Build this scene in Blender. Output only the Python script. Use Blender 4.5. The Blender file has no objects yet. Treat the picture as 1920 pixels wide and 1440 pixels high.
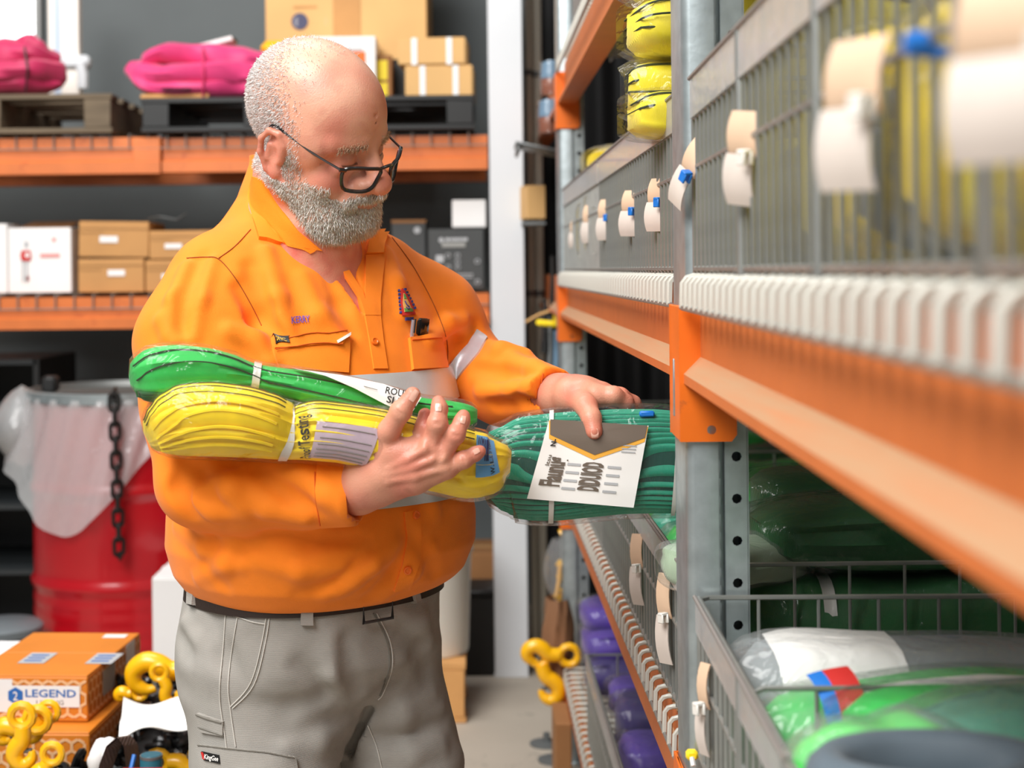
import bpy, bmesh, math, random
import numpy as np
from mathutils import Vector, Matrix, noise as mnoise
random.seed(7)
SC = bpy.context.scene
COL = SC.collection
R = math.radians
# ------------------------------------------------------------------ camera
F, CX, CY, CAMZ, ROLL = 2900.0, 900.0, 505.0, 1.40, R(0.6)
_c, _s = math.cos(ROLL), math.sin(ROLL)
cam = bpy.data.cameras.new('camera')
cam.sensor_width = 36.0
cam.lens = F / 1920 * 36
cam.shift_x = (960 - CX) / 1920
cam.shift_y = -(720 - CY) / 1920
cam.clip_start = 0.02
cam.dof.use_dof = True
cam.dof.focus_distance = 2.12
cam.dof.aperture_fstop = 4.4
camo = bpy.data.objects.new('camera', cam)
camo.matrix_world = Matrix(((_c, _s, 0, 0), (0, 0, -1, 0), (-_s, _c, 0, CAMZ), (0, 0, 0, 1)))
COL.objects.link(camo)
SC.camera = camo
# ------------------------------------------------------------------ light
SC.view_settings.view_transform = 'Standard'
SC.view_settings.look = 'None'
SC.view_settings.exposure = 0.22
SC.view_settings.gamma = 1.0
SC.view_settings.use_curve_mapping = False
W = bpy.data.worlds.new('daylight'); SC.world = W
W.use_nodes = True
W.node_tree.nodes['Background'].inputs[0].default_value = (0.93, 0.97, 1.0, 1)
W.node_tree.nodes['Background'].inputs[1].default_value = 0.13
def area(name, loc, target, sx, sy, power, col=(1, 1, 1)):
    l = bpy.data.lights.new(name, 'AREA'); l.shape = 'RECTANGLE'; l.size = sx; l.size_y = sy
    l.energy = power; l.color = col
    o = bpy.data.objects.new(name, l); o.location = loc
    o.rotation_euler = (Vector(target) - Vector(loc)).to_track_quat('-Z', 'Y').to_euler()
    COL.objects.link(o); return o
area('overhead_skylight_key', (-1.95, 0.3, 4.5), (-0.3, 2.6, 0.9), 2.4, 2.0, 195, (1, .98, .95))  # key lamp as an unseen overhead skylight, steep from the left
area('front_fill', (-1.9, -1.7, 4.0), (-0.4, 2.6, 1.0), 2.4, 1.6, 120, (1, 1, 1))  # added fill lamp high behind the camera, no door there
area('rear_fill', (-1.5, 3.6, 4.4), (-1.2, 5.4, 1.0), 3.0, 1.2, 95, (1, .98, .96))  # added fill lamp that brightens the rear shelving, column and floor
# ------------------------------------------------------------------ maths helpers
def P(px, py, Y):
    dx = px - CX; dy = py - CY
    u = dx * _c - dy * _s; v = dx * _s + dy * _c
    return Vector((u / F * Y, Y, CAMZ - v / F * Y))
def lerp(a, b, t): return a + (b - a) * t
def lin(c):
    c = c / 255.0
    return c / 12.92 if c <= 0.04045 else ((c + 0.055) / 1.055) ** 2.4
def rgb(r, g, b): return (lin(r), lin(g), lin(b), 1)
# ------------------------------------------------------------------ materials
MATS = {}
def mat(name, col, rough=.5, metal=0., var=0., vscale=8., bump=0., bscale=60., spec=.5, coat=0., stretch=None,
        trans=0., alpha=1., emit=None, sheen=0., sss=0., wave=None, attr=None, dirt=None):
    if name in MATS: return MATS[name]
    m = bpy.data.materials.new(name); m.use_nodes = True
    nt = m.node_tree; N = nt.nodes; L = nt.links
    b = N['Principled BSDF']
    c = rgb(*col)
    b.inputs['Base Color'].default_value = c
    b.inputs['Roughness'].default_value = rough
    b.inputs['Metallic'].default_value = metal
    b.inputs['Specular IOR Level'].default_value = spec
    b.inputs['Coat Weight'].default_value = coat
    b.inputs['Coat Roughness'].default_value = .12
    b.inputs['Transmission Weight'].default_value = trans
    b.inputs['Alpha'].default_value = alpha
    b.inputs['Sheen Weight'].default_value = sheen
    if sss:
        b.inputs['Subsurface Weight'].default_value = sss
        b.inputs['Subsurface Radius'].default_value = (.012, .004, .002)
        b.inputs['Subsurface Scale'].default_value = .6
    if emit:
        b.inputs['Emission Color'].default_value = rgb(*emit[0]); b.inputs['Emission Strength'].default_value = emit[1]
    tc = N.new('ShaderNodeTexCoord'); co = tc.outputs['Object']
    if stretch:
        mp = N.new('ShaderNodeMapping'); mp.inputs['Scale'].default_value = stretch
        L.new(co, mp.inputs[0]); co = mp.outputs[0]
    src = None
    if attr:
        a = N.new('ShaderNodeAttribute'); a.attribute_name = attr; src = a.outputs['Color']
    if var:
        n = N.new('ShaderNodeTexNoise'); n.inputs['Scale'].default_value = vscale; n.inputs['Detail'].default_value = 5
        L.new(co, n.inputs['Vector'])
        mr = N.new('ShaderNodeMapRange'); mr.inputs[1].default_value = .25; mr.inputs[2].default_value = .75
        mr.inputs[3].default_value = 1 - var; mr.inputs[4].default_value = 1 + var
        L.new(n.outputs['Fac'], mr.inputs[0])
        mx = N.new('ShaderNodeMix'); mx.data_type = 'RGBA'; mx.blend_type = 'MULTIPLY'; mx.inputs[0].default_value = 1
        mx.inputs[6].default_value = c
        if src: L.new(src, mx.inputs[6])
        L.new(mr.outputs[0], mx.inputs[7]); src = mx.outputs[2]
    if dirt:
        n = N.new('ShaderNodeTexNoise'); n.inputs['Scale'].default_value = dirt[1]; n.inputs['Detail'].default_value = 8
        n.inputs['Roughness'].default_value = .7
        L.new(co, n.inputs['Vector'])
        mr = N.new('ShaderNodeMapRange'); mr.inputs[1].default_value = dirt[2]; mr.inputs[2].default_value = dirt[2] + .12
        L.new(n.outputs['Fac'], mr.inputs[0])
        mx = N.new('ShaderNodeMix'); mx.data_type = 'RGBA'
        mx.inputs[6].default_value = c
        if src: L.new(src, mx.inputs[6])
        mx.inputs[7].default_value = rgb(*dirt[0]); L.new(mr.outputs[0], mx.inputs[0]); src = mx.outputs[2]
    if src: L.new(src, b.inputs['Base Color'])
    if bump or wave:
        bn = N.new('ShaderNodeBump'); bn.inputs['Distance'].default_value = .002
        if wave:
            wv = N.new('ShaderNodeTexWave'); wv.wave_type = 'BANDS'; wv.bands_direction = wave[2] if len(wave) > 2 else 'Z'
            wv.inputs['Scale'].default_value = wave[0]; wv.inputs['Distortion'].default_value = 1.5
            wv.inputs['Detail'].default_value = 1
            L.new(co, wv.inputs['Vector']); bn.inputs['Strength'].default_value = wave[1]
            L.new(wv.outputs['Fac'], bn.inputs['Height'])
        else:
            n2 = N.new('ShaderNodeTexNoise'); n2.inputs['Scale'].default_value = bscale; n2.inputs['Detail'].default_value = 4
            L.new(co, n2.inputs['Vector']); bn.inputs['Strength'].default_value = bump
            L.new(n2.outputs['Fac'], bn.inputs['Height'])
        L.new(bn.outputs[0], b.inputs['Normal'])
    MATS[name] = m
    return m
def plastic_film(name, tint=(1, 1, 1), haze=.06, gloss=.5, scale=30, strength=.6):
    """thin clear wrap: mostly see-through, a glossy crinkled film"""
    if name in MATS: return MATS[name]
    m = bpy.data.materials.new(name); m.use_nodes = True; nt = m.node_tree; N = nt.nodes; L = nt.links
    N.remove(N['Principled BSDF']); out = N['Material Output']
    tr = N.new('ShaderNodeBsdfTransparent'); tr.inputs[0].default_value = (*tint, 1)
    gl = N.new('ShaderNodeBsdfGlossy'); gl.inputs['Roughness'].default_value = .13
    df = N.new('ShaderNodeBsdfDiffuse'); df.inputs[0].default_value = (.9, .9, .9, 1)
    tc = N.new('ShaderNodeTexCoord'); ns = N.new('ShaderNodeTexNoise'); ns.inputs['Scale'].default_value = scale
    ns.inputs['Detail'].default_value = 3; ns.inputs['Distortion'].default_value = 1.2
    L.new(tc.outputs['Object'], ns.inputs['Vector'])
    bn = N.new('ShaderNodeBump'); bn.inputs['Strength'].default_value = strength; bn.inputs['Distance'].default_value = .01
    L.new(ns.outputs['Fac'], bn.inputs['Height']); L.new(bn.outputs[0], gl.inputs['Normal'])
    fr = N.new('ShaderNodeFresnel'); fr.inputs['IOR'].default_value = 1.45; L.new(bn.outputs[0], fr.inputs['Normal'])
    mu = N.new('ShaderNodeMath'); mu.operation = 'MULTIPLY'; mu.inputs[1].default_value = gloss * 2
    L.new(fr.outputs[0], mu.inputs[0]); mu.use_clamp = True
    mn = N.new('ShaderNodeMath'); mn.operation = 'MINIMUM'; mn.inputs[1].default_value = .32; L.new(mu.outputs[0], mn.inputs[0]); mu = mn
    m1 = N.new('ShaderNodeMixShader'); m1.inputs[0].default_value = haze
    L.new(tr.outputs[0], m1.inputs[1]); L.new(df.outputs[0], m1.inputs[2])
    m2 = N.new('ShaderNodeMixShader'); L.new(mu.outputs[0], m2.inputs[0])
    L.new(m1.outputs[0], m2.inputs[1]); L.new(gl.outputs[0], m2.inputs[2])
    L.new(m2.outputs[0], out.inputs[0]); MATS[name] = m
    return m
# ------------------------------------------------------------------ mesh builder
class MB:
    def __init__(s): s.v = []; s.f = []
    def add(s, vs, fs):
        o = len(s.v); s.v += [tuple(x) for x in vs]; s.f += [tuple(i + o for i in f) for f in fs]; return s
    def box(s, c, d, bev=0., rot=None):
        c = Vector(c); hx, hy, hz = d[0] / 2, d[1] / 2, d[2] / 2
        if bev <= 0:
            vs = [Vector((x, y, z)) for x in (-hx, hx) for y in (-hy, hy) for z in (-hz, hz)]
            fs = [(0, 1, 3, 2), (4, 6, 7, 5), (0, 4, 5, 1), (2, 3, 7, 6), (0, 2, 6, 4), (1, 5, 7, 3)]
        else:
            bev = min(bev, hx * .9, hy * .9, hz * .9)
            vs = []; idx = {}
            for sx in (-1, 1):
                for sy in (-1, 1):
                    for sz in (-1, 1):
                        for a in range(3):
                            p = [sx * hx, sy * hy, sz * hz]
                            for k in range(3):
                                if k != a: p[k] -= (sx, sy, sz)[k] * bev
                            idx[(sx, sy, sz, a)] = len(vs); vs.append(Vector(p))
            fs = []
            for a in range(3):
                b_, c_ = (a + 1) % 3, (a + 2) % 3
                for sg in (-1, 1):
                    q = []
                    for (p_, r_) in ((-1, -1), (1, -1), (1, 1), (-1, 1)):
                        k = [0, 0, 0]; k[a] = sg; k[b_] = p_; k[c_] = r_; q.append(idx[(*k, a)])
                    fs.append(tuple(q if sg > 0 else q[::-1]))
            for a in range(3):
                b_, c_ = (a + 1) % 3, (a + 2) % 3
                for p_ in (-1, 1):
                    for r_ in (-1, 1):
                        k0 = [0, 0, 0]; k1 = [0, 0, 0]; k0[a] = -1; k1[a] = 1
                        for k in (k0, k1): k[b_] = p_; k[c_] = r_
                        q = [idx[(*k0, b_)], idx[(*k1, b_)], idx[(*k1, c_)], idx[(*k0, c_)]]
                        fs.append(tuple(q if p_ * r_ < 0 else q[::-1]))
            for sx in (-1, 1):
                for sy in (-1, 1):
                    for sz in (-1, 1):
                        q = [idx[(sx, sy, sz, a)] for a in range(3)]
                        fs.append(tuple(q if sx * sy * sz > 0 else q[::-1]))
        if rot is not None: vs = [rot @ v for v in vs]
        return s.add([v + c for v in vs], fs)
    def tube(s, path, r, n=8, closed=False, cap=True):
        path = [Vector(p) for p in path]; m = len(path)
        rs = r if isinstance(r, (list, tuple)) else [r] * m
        tang = []
        for i in range(m):
            a = path[(i - 1) % m] if (closed or i > 0) else path[i]
            b = path[(i + 1) % m] if (closed or i < m - 1) else path[i]
            t = b - a; tang.append(t.normalized() if t.length > 1e-9 else Vector((0, 0, 1)))
        ref = Vector((0, 0, 1)) if abs(tang[0].z) < .9 else Vector((1, 0, 0))
        nrm = (ref - tang[0] * ref.dot(tang[0])).normalized()
        vs = []
        for i in range(m):
            nrm = (nrm - tang[i] * nrm.dot(tang[i])).normalized(); bn = tang[i].cross(nrm)
            for k in range(n):
                a = 2 * math.pi * k / n
                vs.append(path[i] + (nrm * math.cos(a) + bn * math.sin(a)) * rs[i])
        fs = []
        for i in range(m if closed else m - 1):
            j = (i + 1) % m
            for k in range(n):
                l = (k + 1) % n
                fs.append((i * n + k, i * n + l, j * n + l, j * n + k))
        if cap and not closed:
            fs.append(tuple(range(n))[::-1]); fs.append(tuple((m - 1) * n + k for k in range(n)))
        return s.add(vs, fs)
    def lathe(s, prof, c=(0, 0, 0), n=32, axis=None, cap=True):
        c = Vector(c); m = len(prof); vs = []
        for (r, z) in prof:
            for k in range(n):
                a = 2 * math.pi * k / n; v = Vector((r * math.cos(a), r * math.sin(a), z))
                if axis is not None: v = axis @ v
                vs.append(c + v)
        fs = [(i * n + k, i * n + (k + 1) % n, (i + 1) * n + (k + 1) % n, (i + 1) * n + k) for i in range(m - 1) for k in range(n)]
        if cap: fs.append(tuple(range(n))[::-1]); fs.append(tuple((m - 1) * n + k for k in range(n)))
        return s.add(vs, fs)
    def prism(s, poly, fn, a, b):
        """poly 2d points; fn(p,q,t)->3d; extrude t from a to b"""
        n = len(poly)
        vs = [Vector(fn(p, q, a)) for p, q in poly] + [Vector(fn(p, q, b)) for p, q in poly]
        fs = [(i, (i + 1) % n, n + (i + 1) % n, n + i) for i in range(n)] + [tuple(range(n))[::-1], tuple(range(n, 2 * n))]
        return s.add(vs, fs)
    def grid(s, fn, nu, nv, wu=False, wv=False):
        """fn(i/nu, j/nv)"""
        cu = nu if wu else nu + 1; cv = nv if wv else nv + 1
        vs = [fn(i / nu, j / nv) for i in range(cu) for j in range(cv)]
        fs = []
        for i in range(nu):
            for j in range(nv):
                a, b = i, (i + 1) % cu; c, d = j, (j + 1) % cv
                fs.append((a * cv + c, b * cv + c, b * cv + d, a * cv + d))
        return s.add(vs, fs)
    def xform(s, fn): s.v = [tuple(fn(Vector(v))) for v in s.v]; return s
ORG = {}
def obj(name, mb, m, parent=None, origin=None, smooth=40, flip_fix=True):
    if isinstance(mb, MB): V, Fc = mb.v, mb.f
    else: V, Fc = mb
    V = np.asarray(V, dtype=float)
    if parent is not None: org = ORG[parent.name]
    elif origin is not None: org = Vector(origin)
    else:
        mn, mx = V.min(0), V.max(0); org = Vector(((mn[0] + mx[0]) / 2, (mn[1] + mx[1]) / 2, mn[2]))
    me = bpy.data.meshes.new(name)
    me.from_pydata((V - np.array(org)).tolist(), [], Fc if isinstance(Fc, list) else Fc.tolist())
    me.update()
    if flip_fix:
        bm = bmesh.new(); bm.from_mesh(me); bmesh.ops.recalc_face_normals(bm, faces=bm.faces); bm.to_mesh(me); bm.free()
    if smooth:
        me.polygons.foreach_set('use_smooth', [True] * len(me.polygons))
        if smooth < 180: me.set_sharp_from_angle(angle=R(smooth))
    if m is not None: me.materials.append(m)
    o = bpy.data.objects.new(name, me); COL.objects.link(o)
    if parent is not None: o.parent = parent
    else: o.location = org
    ORG[o.name] = org
    return o
def empty(name, loc, label, cat, group=None, kind=None):
    o = bpy.data.objects.new(name, None); o.empty_display_size = .05; COL.objects.link(o); o.location = loc
    ORG[o.name] = Vector(loc); return tag(o, label, cat, group, kind)
def tag(o, label=None, cat=None, group=None, kind=None):
    if label: o['label'] = label
    if cat: o['category'] = cat
    if group: o['group'] = group
    if kind: o['kind'] = kind
    return o
def struct(name, mb, m, label=None, smooth=0):
    o = obj(name, mb, m, smooth=smooth); o['kind'] = 'structure'
    if label: o['label'] = label
    return o
def inst(name, me, parent, loc, rot=None, m=None):
    """object sharing mesh data; loc is world"""
    o = bpy.data.objects.new(name, me); COL.objects.link(o); o.parent = parent
    o.location = Vector(loc) - ORG[parent.name]
    if rot is not None: o.rotation_euler = rot
    ORG[o.name] = Vector(loc); return o
def textgeo(txt, bold=0.0):
    """flat glyph mesh, height of capitals ~1, starts at x=0; returns verts (x,y), faces, width"""
    cu = bpy.data.curves.new('t', 'FONT'); cu.body = txt; cu.size = 1.39; cu.resolution_u = 2; cu.offset = bold
    to = bpy.data.objects.new('t', cu); COL.objects.link(to)
    dg = bpy.context.evaluated_depsgraph_get(); dg.update()
    me = to.evaluated_get(dg).to_mesh()
    bm = bmesh.new(); bm.from_mesh(me)
    bmesh.ops.triangulate(bm, faces=bm.faces)
    long = [e for e in bm.edges if e.calc_length() > .25]
    if long: bmesh.ops.subdivide_edges(bm, edges=long, cuts=1); bmesh.ops.triangulate(bm, faces=bm.faces)
    vs = [(v.co.x, v.co.y) for v in bm.verts]; fs = [tuple(v.index for v in f.verts) for f in bm.faces]
    bm.free(); to.evaluated_get(dg).to_mesh_clear(); bpy.data.objects.remove(to); bpy.data.curves.remove(cu)
    x0 = min(v[0] for v in vs); w = max(v[0] for v in vs) - x0
    return [(v[0] - x0, v[1]) for v in vs], fs, w
def lettering(txt, m, parent, o, ux, uy, h, fit=None, bold=0., name='lettering', nrm=None, off=.0006):
    """text on a plane: o = lower-left corner (world), ux/uy unit directions, h = capital height, fit = total width"""
    vs, fs, w = textgeo(txt, bold); o = Vector(o); ux = Vector(ux).normalized(); uy = Vector(uy).normalized()
    n = (Vector(nrm) if nrm is not None else ux.cross(uy)).normalized() * off
    sx = (fit / w) if fit else h
    return obj(name, ([o + ux * (x * sx) + uy * (y * h) + n for x, y in vs], fs), m, parent, smooth=0, flip_fix=False)
def decal(m, parent, o, ux, uy, w, h, name='printed_panel', off=.0004, t=.0004):
    o = Vector(o); ux = Vector(ux).normalized(); uy = Vector(uy).normalized(); n = ux.cross(uy).normalized()
    q = [o, o + ux * w, o + ux * w + uy * h, o + uy * h]
    return obj(name, ([p + n * off for p in q] + [p + n * (off + t) for p in q], [(4, 5, 6, 7), (0, 1, 5, 4), (1, 2, 6, 5), (2, 3, 7, 6), (3, 0, 4, 7)]), m, parent, smooth=0)
# ================================================================== STRUCTURE
m_floor = mat('concrete_floor', (176, 166, 152), .75, var=.12, vscale=2.2, bump=.15, bscale=40, dirt=((120, 112, 104), 6, .62))
m_wall = mat('dark_wall_paint', (94, 100, 101), .7, var=.12, vscale=1.6)
m_wallr = mat('shade_dark_wall', (34, 35, 35), .8, var=.1, vscale=2)  # near-black tone puts shade into the wall so the rack interior reads dark
struct('floor', MB().box((-1.72, 2.6, -.05), (5.56, 9.4, .1)), m_floor, 'worn beige concrete floor')
struct('wall_right', MB().box((1.0, 2.6, 1.9), (.12, 9.4, 3.8)), m_wallr, 'dark wall behind the right hand racking')
WY = 6.45
# back wall built round the window opening
wx0, wx1 = P(-120, 0, WY).x, P(82, 0, WY).x
wz0, wz1 = P(40, 92, WY).z, 3.1
bw = MB()
bw.box(((-4.5 + wx0) / 2, WY + .06, 1.9), (wx0 + 4.5, .12, 3.8))
bw.box(((wx1 + 1.06) / 2, WY + .06, 1.9), (1.06 - wx1, .12, 3.8))
bw.box(((wx0 + wx1) / 2, WY + .06, wz0 / 2), (wx1 - wx0, .12, wz0))
bw.box(((wx0 + wx1) / 2, WY + .06, (wz1 + 3.8) / 2), (wx1 - wx0, .12, 3.8 - wz1))
struct('wall_back', bw, m_wall, 'dark grey painted back wall')
m_alu = mat('window_aluminium', (120, 120, 118), .4, .6)
win = MB()
win.box((wx0 + .012, WY, (wz0 + wz1) / 2), (.024, .1, wz1 - wz0)); win.box((wx1 - .012, WY, (wz0 + wz1) / 2), (.024, .1, wz1 - wz0))
win.box(((wx0 + wx1) / 2, WY, wz0 + .012), (wx1 - wx0, .1, .024)); win.box(((wx0 + wx1) / 2, WY, wz1 - .012), (wx1 - wx0, .1, .024))
wo = struct('window_1', win, m_alu, 'bright window in the back wall')
obj('pane', MB().box(((wx0 + wx1) / 2, WY + .03, (wz0 + wz1) / 2), (wx1 - wx0, .006, wz1 - wz0)), mat('daylit_pane', (255, 255, 255), .3, emit=((255, 255, 255), 2.2)), wo)
# white steel column with its base plate
m_white = mat('white_steel_paint', (216, 219, 222), .45, var=.03, vscale=3)
c0, c1 = P(921, 600, 5.3), P(987, 600, 5.3)
cm = MB()
xa, xb = c0.x, c1.x - .005
cm.box(((xa + xb) / 2, 5.305, 1.9), (xb - xa, .012, 3.8), .002)
cm.box(((xa + xb) / 2, 5.42, 1.9), (.012, .22, 3.8))
cm.box(((xa + xb) / 2, 5.535, 1.9), (xb - xa, .012, 3.8), .002)
col = tag(obj('steel_column', cm, m_white), 'white painted steel column standing between the rear shelving and right rack', 'column')
obj('base_plate', MB().box(((xa + xb) / 2, 5.43, .005), (xb - xa + .004, .26, .01), .002), m_white, col)
m_cream = mat('cream_pipe_plastic', (222, 216, 200), .4)
for i, (px, r, Yp) in enumerate(((996, .011, 5.6), (1011, .019, 5.66))):
    q = P(px, 600, Yp)
    t = obj('wall_pipe', MB().tube([(q.x, Yp, 0.0), (q.x, Yp, 1.2), (q.x, Yp, 3.8)], r, 12), m_cream, origin=(q.x, Yp, 0))
    tag(t, ('thin cream conduit pipe right beside the white column', 'thicker cream downpipe second from the white column')[i], 'pipe')
    for z in (.5, 1.3, 2.1): obj('pipe_clip', MB().lathe([(r + .004, z), (r + .004, z + .02)], (q.x, Yp, 0), 12), m_alu, t)

# ================================================================== RIGHT HAND RACK
m_or = mat('rack_orange_paint', (228, 108, 22), .42, var=.1, vscale=14, bump=.08, bscale=120, dirt=((186, 92, 40), 22, .6))
def dusty(name, base, dust, lo=.25, hi=.7):
    m = mat(name, base, .5, var=.08, vscale=14); nt = m.node_tree; N = nt.nodes; L = nt.links
    b = N['Principled BSDF']; old = b.inputs['Base Color'].links[0].from_socket
    g = N.new('ShaderNodeNewGeometry'); sp = N.new('ShaderNodeSeparateXYZ'); L.new(g.outputs['Normal'], sp.inputs[0])
    mr = N.new('ShaderNodeMapRange'); mr.inputs[1].default_value = lo; mr.inputs[2].default_value = hi; L.new(sp.outputs[2], mr.inputs[0])
    n = N.new('ShaderNodeTexNoise'); n.inputs['Scale'].default_value = 9; n.inputs['Detail'].default_value = 6
    mu = N.new('ShaderNodeMath'); mu.operation = 'MULTIPLY'; L.new(mr.outputs[0], mu.inputs[0])
    m2 = N.new('ShaderNodeMapRange'); m2.inputs[1].default_value = .2; m2.inputs[2].default_value = .6; m2.inputs[3].default_value = .6; m2.inputs[4].default_value = 1
    L.new(n.outputs['Fac'], m2.inputs[0]); L.new(m2.outputs[0], mu.inputs[1])
    mx = N.new('ShaderNodeMix'); mx.data_type = 'RGBA'; L.new(old, mx.inputs[6]); mx.inputs[7].default_value = rgb(*dust)
    L.new(mu.outputs[0], mx.inputs[0]); L.new(mx.outputs[2], b.inputs['Base Color']); return m
m_beam = dusty('dusty_beam_paint', (200, 108, 52), (178, 138, 102))
m_galv = mat('galvanised_steel', (176, 186, 188), .38, .75, var=.16, vscale=38, bump=.1, bscale=80)
m_wirew = mat('zinc_white_wire', (198, 196, 186), .4, .1, var=.06, vscale=20)
m_wire = mat('zinc_basket_wire', (158, 160, 156), .38, .65, var=.12, vscale=30)
m_dark = mat('black_void_paint', (14, 14, 14), .8)
FA, NA = -.0069, .0207
def BT(a):
    sa, ca = math.sin(a), math.cos(a)
    return lambda u, w, z: Vector((.241 + sa * u + ca * w, 1.93 + ca * u - sa * w, z))
FB, NB = BT(FA), BT(NA)
rack = empty('pallet_rack', (.26, 2.0, 0), 'orange and galvanised pallet rack running along the right side', 'rack')
def bm_t(B, mb): return mb.xform(lambda v: B(v.y, v.x, v.z))      # local x=w, y=u
def upright(B, u0, u1, ztop=2.7):
    mb = MB(); d = .0022
    def plate(w0, w1, ua, ub): mb.box(((w0 + w1) / 2, (ua + ub) / 2, ztop / 2), (max(w1 - w0, d), max(ub - ua, d), ztop))
    # front face, two sides, returns
    f = [(0, u1 - .004), (0, u0 + .012), (.003, u0 + .004), (.010, u0), (.040, u0)]
    poly = f + [(.040, u0 + d), (.011, u0 + d), (.005, u0 + .006), (d, u0 + .013), (d, u1 - .004)]
    mb.prism(poly, lambda p, q, t: (p, q, t), 0, ztop)
    plate(0, .04, u1 - d, u1)
    plate(.038, .040, u0, u0 + .018); plate(.040, .047, u0 + .016, u0 + .018)
    o = obj('upright', bm_t(B, mb), m_galv, rack, smooth=50)
    fl = MB(); w0, w1, uc = .047, .073, u0 + .002
    z = .0; hr = .0062
    while z < ztop - .04:
        zc = z + .025; out = []; inn = []
        for k in range(8):
            a = math.pi / 4 * k; cx, cz = math.cos(a), math.sin(a); sc = 1 / max(abs(cx), abs(cz))
            out.append(((w0 + w1) / 2 + cx * sc * (w1 - w0) / 2, zc + cz * sc * .025))
            inn.append(((w0 + w1) / 2 + cx * hr, zc + cz * hr))
        vs = [(p, uc, q) for p, q in out] + [(p, uc, q) for p, q in inn] + [(p, uc + .003, q) for p, q in inn]
        fs = [(k, (k + 1) % 8, 8 + (k + 1) % 8, 8 + k) for k in range(8)] + [(8 + k, 8 + (k + 1) % 8, 16 + (k + 1) % 8, 16 + k) for k in range(8)]
        fl.add(vs, fs); z += .05
    fl.box((w1, uc + .03, ztop / 2), (d, .06, ztop)); fl.box((w0, uc + .012, ztop / 2), (d, .022, ztop))
    fl.box(((w0 + w1) / 2, uc + .06, ztop / 2), (w1 - w0, d, ztop))
    obj('punched_flange', bm_t(B, fl), m_galv, o, smooth=0)
    bp = MB().box((.05, (u0 + u1) / 2, .004), (.13, u1 - u0 + .04, .008), .002)
    obj('base_plate', bm_t(B, bp), m_galv, o)
    return o
upright(FB, -.1, -.002)
upright(FB, 2.44, 2.54)
BEAM_PROF = [(.020, -.006), (.020, -.090), (0, -.110), (0, -.121), (.052, -.121), (.052, -.006)]
SMALL_PROF = [(.016, -.006), (.016, -.040), (.003, -.050), (.003, -.084), (.050, -.084), (.050, -.006)]
def beam(B, ua, ub, z, prof, conn, big=True):
    mb = MB().prism(prof, lambda p, q, t: (p, t, z + q), ua, ub)
    o = obj('beam', bm_t(B, mb), m_beam, rack, smooth=0)
    rear = MB().box((.62, (ua + ub) / 2, z - .06), (.05, ub - ua, .11))
    obj('rear_beam', bm_t(B, rear), m_beam, rack, smooth=0)
    hz0, hz1 = (z - .19, z - .030) if big else (z - .15, z - .02)
    for uc, sd in conn:                                            # end plate: wraps the upright front and one side
        cm = MB(); t = .004
        ws = .062 if big else .05
        cm.box((-.003, uc - sd * .042, (hz0 + hz1) / 2), (t, .088, hz1 - hz0), .001)
        cm.prism([(-.005, hz0), (ws * .9, hz0), (ws, hz0 + .008), (ws, hz1), (-.005, hz1)], lambda p, q, t_: (p, t_, q), uc, uc + sd * t)
        c = obj('beam_connector', bm_t(B, cm), m_or, o, smooth=0)
        bo = MB().lathe([(.0055, 0), (.0055, .003), (.004, .0045)], (0, 0, 0), 10, Matrix.Rotation(R(90 * sd), 3, 'X'))
        obj('bolt', bo.xform(lambda v: B(uc + sd * t + v.y, ws * .52 + v.x, hz0 + .014 + v.z)), m_galv, c)
        sl = MB().box((-.0055, uc - sd * .055, (hz0 + hz1) / 2 - .02), (.002, .006, .07), .001)
        obj('locking_pin', bm_t(B, sl), m_galv, c)
    return o
for z in (1.384,):
    beam(NB, -2.6, -.105, z, BEAM_PROF, [(-.103, -1)])
beam(NB, -2.6, -.105, .815, SMALL_PROF, [(-.103, -1)], False)
beam(FB, .004, 2.436, 1.384, BEAM_PROF, [(2.436, -1), (.002, 1)])
beam(FB, .004, 2.436, .815, SMALL_PROF, [(2.436, -1), (.002, 1)], False)
beam(FB, .004, 2.436, .285, SMALL_PROF, [(2.436, -1), (.002, 1)], False)
beam(FB, .004, 2.436, 1.985, BEAM_PROF, [(2.436, -1), (.002, 1)])
for z in (1.384, 1.985): beam(FB, 2.545, 4.3, z, BEAM_PROF, [])
# brace between front and rear uprights of the far frame (rear post too)
for (B, uu) in ((FB, -.05), (FB, 2.49)):
    rp = MB().box((.64, uu, 1.35), (.07, .09, 2.7)); obj('rear_post', bm_t(B, rp), m_galv, rack, smooth=0)
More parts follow.
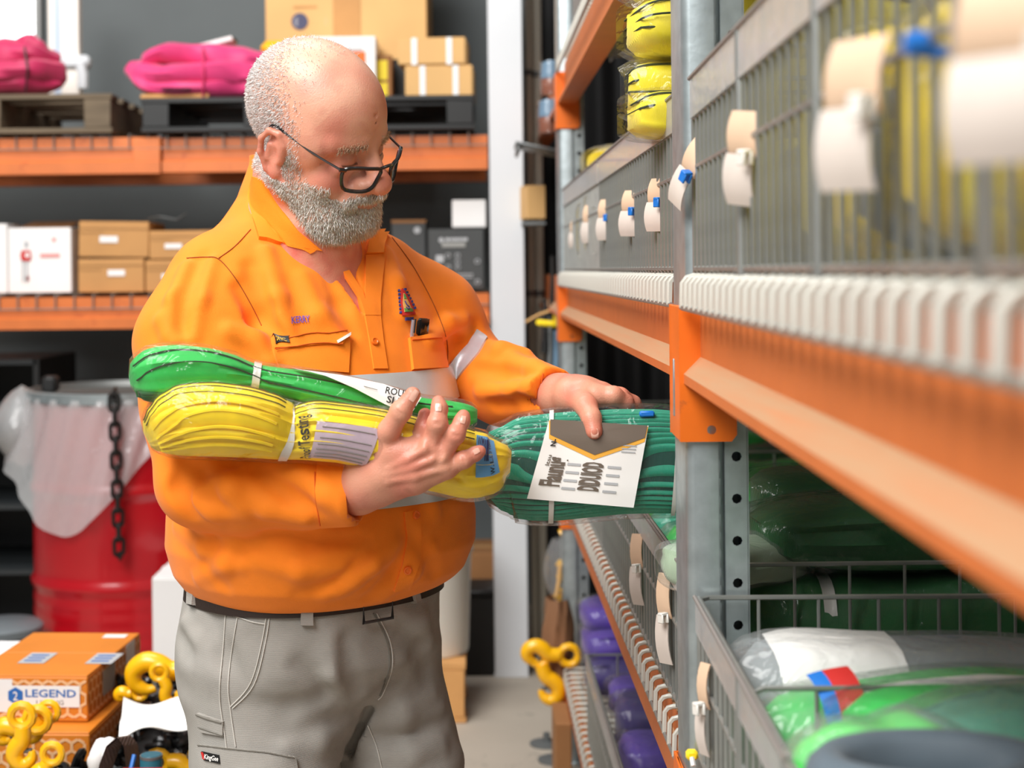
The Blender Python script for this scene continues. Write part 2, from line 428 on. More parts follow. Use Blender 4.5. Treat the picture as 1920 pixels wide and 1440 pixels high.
# ---- wire decks
def deck(B, a, ua, ub, z, r, sp, label, drop=.035, single=True):
    d = empty('wire_deck', B((ua + ub) / 2, .3, z), label, 'shelf deck', 'wire mesh decks of the right rack')
    one = MB().tube([(.60, 0, 0), (.3, 0, 0), (.010, 0, 0), (.003, 0, -.002), (-.001, 0, -.007), (-.002, 0, -drop)], r, 6)
    n = int((ub - ua) / sp)
    if single:
        me = None
        for i in range(n + 1):
            u = ua + i * sp; loc = B(u, 0, z)
            if me is None:
                tmp = obj('cross_wire', one.xform(lambda v: Vector((v.x, v.y, v.z)) + loc), m_wirew, d, smooth=60)
                # re-centre so the mesh can be shared
                off = np.array(loc - ORG[d.name]); co = np.zeros(len(tmp.data.vertices) * 3); tmp.data.vertices.foreach_get('co', co)
                co = co.reshape(-1, 3) - off; tmp.data.vertices.foreach_set('co', co.ravel()); tmp.location = loc - ORG[d.name]
                tmp.rotation_euler = (0, 0, -a); me = tmp.data
            else: inst('cross_wire', me, d, loc, (0, 0, -a))
    else:
        mb = MB()
        for i in range(n + 1): mb.add([(v[0], v[1] + ua + i * sp, v[2] + z) for v in one.v], one.f)
        tag(obj('cross_wires', bm_t(B, mb), m_wirew, d), kind='stuff')
    for w, zz in ((-.002, -drop), (.03, -.006), (.15, -.006), (.3, -.006), (.45, -.006), (.59, -.006)):
        obj('long_wire', bm_t(B, MB().tube([(w, ua - .012, z + zz), (w, (ua + ub) / 2, z + zz), (w, ub + .012, z + zz)], r * .8, 6)), m_wire, d)
    return d
deck(NB, NA, -1.66, -.13, 1.388, .0052, .045, 'white wire deck nearest the camera under the baskets of yellow slings')
deck(NB, NA, -1.66, -.13, .818, .0035, .05, 'wire deck low in the nearest bay under the green sling bags', single=False)
deck(FB, FA, .02, 2.42, 1.388, .0045, .045, 'white wire deck at chest height beyond the near upright')
deck(FB, FA, .02, 2.42, .818, .0036, .05, 'white wire deck below the teal sling package')
deck(FB, FA, .02, 2.42, .288, .0036, .05, 'lowest wire deck near the floor beneath the purple slings')
deck(FB, FA, .02, 2.42, 1.989, .004, .05, 'highest wire deck at the top above the yellow sling stack')
# ---- baskets
m_strip = plastic_film('label_strip_plastic', (.72, .70, .69), .35, .35, 25, .2)
m_rail = mat('grey_label_rail', (140, 134, 130), .5, .2)
def basket(B, a, ua, ub, z, label, h=.228, ws=.5, divs=(), front_single=False, strip=m_strip, fp=.036):
    b = empty('wire_basket', B((ua + ub) / 2, .25, z), label, 'basket', 'wire baskets on the right rack')
    w0, w1 = .014, ws; r = .0031
    rails = [.006, h * .545, h * .80, h]
    for i, q in enumerate(rails):
        rr = .0034 if i in (0, 1) else .0026
        obj('front_rail', bm_t(B, MB().tube([(w0, ua, z + q), (w0, ub, z + q)], rr, 6)), m_wire, b)
    # rounded top rim
    rim = [(w0, ua + .012, z + h), (w0, ub - .012, z + h), (w0 + .012, ub, z + h), (w1 - .012, ub, z + h), (w1, ub - .012, z + h), (w1, ua + .012, z + h), (w1 - .012, ua, z + h), (w0 + .012, ua, z + h)]
    obj('rim_wire', bm_t(B, MB().tube(rim, .003, 6, True)), m_wire, b)
    n = int((ub - ua) / fp); me = None
    mb = MB()
    for i in range(n + 1):
        u = ua + (ub - ua) * i / n
        if front_single:
            loc = B(u, w0, z)
            if me is None:
                t = obj('upright_wire', MB().tube([loc, loc + Vector((0, 0, h * .8))], r, 6), m_wire, b)
                co = np.zeros(len(t.data.vertices) * 3); t.data.vertices.foreach_get('co', co); co = co.reshape(-1, 3) - np.array(loc - ORG[b.name])
                t.data.vertices.foreach_set('co', co.ravel()); t.location = loc - ORG[b.name]; me = t.data
            else: inst('upright_wire', me, b, loc)
        else: mb.tube([(w0, u, z), (w0, u, z + h * .8)], r, 5)
    if not front_single: tag(obj('front_mesh', bm_t(B, mb), m_wire, b), kind='stuff')
    # ends and dividers
    for u in (ua, ub) + tuple(divs):
        e = MB()
        hh = h if u in (ua, ub) else h * .93
        if u in divs:
            e.tube([(w0, u, z + hh - .02), (w0 + .004, u, z + hh - .006), (w0 + .02, u, z + hh), (w1 - .02, u, z + hh), (w1, u, z + hh - .02)], .0028, 6)
        k = 0
        while w0 + .07 * (k + 1) < w1:
            k += 1; e.tube([(w0 + .07 * k, u, z), (w0 + .07 * k, u, z + hh)], .0022, 6)
        e.tube([(w0, u, z + hh * .5), (w1, u, z + hh * .5)], .002, 5); e.tube([(w0, u, z + .006), (w1, u, z + .006)], .002, 5)
        obj('divider' if u in divs else 'end_mesh', bm_t(B, e), m_wire, b)
    if divs:
        for u in divs: obj('post_wire', bm_t(B, MB().tube([(w0 - .002, u, z), (w0 - .002, u, z + h)], .005, 8)), m_wire, b)
    bk = MB()
    for i in range(int((ub - ua) / .1) + 1):
        u = ua + min(.1 * i, ub - ua); bk.tube([(w1, u, z + h), (w1, u, z + .004), (w0, u, z + .004)], .002, 5)
    tag(obj('rear_mesh', bm_t(B, bk), m_wire, b), kind='stuff')
    sp = MB().box((w0 - .004, (ua + ub) / 2, z + h * .9), (.0022, ub - ua - .01, h * .21), .0004)
    obj('label_strip', bm_t(B, sp), strip, b, smooth=0)
    obj('strip_edge', bm_t(B, MB().tube([(w0 - .005, ua, z + h + .001), (w0 - .005, ub, z + h + .001)], .0026, 6)), m_rail, b)
    return b
b_n2 = basket(NB, NA, -1.22, -.115, 1.392, 'wire basket of yellow slings in the nearest bay at chest height', divs=(-.50, -.86), front_single=True)
basket(NB, NA, -1.9, -1.235, 1.392, 'blurred wire basket at the right edge closest to the camera', divs=(-1.52,), fp=.03)
b_f2a = basket(FB, FA, .03, 1.215, 1.392, 'wire basket with tags just left of the near upright at chest height', front_single=True)
b_f2b = basket(FB, FA, 1.23, 2.42, 1.392, 'far wire basket at chest height by the distant upright')
b_n1 = basket(NB, NA, -.86, -.115, .822, 'low wire basket of green sling bags in the nearest bay', divs=(-.46,), h=.19)
basket(NB, NA, -1.5, -.87, .822, 'low wire basket at the lower right corner with grey and teal bags', h=.19)
b_f1a = basket(FB, FA, .03, 1.215, .822, 'wire basket directly under the teal sling package', h=.2, front_single=True)
basket(FB, FA, 1.23, 2.42, .822, 'far low wire basket with green slings beyond the teal package', h=.2)
basket(FB, FA, .5, 1.7, .292, 'wire basket near the floor holding purple slings', h=.2)
# ================================================================== SLINGS AND RACK CONTENTS
m_film = plastic_film('clear_wrap', (1, 1, 1), .015, .42, 22, .8)
m_filmh = plastic_film('hazy_wrap', (.97, .98, .98), .12, .5, 18, .9)
m_tape = mat('white_tie_band', (222, 220, 214), .45, trans=.0, alpha=1)
m_paper = mat('white_paper', (240, 238, 234), .6, var=.03, vscale=20)
m_ink = mat('black_ink', (38, 34, 34), .7)
m_grink = mat('grey_ink', (140, 134, 130), .7)
def webmat(name, col, stitch=None):
    return mat(name, col, .55, var=.14, vscale=16, sheen=.15, wave=(260, .25, 'X'))
m_yel = webmat('yellow_webbing', (255, 222, 4)); m_yel2 = webmat('lemon_webbing', (236, 218, 24))
m_grn = webmat('green_webbing', (34, 188, 76)); m_dgrn = webmat('dark_green_webbing', (12, 96, 38)); m_lgrn = webmat('lime_webbing', (64, 210, 80))
m_teal = webmat('teal_webbing', (18, 148, 116)); m_dteal = webmat('deep_teal_webbing', (6, 74, 62))
m_pur = webmat('purple_webbing', (78, 52, 150)); m_dpur = webmat('dark_purple_webbing', (48, 34, 98))
m_grey = webmat('grey_webbing', (120, 128, 130)); m_blueg = webmat('slate_blue_webbing', (84, 98, 108))
m_shgrn = webmat('shaded_green_webbing', (14, 92, 40))  # green webbing with the shelf's shade put into its colour
m_stitch = mat('dark_stitching', (36, 52, 18), .8)
m_blue = mat('blue_tag_plastic', (24, 112, 200), .45); m_red = mat('red_print', (196, 40, 36), .6)
def sgnpow(x, p): return math.copysign(abs(x) ** p, x)
def bundle_pt(L, Wd, H, t, th, lay, seed, pinch, off=0., ex=.62):
    q_ = abs(2 * t - 1); e = .40 + .60 * max(0., 1 - q_ ** 6) ** .5; ey = .35 + .65 * max(0., 1 - q_ ** 16) ** .4
    pin = 1 - sum(.16 * math.exp(-((t - q) / .035) ** 2) for q in pinch)
    lump = 1 + .07 * math.sin(t * 7 + seed) + .04 * math.sin(t * 17 + seed * 2)
    cy, cz = sgnpow(math.cos(th), ex), sgnpow(math.sin(th), ex)
    side = abs(math.cos(th)) ** .5
    rip = lay and (.07 * side * math.cos(cz * lay * math.pi + 1.5 * math.sin(t * 5 + seed)))
    k = e * pin * lump
    y = cy * (Wd / 2) * (ey * (pin * .5 + .5) * (1 + (lump - 1) * .4) + rip * (.3 + .7 * e)) + off * cy
    z = H / 2 + cz * (H / 2) * k * (1 + .05 * math.sin(t * 9 + seed * 3)) + off * cz
    x = (t - .5) * L * (1 - .03 * cy * cy) + off * (2 * t - 1)
    return Vector((x, y, z))
def frame(loc, yaw, pitch=0., roll=0.):
    M = Matrix.Translation(loc) @ Matrix.Rotation(yaw, 4, 'Z') @ Matrix.Rotation(-pitch, 4, 'Y') @ Matrix.Rotation(roll, 4, 'X')
    return lambda v: M @ Vector(v)
def sling(name, label, loc, yaw, L, Wd, H, m, group=None, lay=4, pinch=(.5,), film=m_film, stitch=0, card=None, pitch=0., roll=0., cat='sling', detail=1., band=True):
    T = frame(loc, yaw, pitch, roll); seed = random.random() * 10
    s = empty(name, loc, label, cat, group)
    nt, nth = int(26 * detail), int(28 * detail)
    body = MB().grid(lambda a, b: T(bundle_pt(L, Wd, H, .004 + a * .992, b * 2 * math.pi, lay, seed, pinch)), nt, nth, False, True)
    body.f.append(tuple(range(nth))); body.f.append(tuple(range(nt * nth, nt * nth + nth)))
    obj('webbing', body, m, s, smooth=60)
    if band:
        for q in pinch:
            obj('tie_band', MB().grid(lambda a, b: T(bundle_pt(L, Wd, H, q - .018 + a * .036, b * 2 * math.pi, 0, seed, pinch, .0035)), 3, nth, False, True), m_tape, s)
    if film is not None:
        fm = MB().grid(lambda a, b: T(bundle_pt(L * 1.05, Wd, H, .01 + a * .98, b * 2 * math.pi, 0, seed, (), .005)), nt, nth, False, True)
        obj('plastic_wrap', fm, film, s, smooth=60)
    for k in range(0):
        th = math.pi * (.42 + .1 * k)
        obj('stitch_line', MB().tube([T(bundle_pt(L, Wd, H, .03 + .94 * i / 24, th, lay, seed, pinch, .0006)) for i in range(25)], .0012, 4), m_stitch, s)
    if stitch:
        for lv in (.75, .25, -.2)[:stitch]:
            t0_ = math.asin(abs(lv) ** (1 / .62)) * (1 if lv > 0 else -1); pl = [(.22 - .216 * i / 12, math.pi - t0_) for i in range(13)] + [(.004 + .216 * i / 12, t0_) for i in range(13)]
            obj('stitch_line', MB().tube([T(bundle_pt(L, Wd, H, a, b, lay, seed, pinch, .0016)) for a, b in pl], .0015, 4), m_stitch, s)
    if card:
        t0, t1, a0, a1, cm = card
        obj('label_card', MB().grid(lambda a, b: T(bundle_pt(L, Wd, H, t0 + (t1 - t0) * a, math.pi * (a0 + (a1 - a0) * b), 0, seed, (), .004)), 8, 6), cm, s)
    return s
YG = 'yellow slings in the nearest basket'
# nearest bay, chest height: yellow slings standing behind the wires
for i, (u, wd, h, mm) in enumerate(((-.24, .12, .15, m_yel2), (-.375, .11, .13, m_grey), (-.585, .12, .17, m_yel2), (-.71, .10, .19, m_yel), (-.80, .06, .15, m_blueg), (-.935, .10, .19, m_yel), (-1.05, .10, .17, m_yel2), (-1.15, .08, .19, m_yel))):
    lab = ('lemon sling bundle nearest the upright behind the front basket wires', 'grey sling bundle between yellow ones in the front basket',
           'lemon sling bundle just past the first basket post', 'bright yellow sling bundle in the middle of the front basket',
           'slate blue bundle squeezed between yellow slings', 'yellow sling bundle just past the second basket post',
           'lemon sling bundle near the right end of the front basket', 'narrow yellow sling bundle at the right end of the front basket')[i]
    sling('sling_bundle', lab, NB(u, .26, 1.398), 0, .42, wd, h, mm, YG, lay=3, pinch=(), film=m_film, detail=.8)
for i, (u, mm) in enumerate(((-1.33, m_yel), (-1.44, m_yel2))):
    sling('sling_bundle', ('blurred yellow sling bundle at the far right edge of the picture', 'last blurred lemon bundle at the right edge behind big tags')[i], NB(u, .26, 1.398), 0, .42, .1, .18, mm, YG, lay=3, pinch=(), detail=.7)
# far bay chest height: stack of yellow slings next to the upright
for i, (px, py, yaw, wd, h, st) in enumerate(((1222, 262, .1, .12, .06, 2), (1216, 226, -.15, .12, .08, 3), (1214, 120, .12, .125, .085, 3), (1222, 12, .05, .125, .085, 2))):
    q = P(px, py, 2.14)
    lab = ('flattened yellow sling at the bottom of the stack beside the upright', 'yellow sling with black stitch lines second up beside the upright',
           'round yellow sling third up in the stack beside the upright', 'topmost yellow sling beside the upright cut off by the picture edge')[i]
    q0 = Vector((.205 + .21, 2.14, q.z))
    sling('yellow_sling', lab, q0, yaw, .42, wd + .03, h * 1.05, m_yel2, 'stacked yellow slings by the upright', lay=3, pinch=(), stitch=st, film=m_film)
for i, (u, w, h, yaw) in enumerate(((.15, .27, .11, .0), (.385, .27, .13, .0), (.62, .27, .15, .0), (.855, .27, .13, .0), (1.09, .27, .15, .0))):
    lab = ('sling bundle under the yellow stack in the tagged basket', 'pale yellow bundle second in the tagged basket', 'pale bundle in the middle of the tagged basket',
           'yellow bundle fourth along in the tagged basket', 'yellow bundle at the far end of the tagged basket')[i]
    sling('sling_bundle', lab, FB(u, w, 1.398), yaw, .44, .225, h, (m_yel2, m_grey, m_yel, m_grey, m_yel2)[i], 'bundles in the tagged basket', lay=3, pinch=(), detail=.7)
for i, (u, h, z) in enumerate(((1.36, .16, 1.4), (1.56, .2, 1.4), (1.78, .18, 1.4), (1.42, .10, 1.56), (1.66, .08, 1.60))):
    lab = ('yellow sling in loose clear bag at the near end of the far basket', 'yellow sling in clear bag heaped in the far basket middle', 'yellow sling in clear bag at the far end of the far basket',
           'upper yellow bagged sling lying on the far basket heap', 'small yellow bagged sling on top of the far heap')[i]
    sling('bagged_sling', lab, FB(u, .24, z), .1 * i, .44, .2, h, m_yel, 'bagged yellow slings in the far basket', lay=3, pinch=(), film=m_filmh, detail=.7)
# far bay, below the teal package: green slings
for i, (u, w, h, mm) in enumerate(((.13, .3, .17, m_dgrn), (.33, .28, .15, m_teal), (.55, .28, .17, m_grn), (.78, .28, .16, m_teal), (1.0, .28, .17, m_lgrn), (1.4, .28, .16, m_grn), (1.7, .28, .15, m_dgrn), (2.0, .28, .16, m_grn))):
    lab = 'green sling bundle number %s along the basket below the teal package'
    lab = ('dark green sling right behind the near upright below chest height', 'teal sling second behind the upright below the teal package', 'green sling third behind the upright in the basket',
           'teal sling fourth behind the upright in the basket', 'lime sling at the far end of the basket under the teal package', 'green sling at the near end of the far low basket',
           'dark green sling in the middle of the far low basket', 'green sling at the far end of the far low basket')[i]
    sling('green_sling', lab, FB(u, w, .828), .04 * (i % 3 - 1), .46, .17, h, mm, 'green slings under the teal package', lay=4, pinch=(.3,), detail=.8)
sling('green_sling', 'bright green sling with a blue tag lying deep behind the upright', FB(.16, .40, 1.0), .06, .56, .2, .085, m_shgrn, 'green slings under the teal package', lay=3, pinch=(.62,), card=(.33, .46, .1, .95, m_blue))
sling('green_sling', 'green sling with a white label on top of the deep pile', FB(.42, .45, 1.0), -.05, .56, .2, .09, m_shgrn, 'green slings under the teal package', lay=3, pinch=(.5,), card=(.42, .6, .3, .7, m_paper))
sling('bagged_sling', 'pale sage plastic bag poking out of the basket under the teal package', FB(.10, .09, .985), .5, .18, .11, .055, webmat('pale_sage_webbing', (168, 190, 162)), None, lay=2, pinch=(), film=m_filmh)
# nearest bay low baskets
GG = 'green sling bags in the low near baskets'
sling('bagged_sling', 'deep teal sling bag with white paper at the back of the low near basket', NB(-.17, .36, .83), -.02, .62, .1, .14, m_dteal, GG, lay=3, pinch=(), card=(.52, .62, .2, .8, m_paper))
sling('bagged_sling', 'grey plastic sling bag with a long white label sheet', NB(-.275, .36, .83), -.03, .66, .15, .17, m_grey, GG, lay=2, pinch=(), film=m_filmh, card=(.06, .26, .30, .95, m_paper))
sling('bagged_sling', 'green sling bag with a red, blue and white label strip', NB(-.40, .36, .83), .03, .66, .12, .165, m_grn, GG, lay=2, pinch=(), film=m_filmh, card=(.145, .9, .55, .82, m_paper))
sling('bagged_sling', 'green sling in front of the wire divider of the low basket', NB(-.53, .40, .90), .02, .62, .12, .125, m_grn, GG, lay=3, pinch=())
sling('bagged_sling', 'teal sling in cloudy plastic near the lower right corner', NB(-.66, .42, .905), -.06, .62, .15, .135, m_teal, GG, lay=3, pinch=(), film=m_filmh)
sling('bagged_sling', 'lime sling bag at the bottom edge beside the slate roll', NB(-.735, .085, .925), .3, .14, .09, .12, m_lgrn, GG, lay=3, pinch=(), film=m_filmh)
for i, (u, mm) in enumerate(((-.54, m_dgrn), (-.70, m_dteal), (-.81, m_dgrn))):
    sling('bagged_sling', ('dark green sling lying under the one at the wire divider', 'deep teal sling at the bottom of the low basket', 'dark green sling under the slate roll')[i], NB(u, .36, .829), 0, .62, .14, .07, mm, GG, lay=2, pinch=(), detail=.7)
# rolled slate blue sling: a thick open coil
q = NB(-.83, -.02, .905)
rl = empty('rolled_sling', q, 'slate blue rolled sling with an open centre at the bottom edge', 'sling', GG)
rm = MB()
def coil(a, b):
    t = a * 2 * math.pi; ph = b * 2 * math.pi
    rr = .046 + .03 * math.cos(ph) * .55; 
    return q + Vector((.115 + math.cos(t) * (.075 + .022 * math.cos(ph)), math.sin(t) * (.05 + .018 * math.cos(ph)), .075 + .075 * sgnpow(math.sin(ph), .5)))
rm.grid(coil, 40, 14, True, True); obj('webbing', rm, m_blueg, rl, smooth=60)
obj('inner_coil', MB().grid(lambda a, b: q + Vector((.115 + math.cos(a * 6.2832) * (.045 + .008 * math.cos(b * 6.2832)), math.sin(a * 6.2832) * (.028 + .007 * math.cos(b * 6.2832)), .06 + .06 * math.sin(b * 6.2832))), 30, 8, True, True), m_dteal, rl, smooth=60)
# red and blue patches on the strip label
for (t0, t1, mm, nm) in ((.085, .107, m_blue, 'blue_patch'), (.107, .145, m_red, 'red_patch')):
    par = [o for o in COL.objects if o.get('label', '').startswith('green sling bag with a red')][0]
    T = frame(NB(-.40, .36, .83), .03)
    obj(nm, MB().grid(lambda a, b: T(bundle_pt(.66, .12, .165, t0 + (t1 - t0) * a, math.pi * (.52 + .32 * b), 0, 0, (), .0085)), 4, 6), mm, par)
# purple slings near the floor
for i, (px, py, Y, w, L, wd, h, mm, fl) in enumerate(((1118, 1292, 3.95, .1, .36, .26, .10, m_dpur, m_film), (1112, 1235, 4.0, .08, .34, .24, .09, m_pur, m_film), (1110, 1180, 4.05, .08, .3, .2, .08, m_pur, m_film),
        (1165, 1335, 3.5, .1, .34, .16, .07, m_pur, m_film), (1180, 1408, 3.28, .1, .36, .2, .12, m_dpur, m_film), (1190, 1470, 3.1, .1, .38, .2, .10, m_pur, m_film))):
    lab = ('dark purple sling at the bottom of the far purple stack', 'purple sling in the middle of the far purple stack', 'purple sling on top of the far purple stack',
           'purple sling with a pale band behind the small wire divider', 'large dark purple sling in shiny wrap on the lowest deck', 'purple shiny sling at the bottom edge of the picture')[i]
    q = P(px, py, Y)
    sling('purple_sling', lab, Vector((q.x + L / 2 - .03, Y, max(q.z, .297))), .08 * (i % 3 - 1), L, wd, h, mm, 'purple slings on the lowest deck', lay=5, pinch=(.3,) if i == 3 else (), film=fl, card=(.3, .5, .3, .9, m_paper) if i == 3 else None)
# ---- tags on the baskets
m_card = mat('cream_tag_card', (222, 190, 160), .6, var=.06, vscale=30); m_cardw = mat('white_tag_card', (208, 196, 186), .6, var=.04, vscale=30)
m_clipw = mat('white_clip_plastic', (228, 224, 216), .4)
def ptag(label, px, py, Y, w, h, tilt, lean, yaw, clip, B_a, two=True):
    q = P(px, py, Y); t = empty('paper_tag', q, label, 'tag', 'paper tags clipped to the baskets')
    M = Matrix.Translation(q) @ Matrix.Rotation(-yaw, 4, 'Z') @ Matrix.Rotation(lean, 4, 'X') @ Matrix.Rotation(tilt, 4, 'Y')
    def card(z0, z1, sk, m, th, yoff):
        mb = MB().grid(lambda a, b: M @ Vector(((a - .5) * w + sk * b, yoff + .012 * (b - .5) ** 2 * 4 * .4, lerp(z0, z1, b))), 3, 6)
        n = len(mb.v); mb2 = MB().grid(lambda a, b: M @ Vector(((a - .5) * w + sk * b, yoff + th + .012 * (b - .5) ** 2 * 4 * .4, lerp(z0, z1, b))), 3, 6)
        mb.add(mb2.v, mb2.f); obj('card', mb, m, t, smooth=60)
    card(0, h * .5, .006, m_card, .001, .002); card(-h * .5, .004, 0, m_cardw, .001, -.002)
    cm = MB(); 
    for sg in (-1, 1): cm.box((0, sg * .004, .002), (.012, .003, .012), .001)
    cm.box((0, 0, .008), (.010, .012, .004), .001)
    obj('clip', cm.xform(lambda v: M @ (v + Vector((w * .45, -.006, 0)))), clip, t)
    return t
ang = R(78)
TG = [('cream tag tilted against the near upright above the orange connector', 1281, 325, 1.80, .03, .085, .55, .0, R(62), m_blue),
      ('cream and white tag second from the upright in the nearest bay', 1383, 298, 1.385, .045, .085, .12, .1, R(66), m_clipw),
      ('large blurred tag in the middle of the nearest basket front', 1583, 215, .86, .045, .085, .03, 0, R(62), m_clipw),
      ('huge out of focus tag in the upper right corner', 1880, 120, .585, .05, .075, 0, 0, R(50), m_clipw),
      ('tag nearest the upright on the far basket front', 1226, 384, 2.18, .042, .075, .02, 0, R(60), m_blue),
      ('second tag from the upright on the far basket front', 1177, 400, 2.52, .05, .075, .03, 0, R(62), m_blue),
      ('third tag from the upright on the far basket front', 1131, 412, 3.02, .05, .08, .0, 0, R(62), m_blue),
      ('fourth tag further along the far basket front', 1103, 420, 3.46, .06, .085, .0, 0, R(62), m_clipw),
      ('last small tag near the distant upright', 1076, 438, 3.98, .05, .075, 0, 0, R(62), m_clipw),
      ('tag hanging below the teal package on the low basket', 1190, 1068, 2.42, .032, .11, -.12, 0, R(62), m_clipw),
      ('long tag on the low basket close to the near upright', 1240, 1160, 2.07, .030, .12, -.1, 0, R(62), m_clipw),
      ('tag on the low near basket beside the galvanised upright', 1312, 1330, 1.70, .022, .1, -.1, 0, R(70), m_clipw)]
for a in TG: ptag(*a, None)
bc = empty('plastic_clip', P(1718, 82, .735), 'round blue clip on the top of the nearest basket', 'clip')
obj('clip_body', MB().lathe([(.0, -.006), (.006, -.005), (.0065, .004), (.003, .007)], P(1718, 82, .735), 14, Matrix.Rotation(R(90), 3, 'Y')), m_blue, bc)
obj('clip_stem', MB().box(P(1718, 82, .735) + Vector((.008, 0, -.004)), (.014, .004, .006), .001), m_blue, bc)
yc = empty('cable_clip', P(1297, 1415, 1.82), 'small yellow clip on the low orange connector', 'clip')
obj('clip_body', MB().box(P(1297, 1415, 1.82), (.014, .012, .012), .003), m_yel, yc); obj('clip_tail', MB().tube([P(1297, 1420, 1.815), P(1300, 1436, 1.81)], .003, 6), m_paper, yc)
# ================================================================== REAR SHELVING AND ITS LOAD
YR = 5.3
m_orr = mat('rear_rack_orange', (208, 112, 52), .45, var=.12, vscale=9, dirt=((178, 84, 40), 12, .58))
rr = empty('rear_rack', (-.8, 5.6, 0), 'orange beam shelving standing along the back wall', 'rack')
zU, zLo = 1.865, 1.318
xl, xr = -3.2, .03
def rbeam(x0, x1, y, z, h, nm='beam'):
    d = .05
    prof = [(0, -.0), (0, -h * .62), (-.018, -h * .68), (-.018, -h), (d, -h), (d, 0)]
    return obj(nm, MB().prism(prof, lambda p, q, t: (t, y + p, z + q), x0, x1), m_orr, rr, smooth=0)
xj = P(302, 300, YR).x
rbeam(xl, xj, YR, zU, .125); rbeam(xj + .004, xr, YR + .012, zU - .004, .118)
rbeam(xl, xr, YR, zLo, .108)
rbeam(xl, xr, YR + .85, zU, .115, 'rear_beam'); rbeam(xl, xr, YR + .85, zLo, .11, 'rear_beam')
obj('splice_plate', MB().box((P(276, 300, YR).x, YR - .008, zU - .045), (.095, .008, .085), .002), m_orr, rr)
m_gal2 = mat('dull_galvanised', (120, 124, 124), .5, .6, var=.1, vscale=12)
for x in (-2.9, .095):
    for y in (YR + .32, YR + .8): obj('upright', MB().box((x, y, 1.3), (.08, .07, 2.6), .004), m_gal2, rr)
def rdeck(z, label):
    d = empty('mesh_deck', (-1.4, 5.7, z), label, 'shelf deck')
    me = None
    for i in range(40):
        x = -2.55 + i * .0645
        p = (x, YR, z + .004)
        if me is None:
            t = obj('cross_wire', MB().tube([(x, YR + .9, z + .004), (x, YR, z + .004), (x, YR - .008, z), (x, YR - .009, z - .045)], .0028, 5), m_wire, d)
            co = np.zeros(len(t.data.vertices) * 3); t.data.vertices.foreach_get('co', co); co = co.reshape(-1, 3) - np.array(Vector(p) - ORG[d.name])
            t.data.vertices.foreach_set('co', co.ravel()); t.location = Vector(p) - ORG[d.name]; me = t.data
        else: inst('cross_wire', me, d, p)
    for y in (.12, .4, .7): obj('long_wire', MB().tube([(xl, YR + y, z - .001), (xr, YR + y, z - .001)], .0028, 5), m_wire, d)
    obj('front_wire', MB().tube([(xl, YR - .010, z - .045), (xr, YR - .010, z - .045)], .0026, 5), m_wire, d)
rdeck(zU + .006, 'upper wire deck of the rear shelving under the pallets'); rdeck(zLo + .006, 'lower wire deck of the rear shelving under the small cartons')
ZU, ZL = zU + .0135, zLo + .0135
m_cb = mat('brown_cardboard', (190, 140, 84), .75, var=.08, vscale=6, bump=.1, bscale=50)
m_cbt = mat('tan_cardboard', (214, 170, 110), .75, var=.06, vscale=6); m_cbd = mat('dark_cardboard', (150, 104, 62), .8, var=.1, vscale=7)
m_cbw = mat('white_carton', (236, 234, 232), .55, var=.03, vscale=5); m_cbg = mat('charcoal_carton', (66, 68, 68), .6, var=.06, vscale=6)
m_edge = mat('cardboard_edge', (120, 84, 50), .85); m_blk = mat('black_plastic', (22, 23, 23), .5, var=.1, vscale=9); m_tapeb = mat('packing_tape', (196, 150, 96), .25)
m_orp = mat('orange_print', (238, 108, 30), .6); m_navy = mat('navy_print', (70, 72, 100), .7); m_lgreyp = mat('pale_grey_print', (178, 180, 182), .6)
X, Z = Vector((1, 0, 0)), Vector((0, 0, 1))
class Carton: pass
def carton(name, label, x0, y0, x1, y1, Y, dep, m, zbase=None, rot=0., group=None, cat='box', flaps=True, tape=m_tapeb, tilt=0.):
    """front face given in photo pixels at depth Y"""
    a, b = P(x0, y1, Y), P(x1, y0, Y); w, h = b.x - a.x, b.z - a.z
    z0 = zbase if zbase is not None else a.z
    if zbase is not None: h = b.z - zbase
    c = Carton(); c.w, c.h = w, h
    base = Vector(((a.x + b.x) / 2, Y + dep / 2, z0))
    M = Matrix.Rotation(rot, 3, 'Z') @ Matrix.Rotation(tilt, 3, 'Y')
    c.e = empty(name, base, label, cat, group)
    c.T = lambda v: base + M @ Vector(v)
    bm_ = MB().box((0, 0, h / 2), (w, dep, h - .004), .003).xform(c.T)
    obj('carton_body', bm_, m, c.e, smooth=0)
    if flaps:
        for s in (-1, 1): obj('flap', MB().box((0, s * dep / 4, h - .001), (w - .002, dep / 2 - .003, .004), .001).xform(c.T), m, c.e, smooth=0)
        obj('tape', MB().box((0, 0, h + .0015), (w, .045, .001)).xform(c.T), tape, c.e, smooth=0)
    c.o = c.T((-w / 2, -dep / 2 - .0022, 0)); c.ux = M @ X; c.uy = M @ Z; c.M = M; c.dep = dep
    def dec(m_, fx, fy, fw, fh, nm='label_sticker', off=.0004): return decal(m_, c.e, c.o + c.ux * (fx * w) + c.uy * (fy * h), c.ux, c.uy, fw * w, fh * h, nm, off)
    def txt(s, m_, fx, fy, fw, fh, bold=0., off=.0012, nm='lettering'): return lettering(s, m_, c.e, c.o + c.ux * (fx * w) + c.uy * (fy * h), c.ux, c.uy, fh * h, fw * w, bold, nm, off=off)
    c.dec, c.txt = dec, txt
    return c
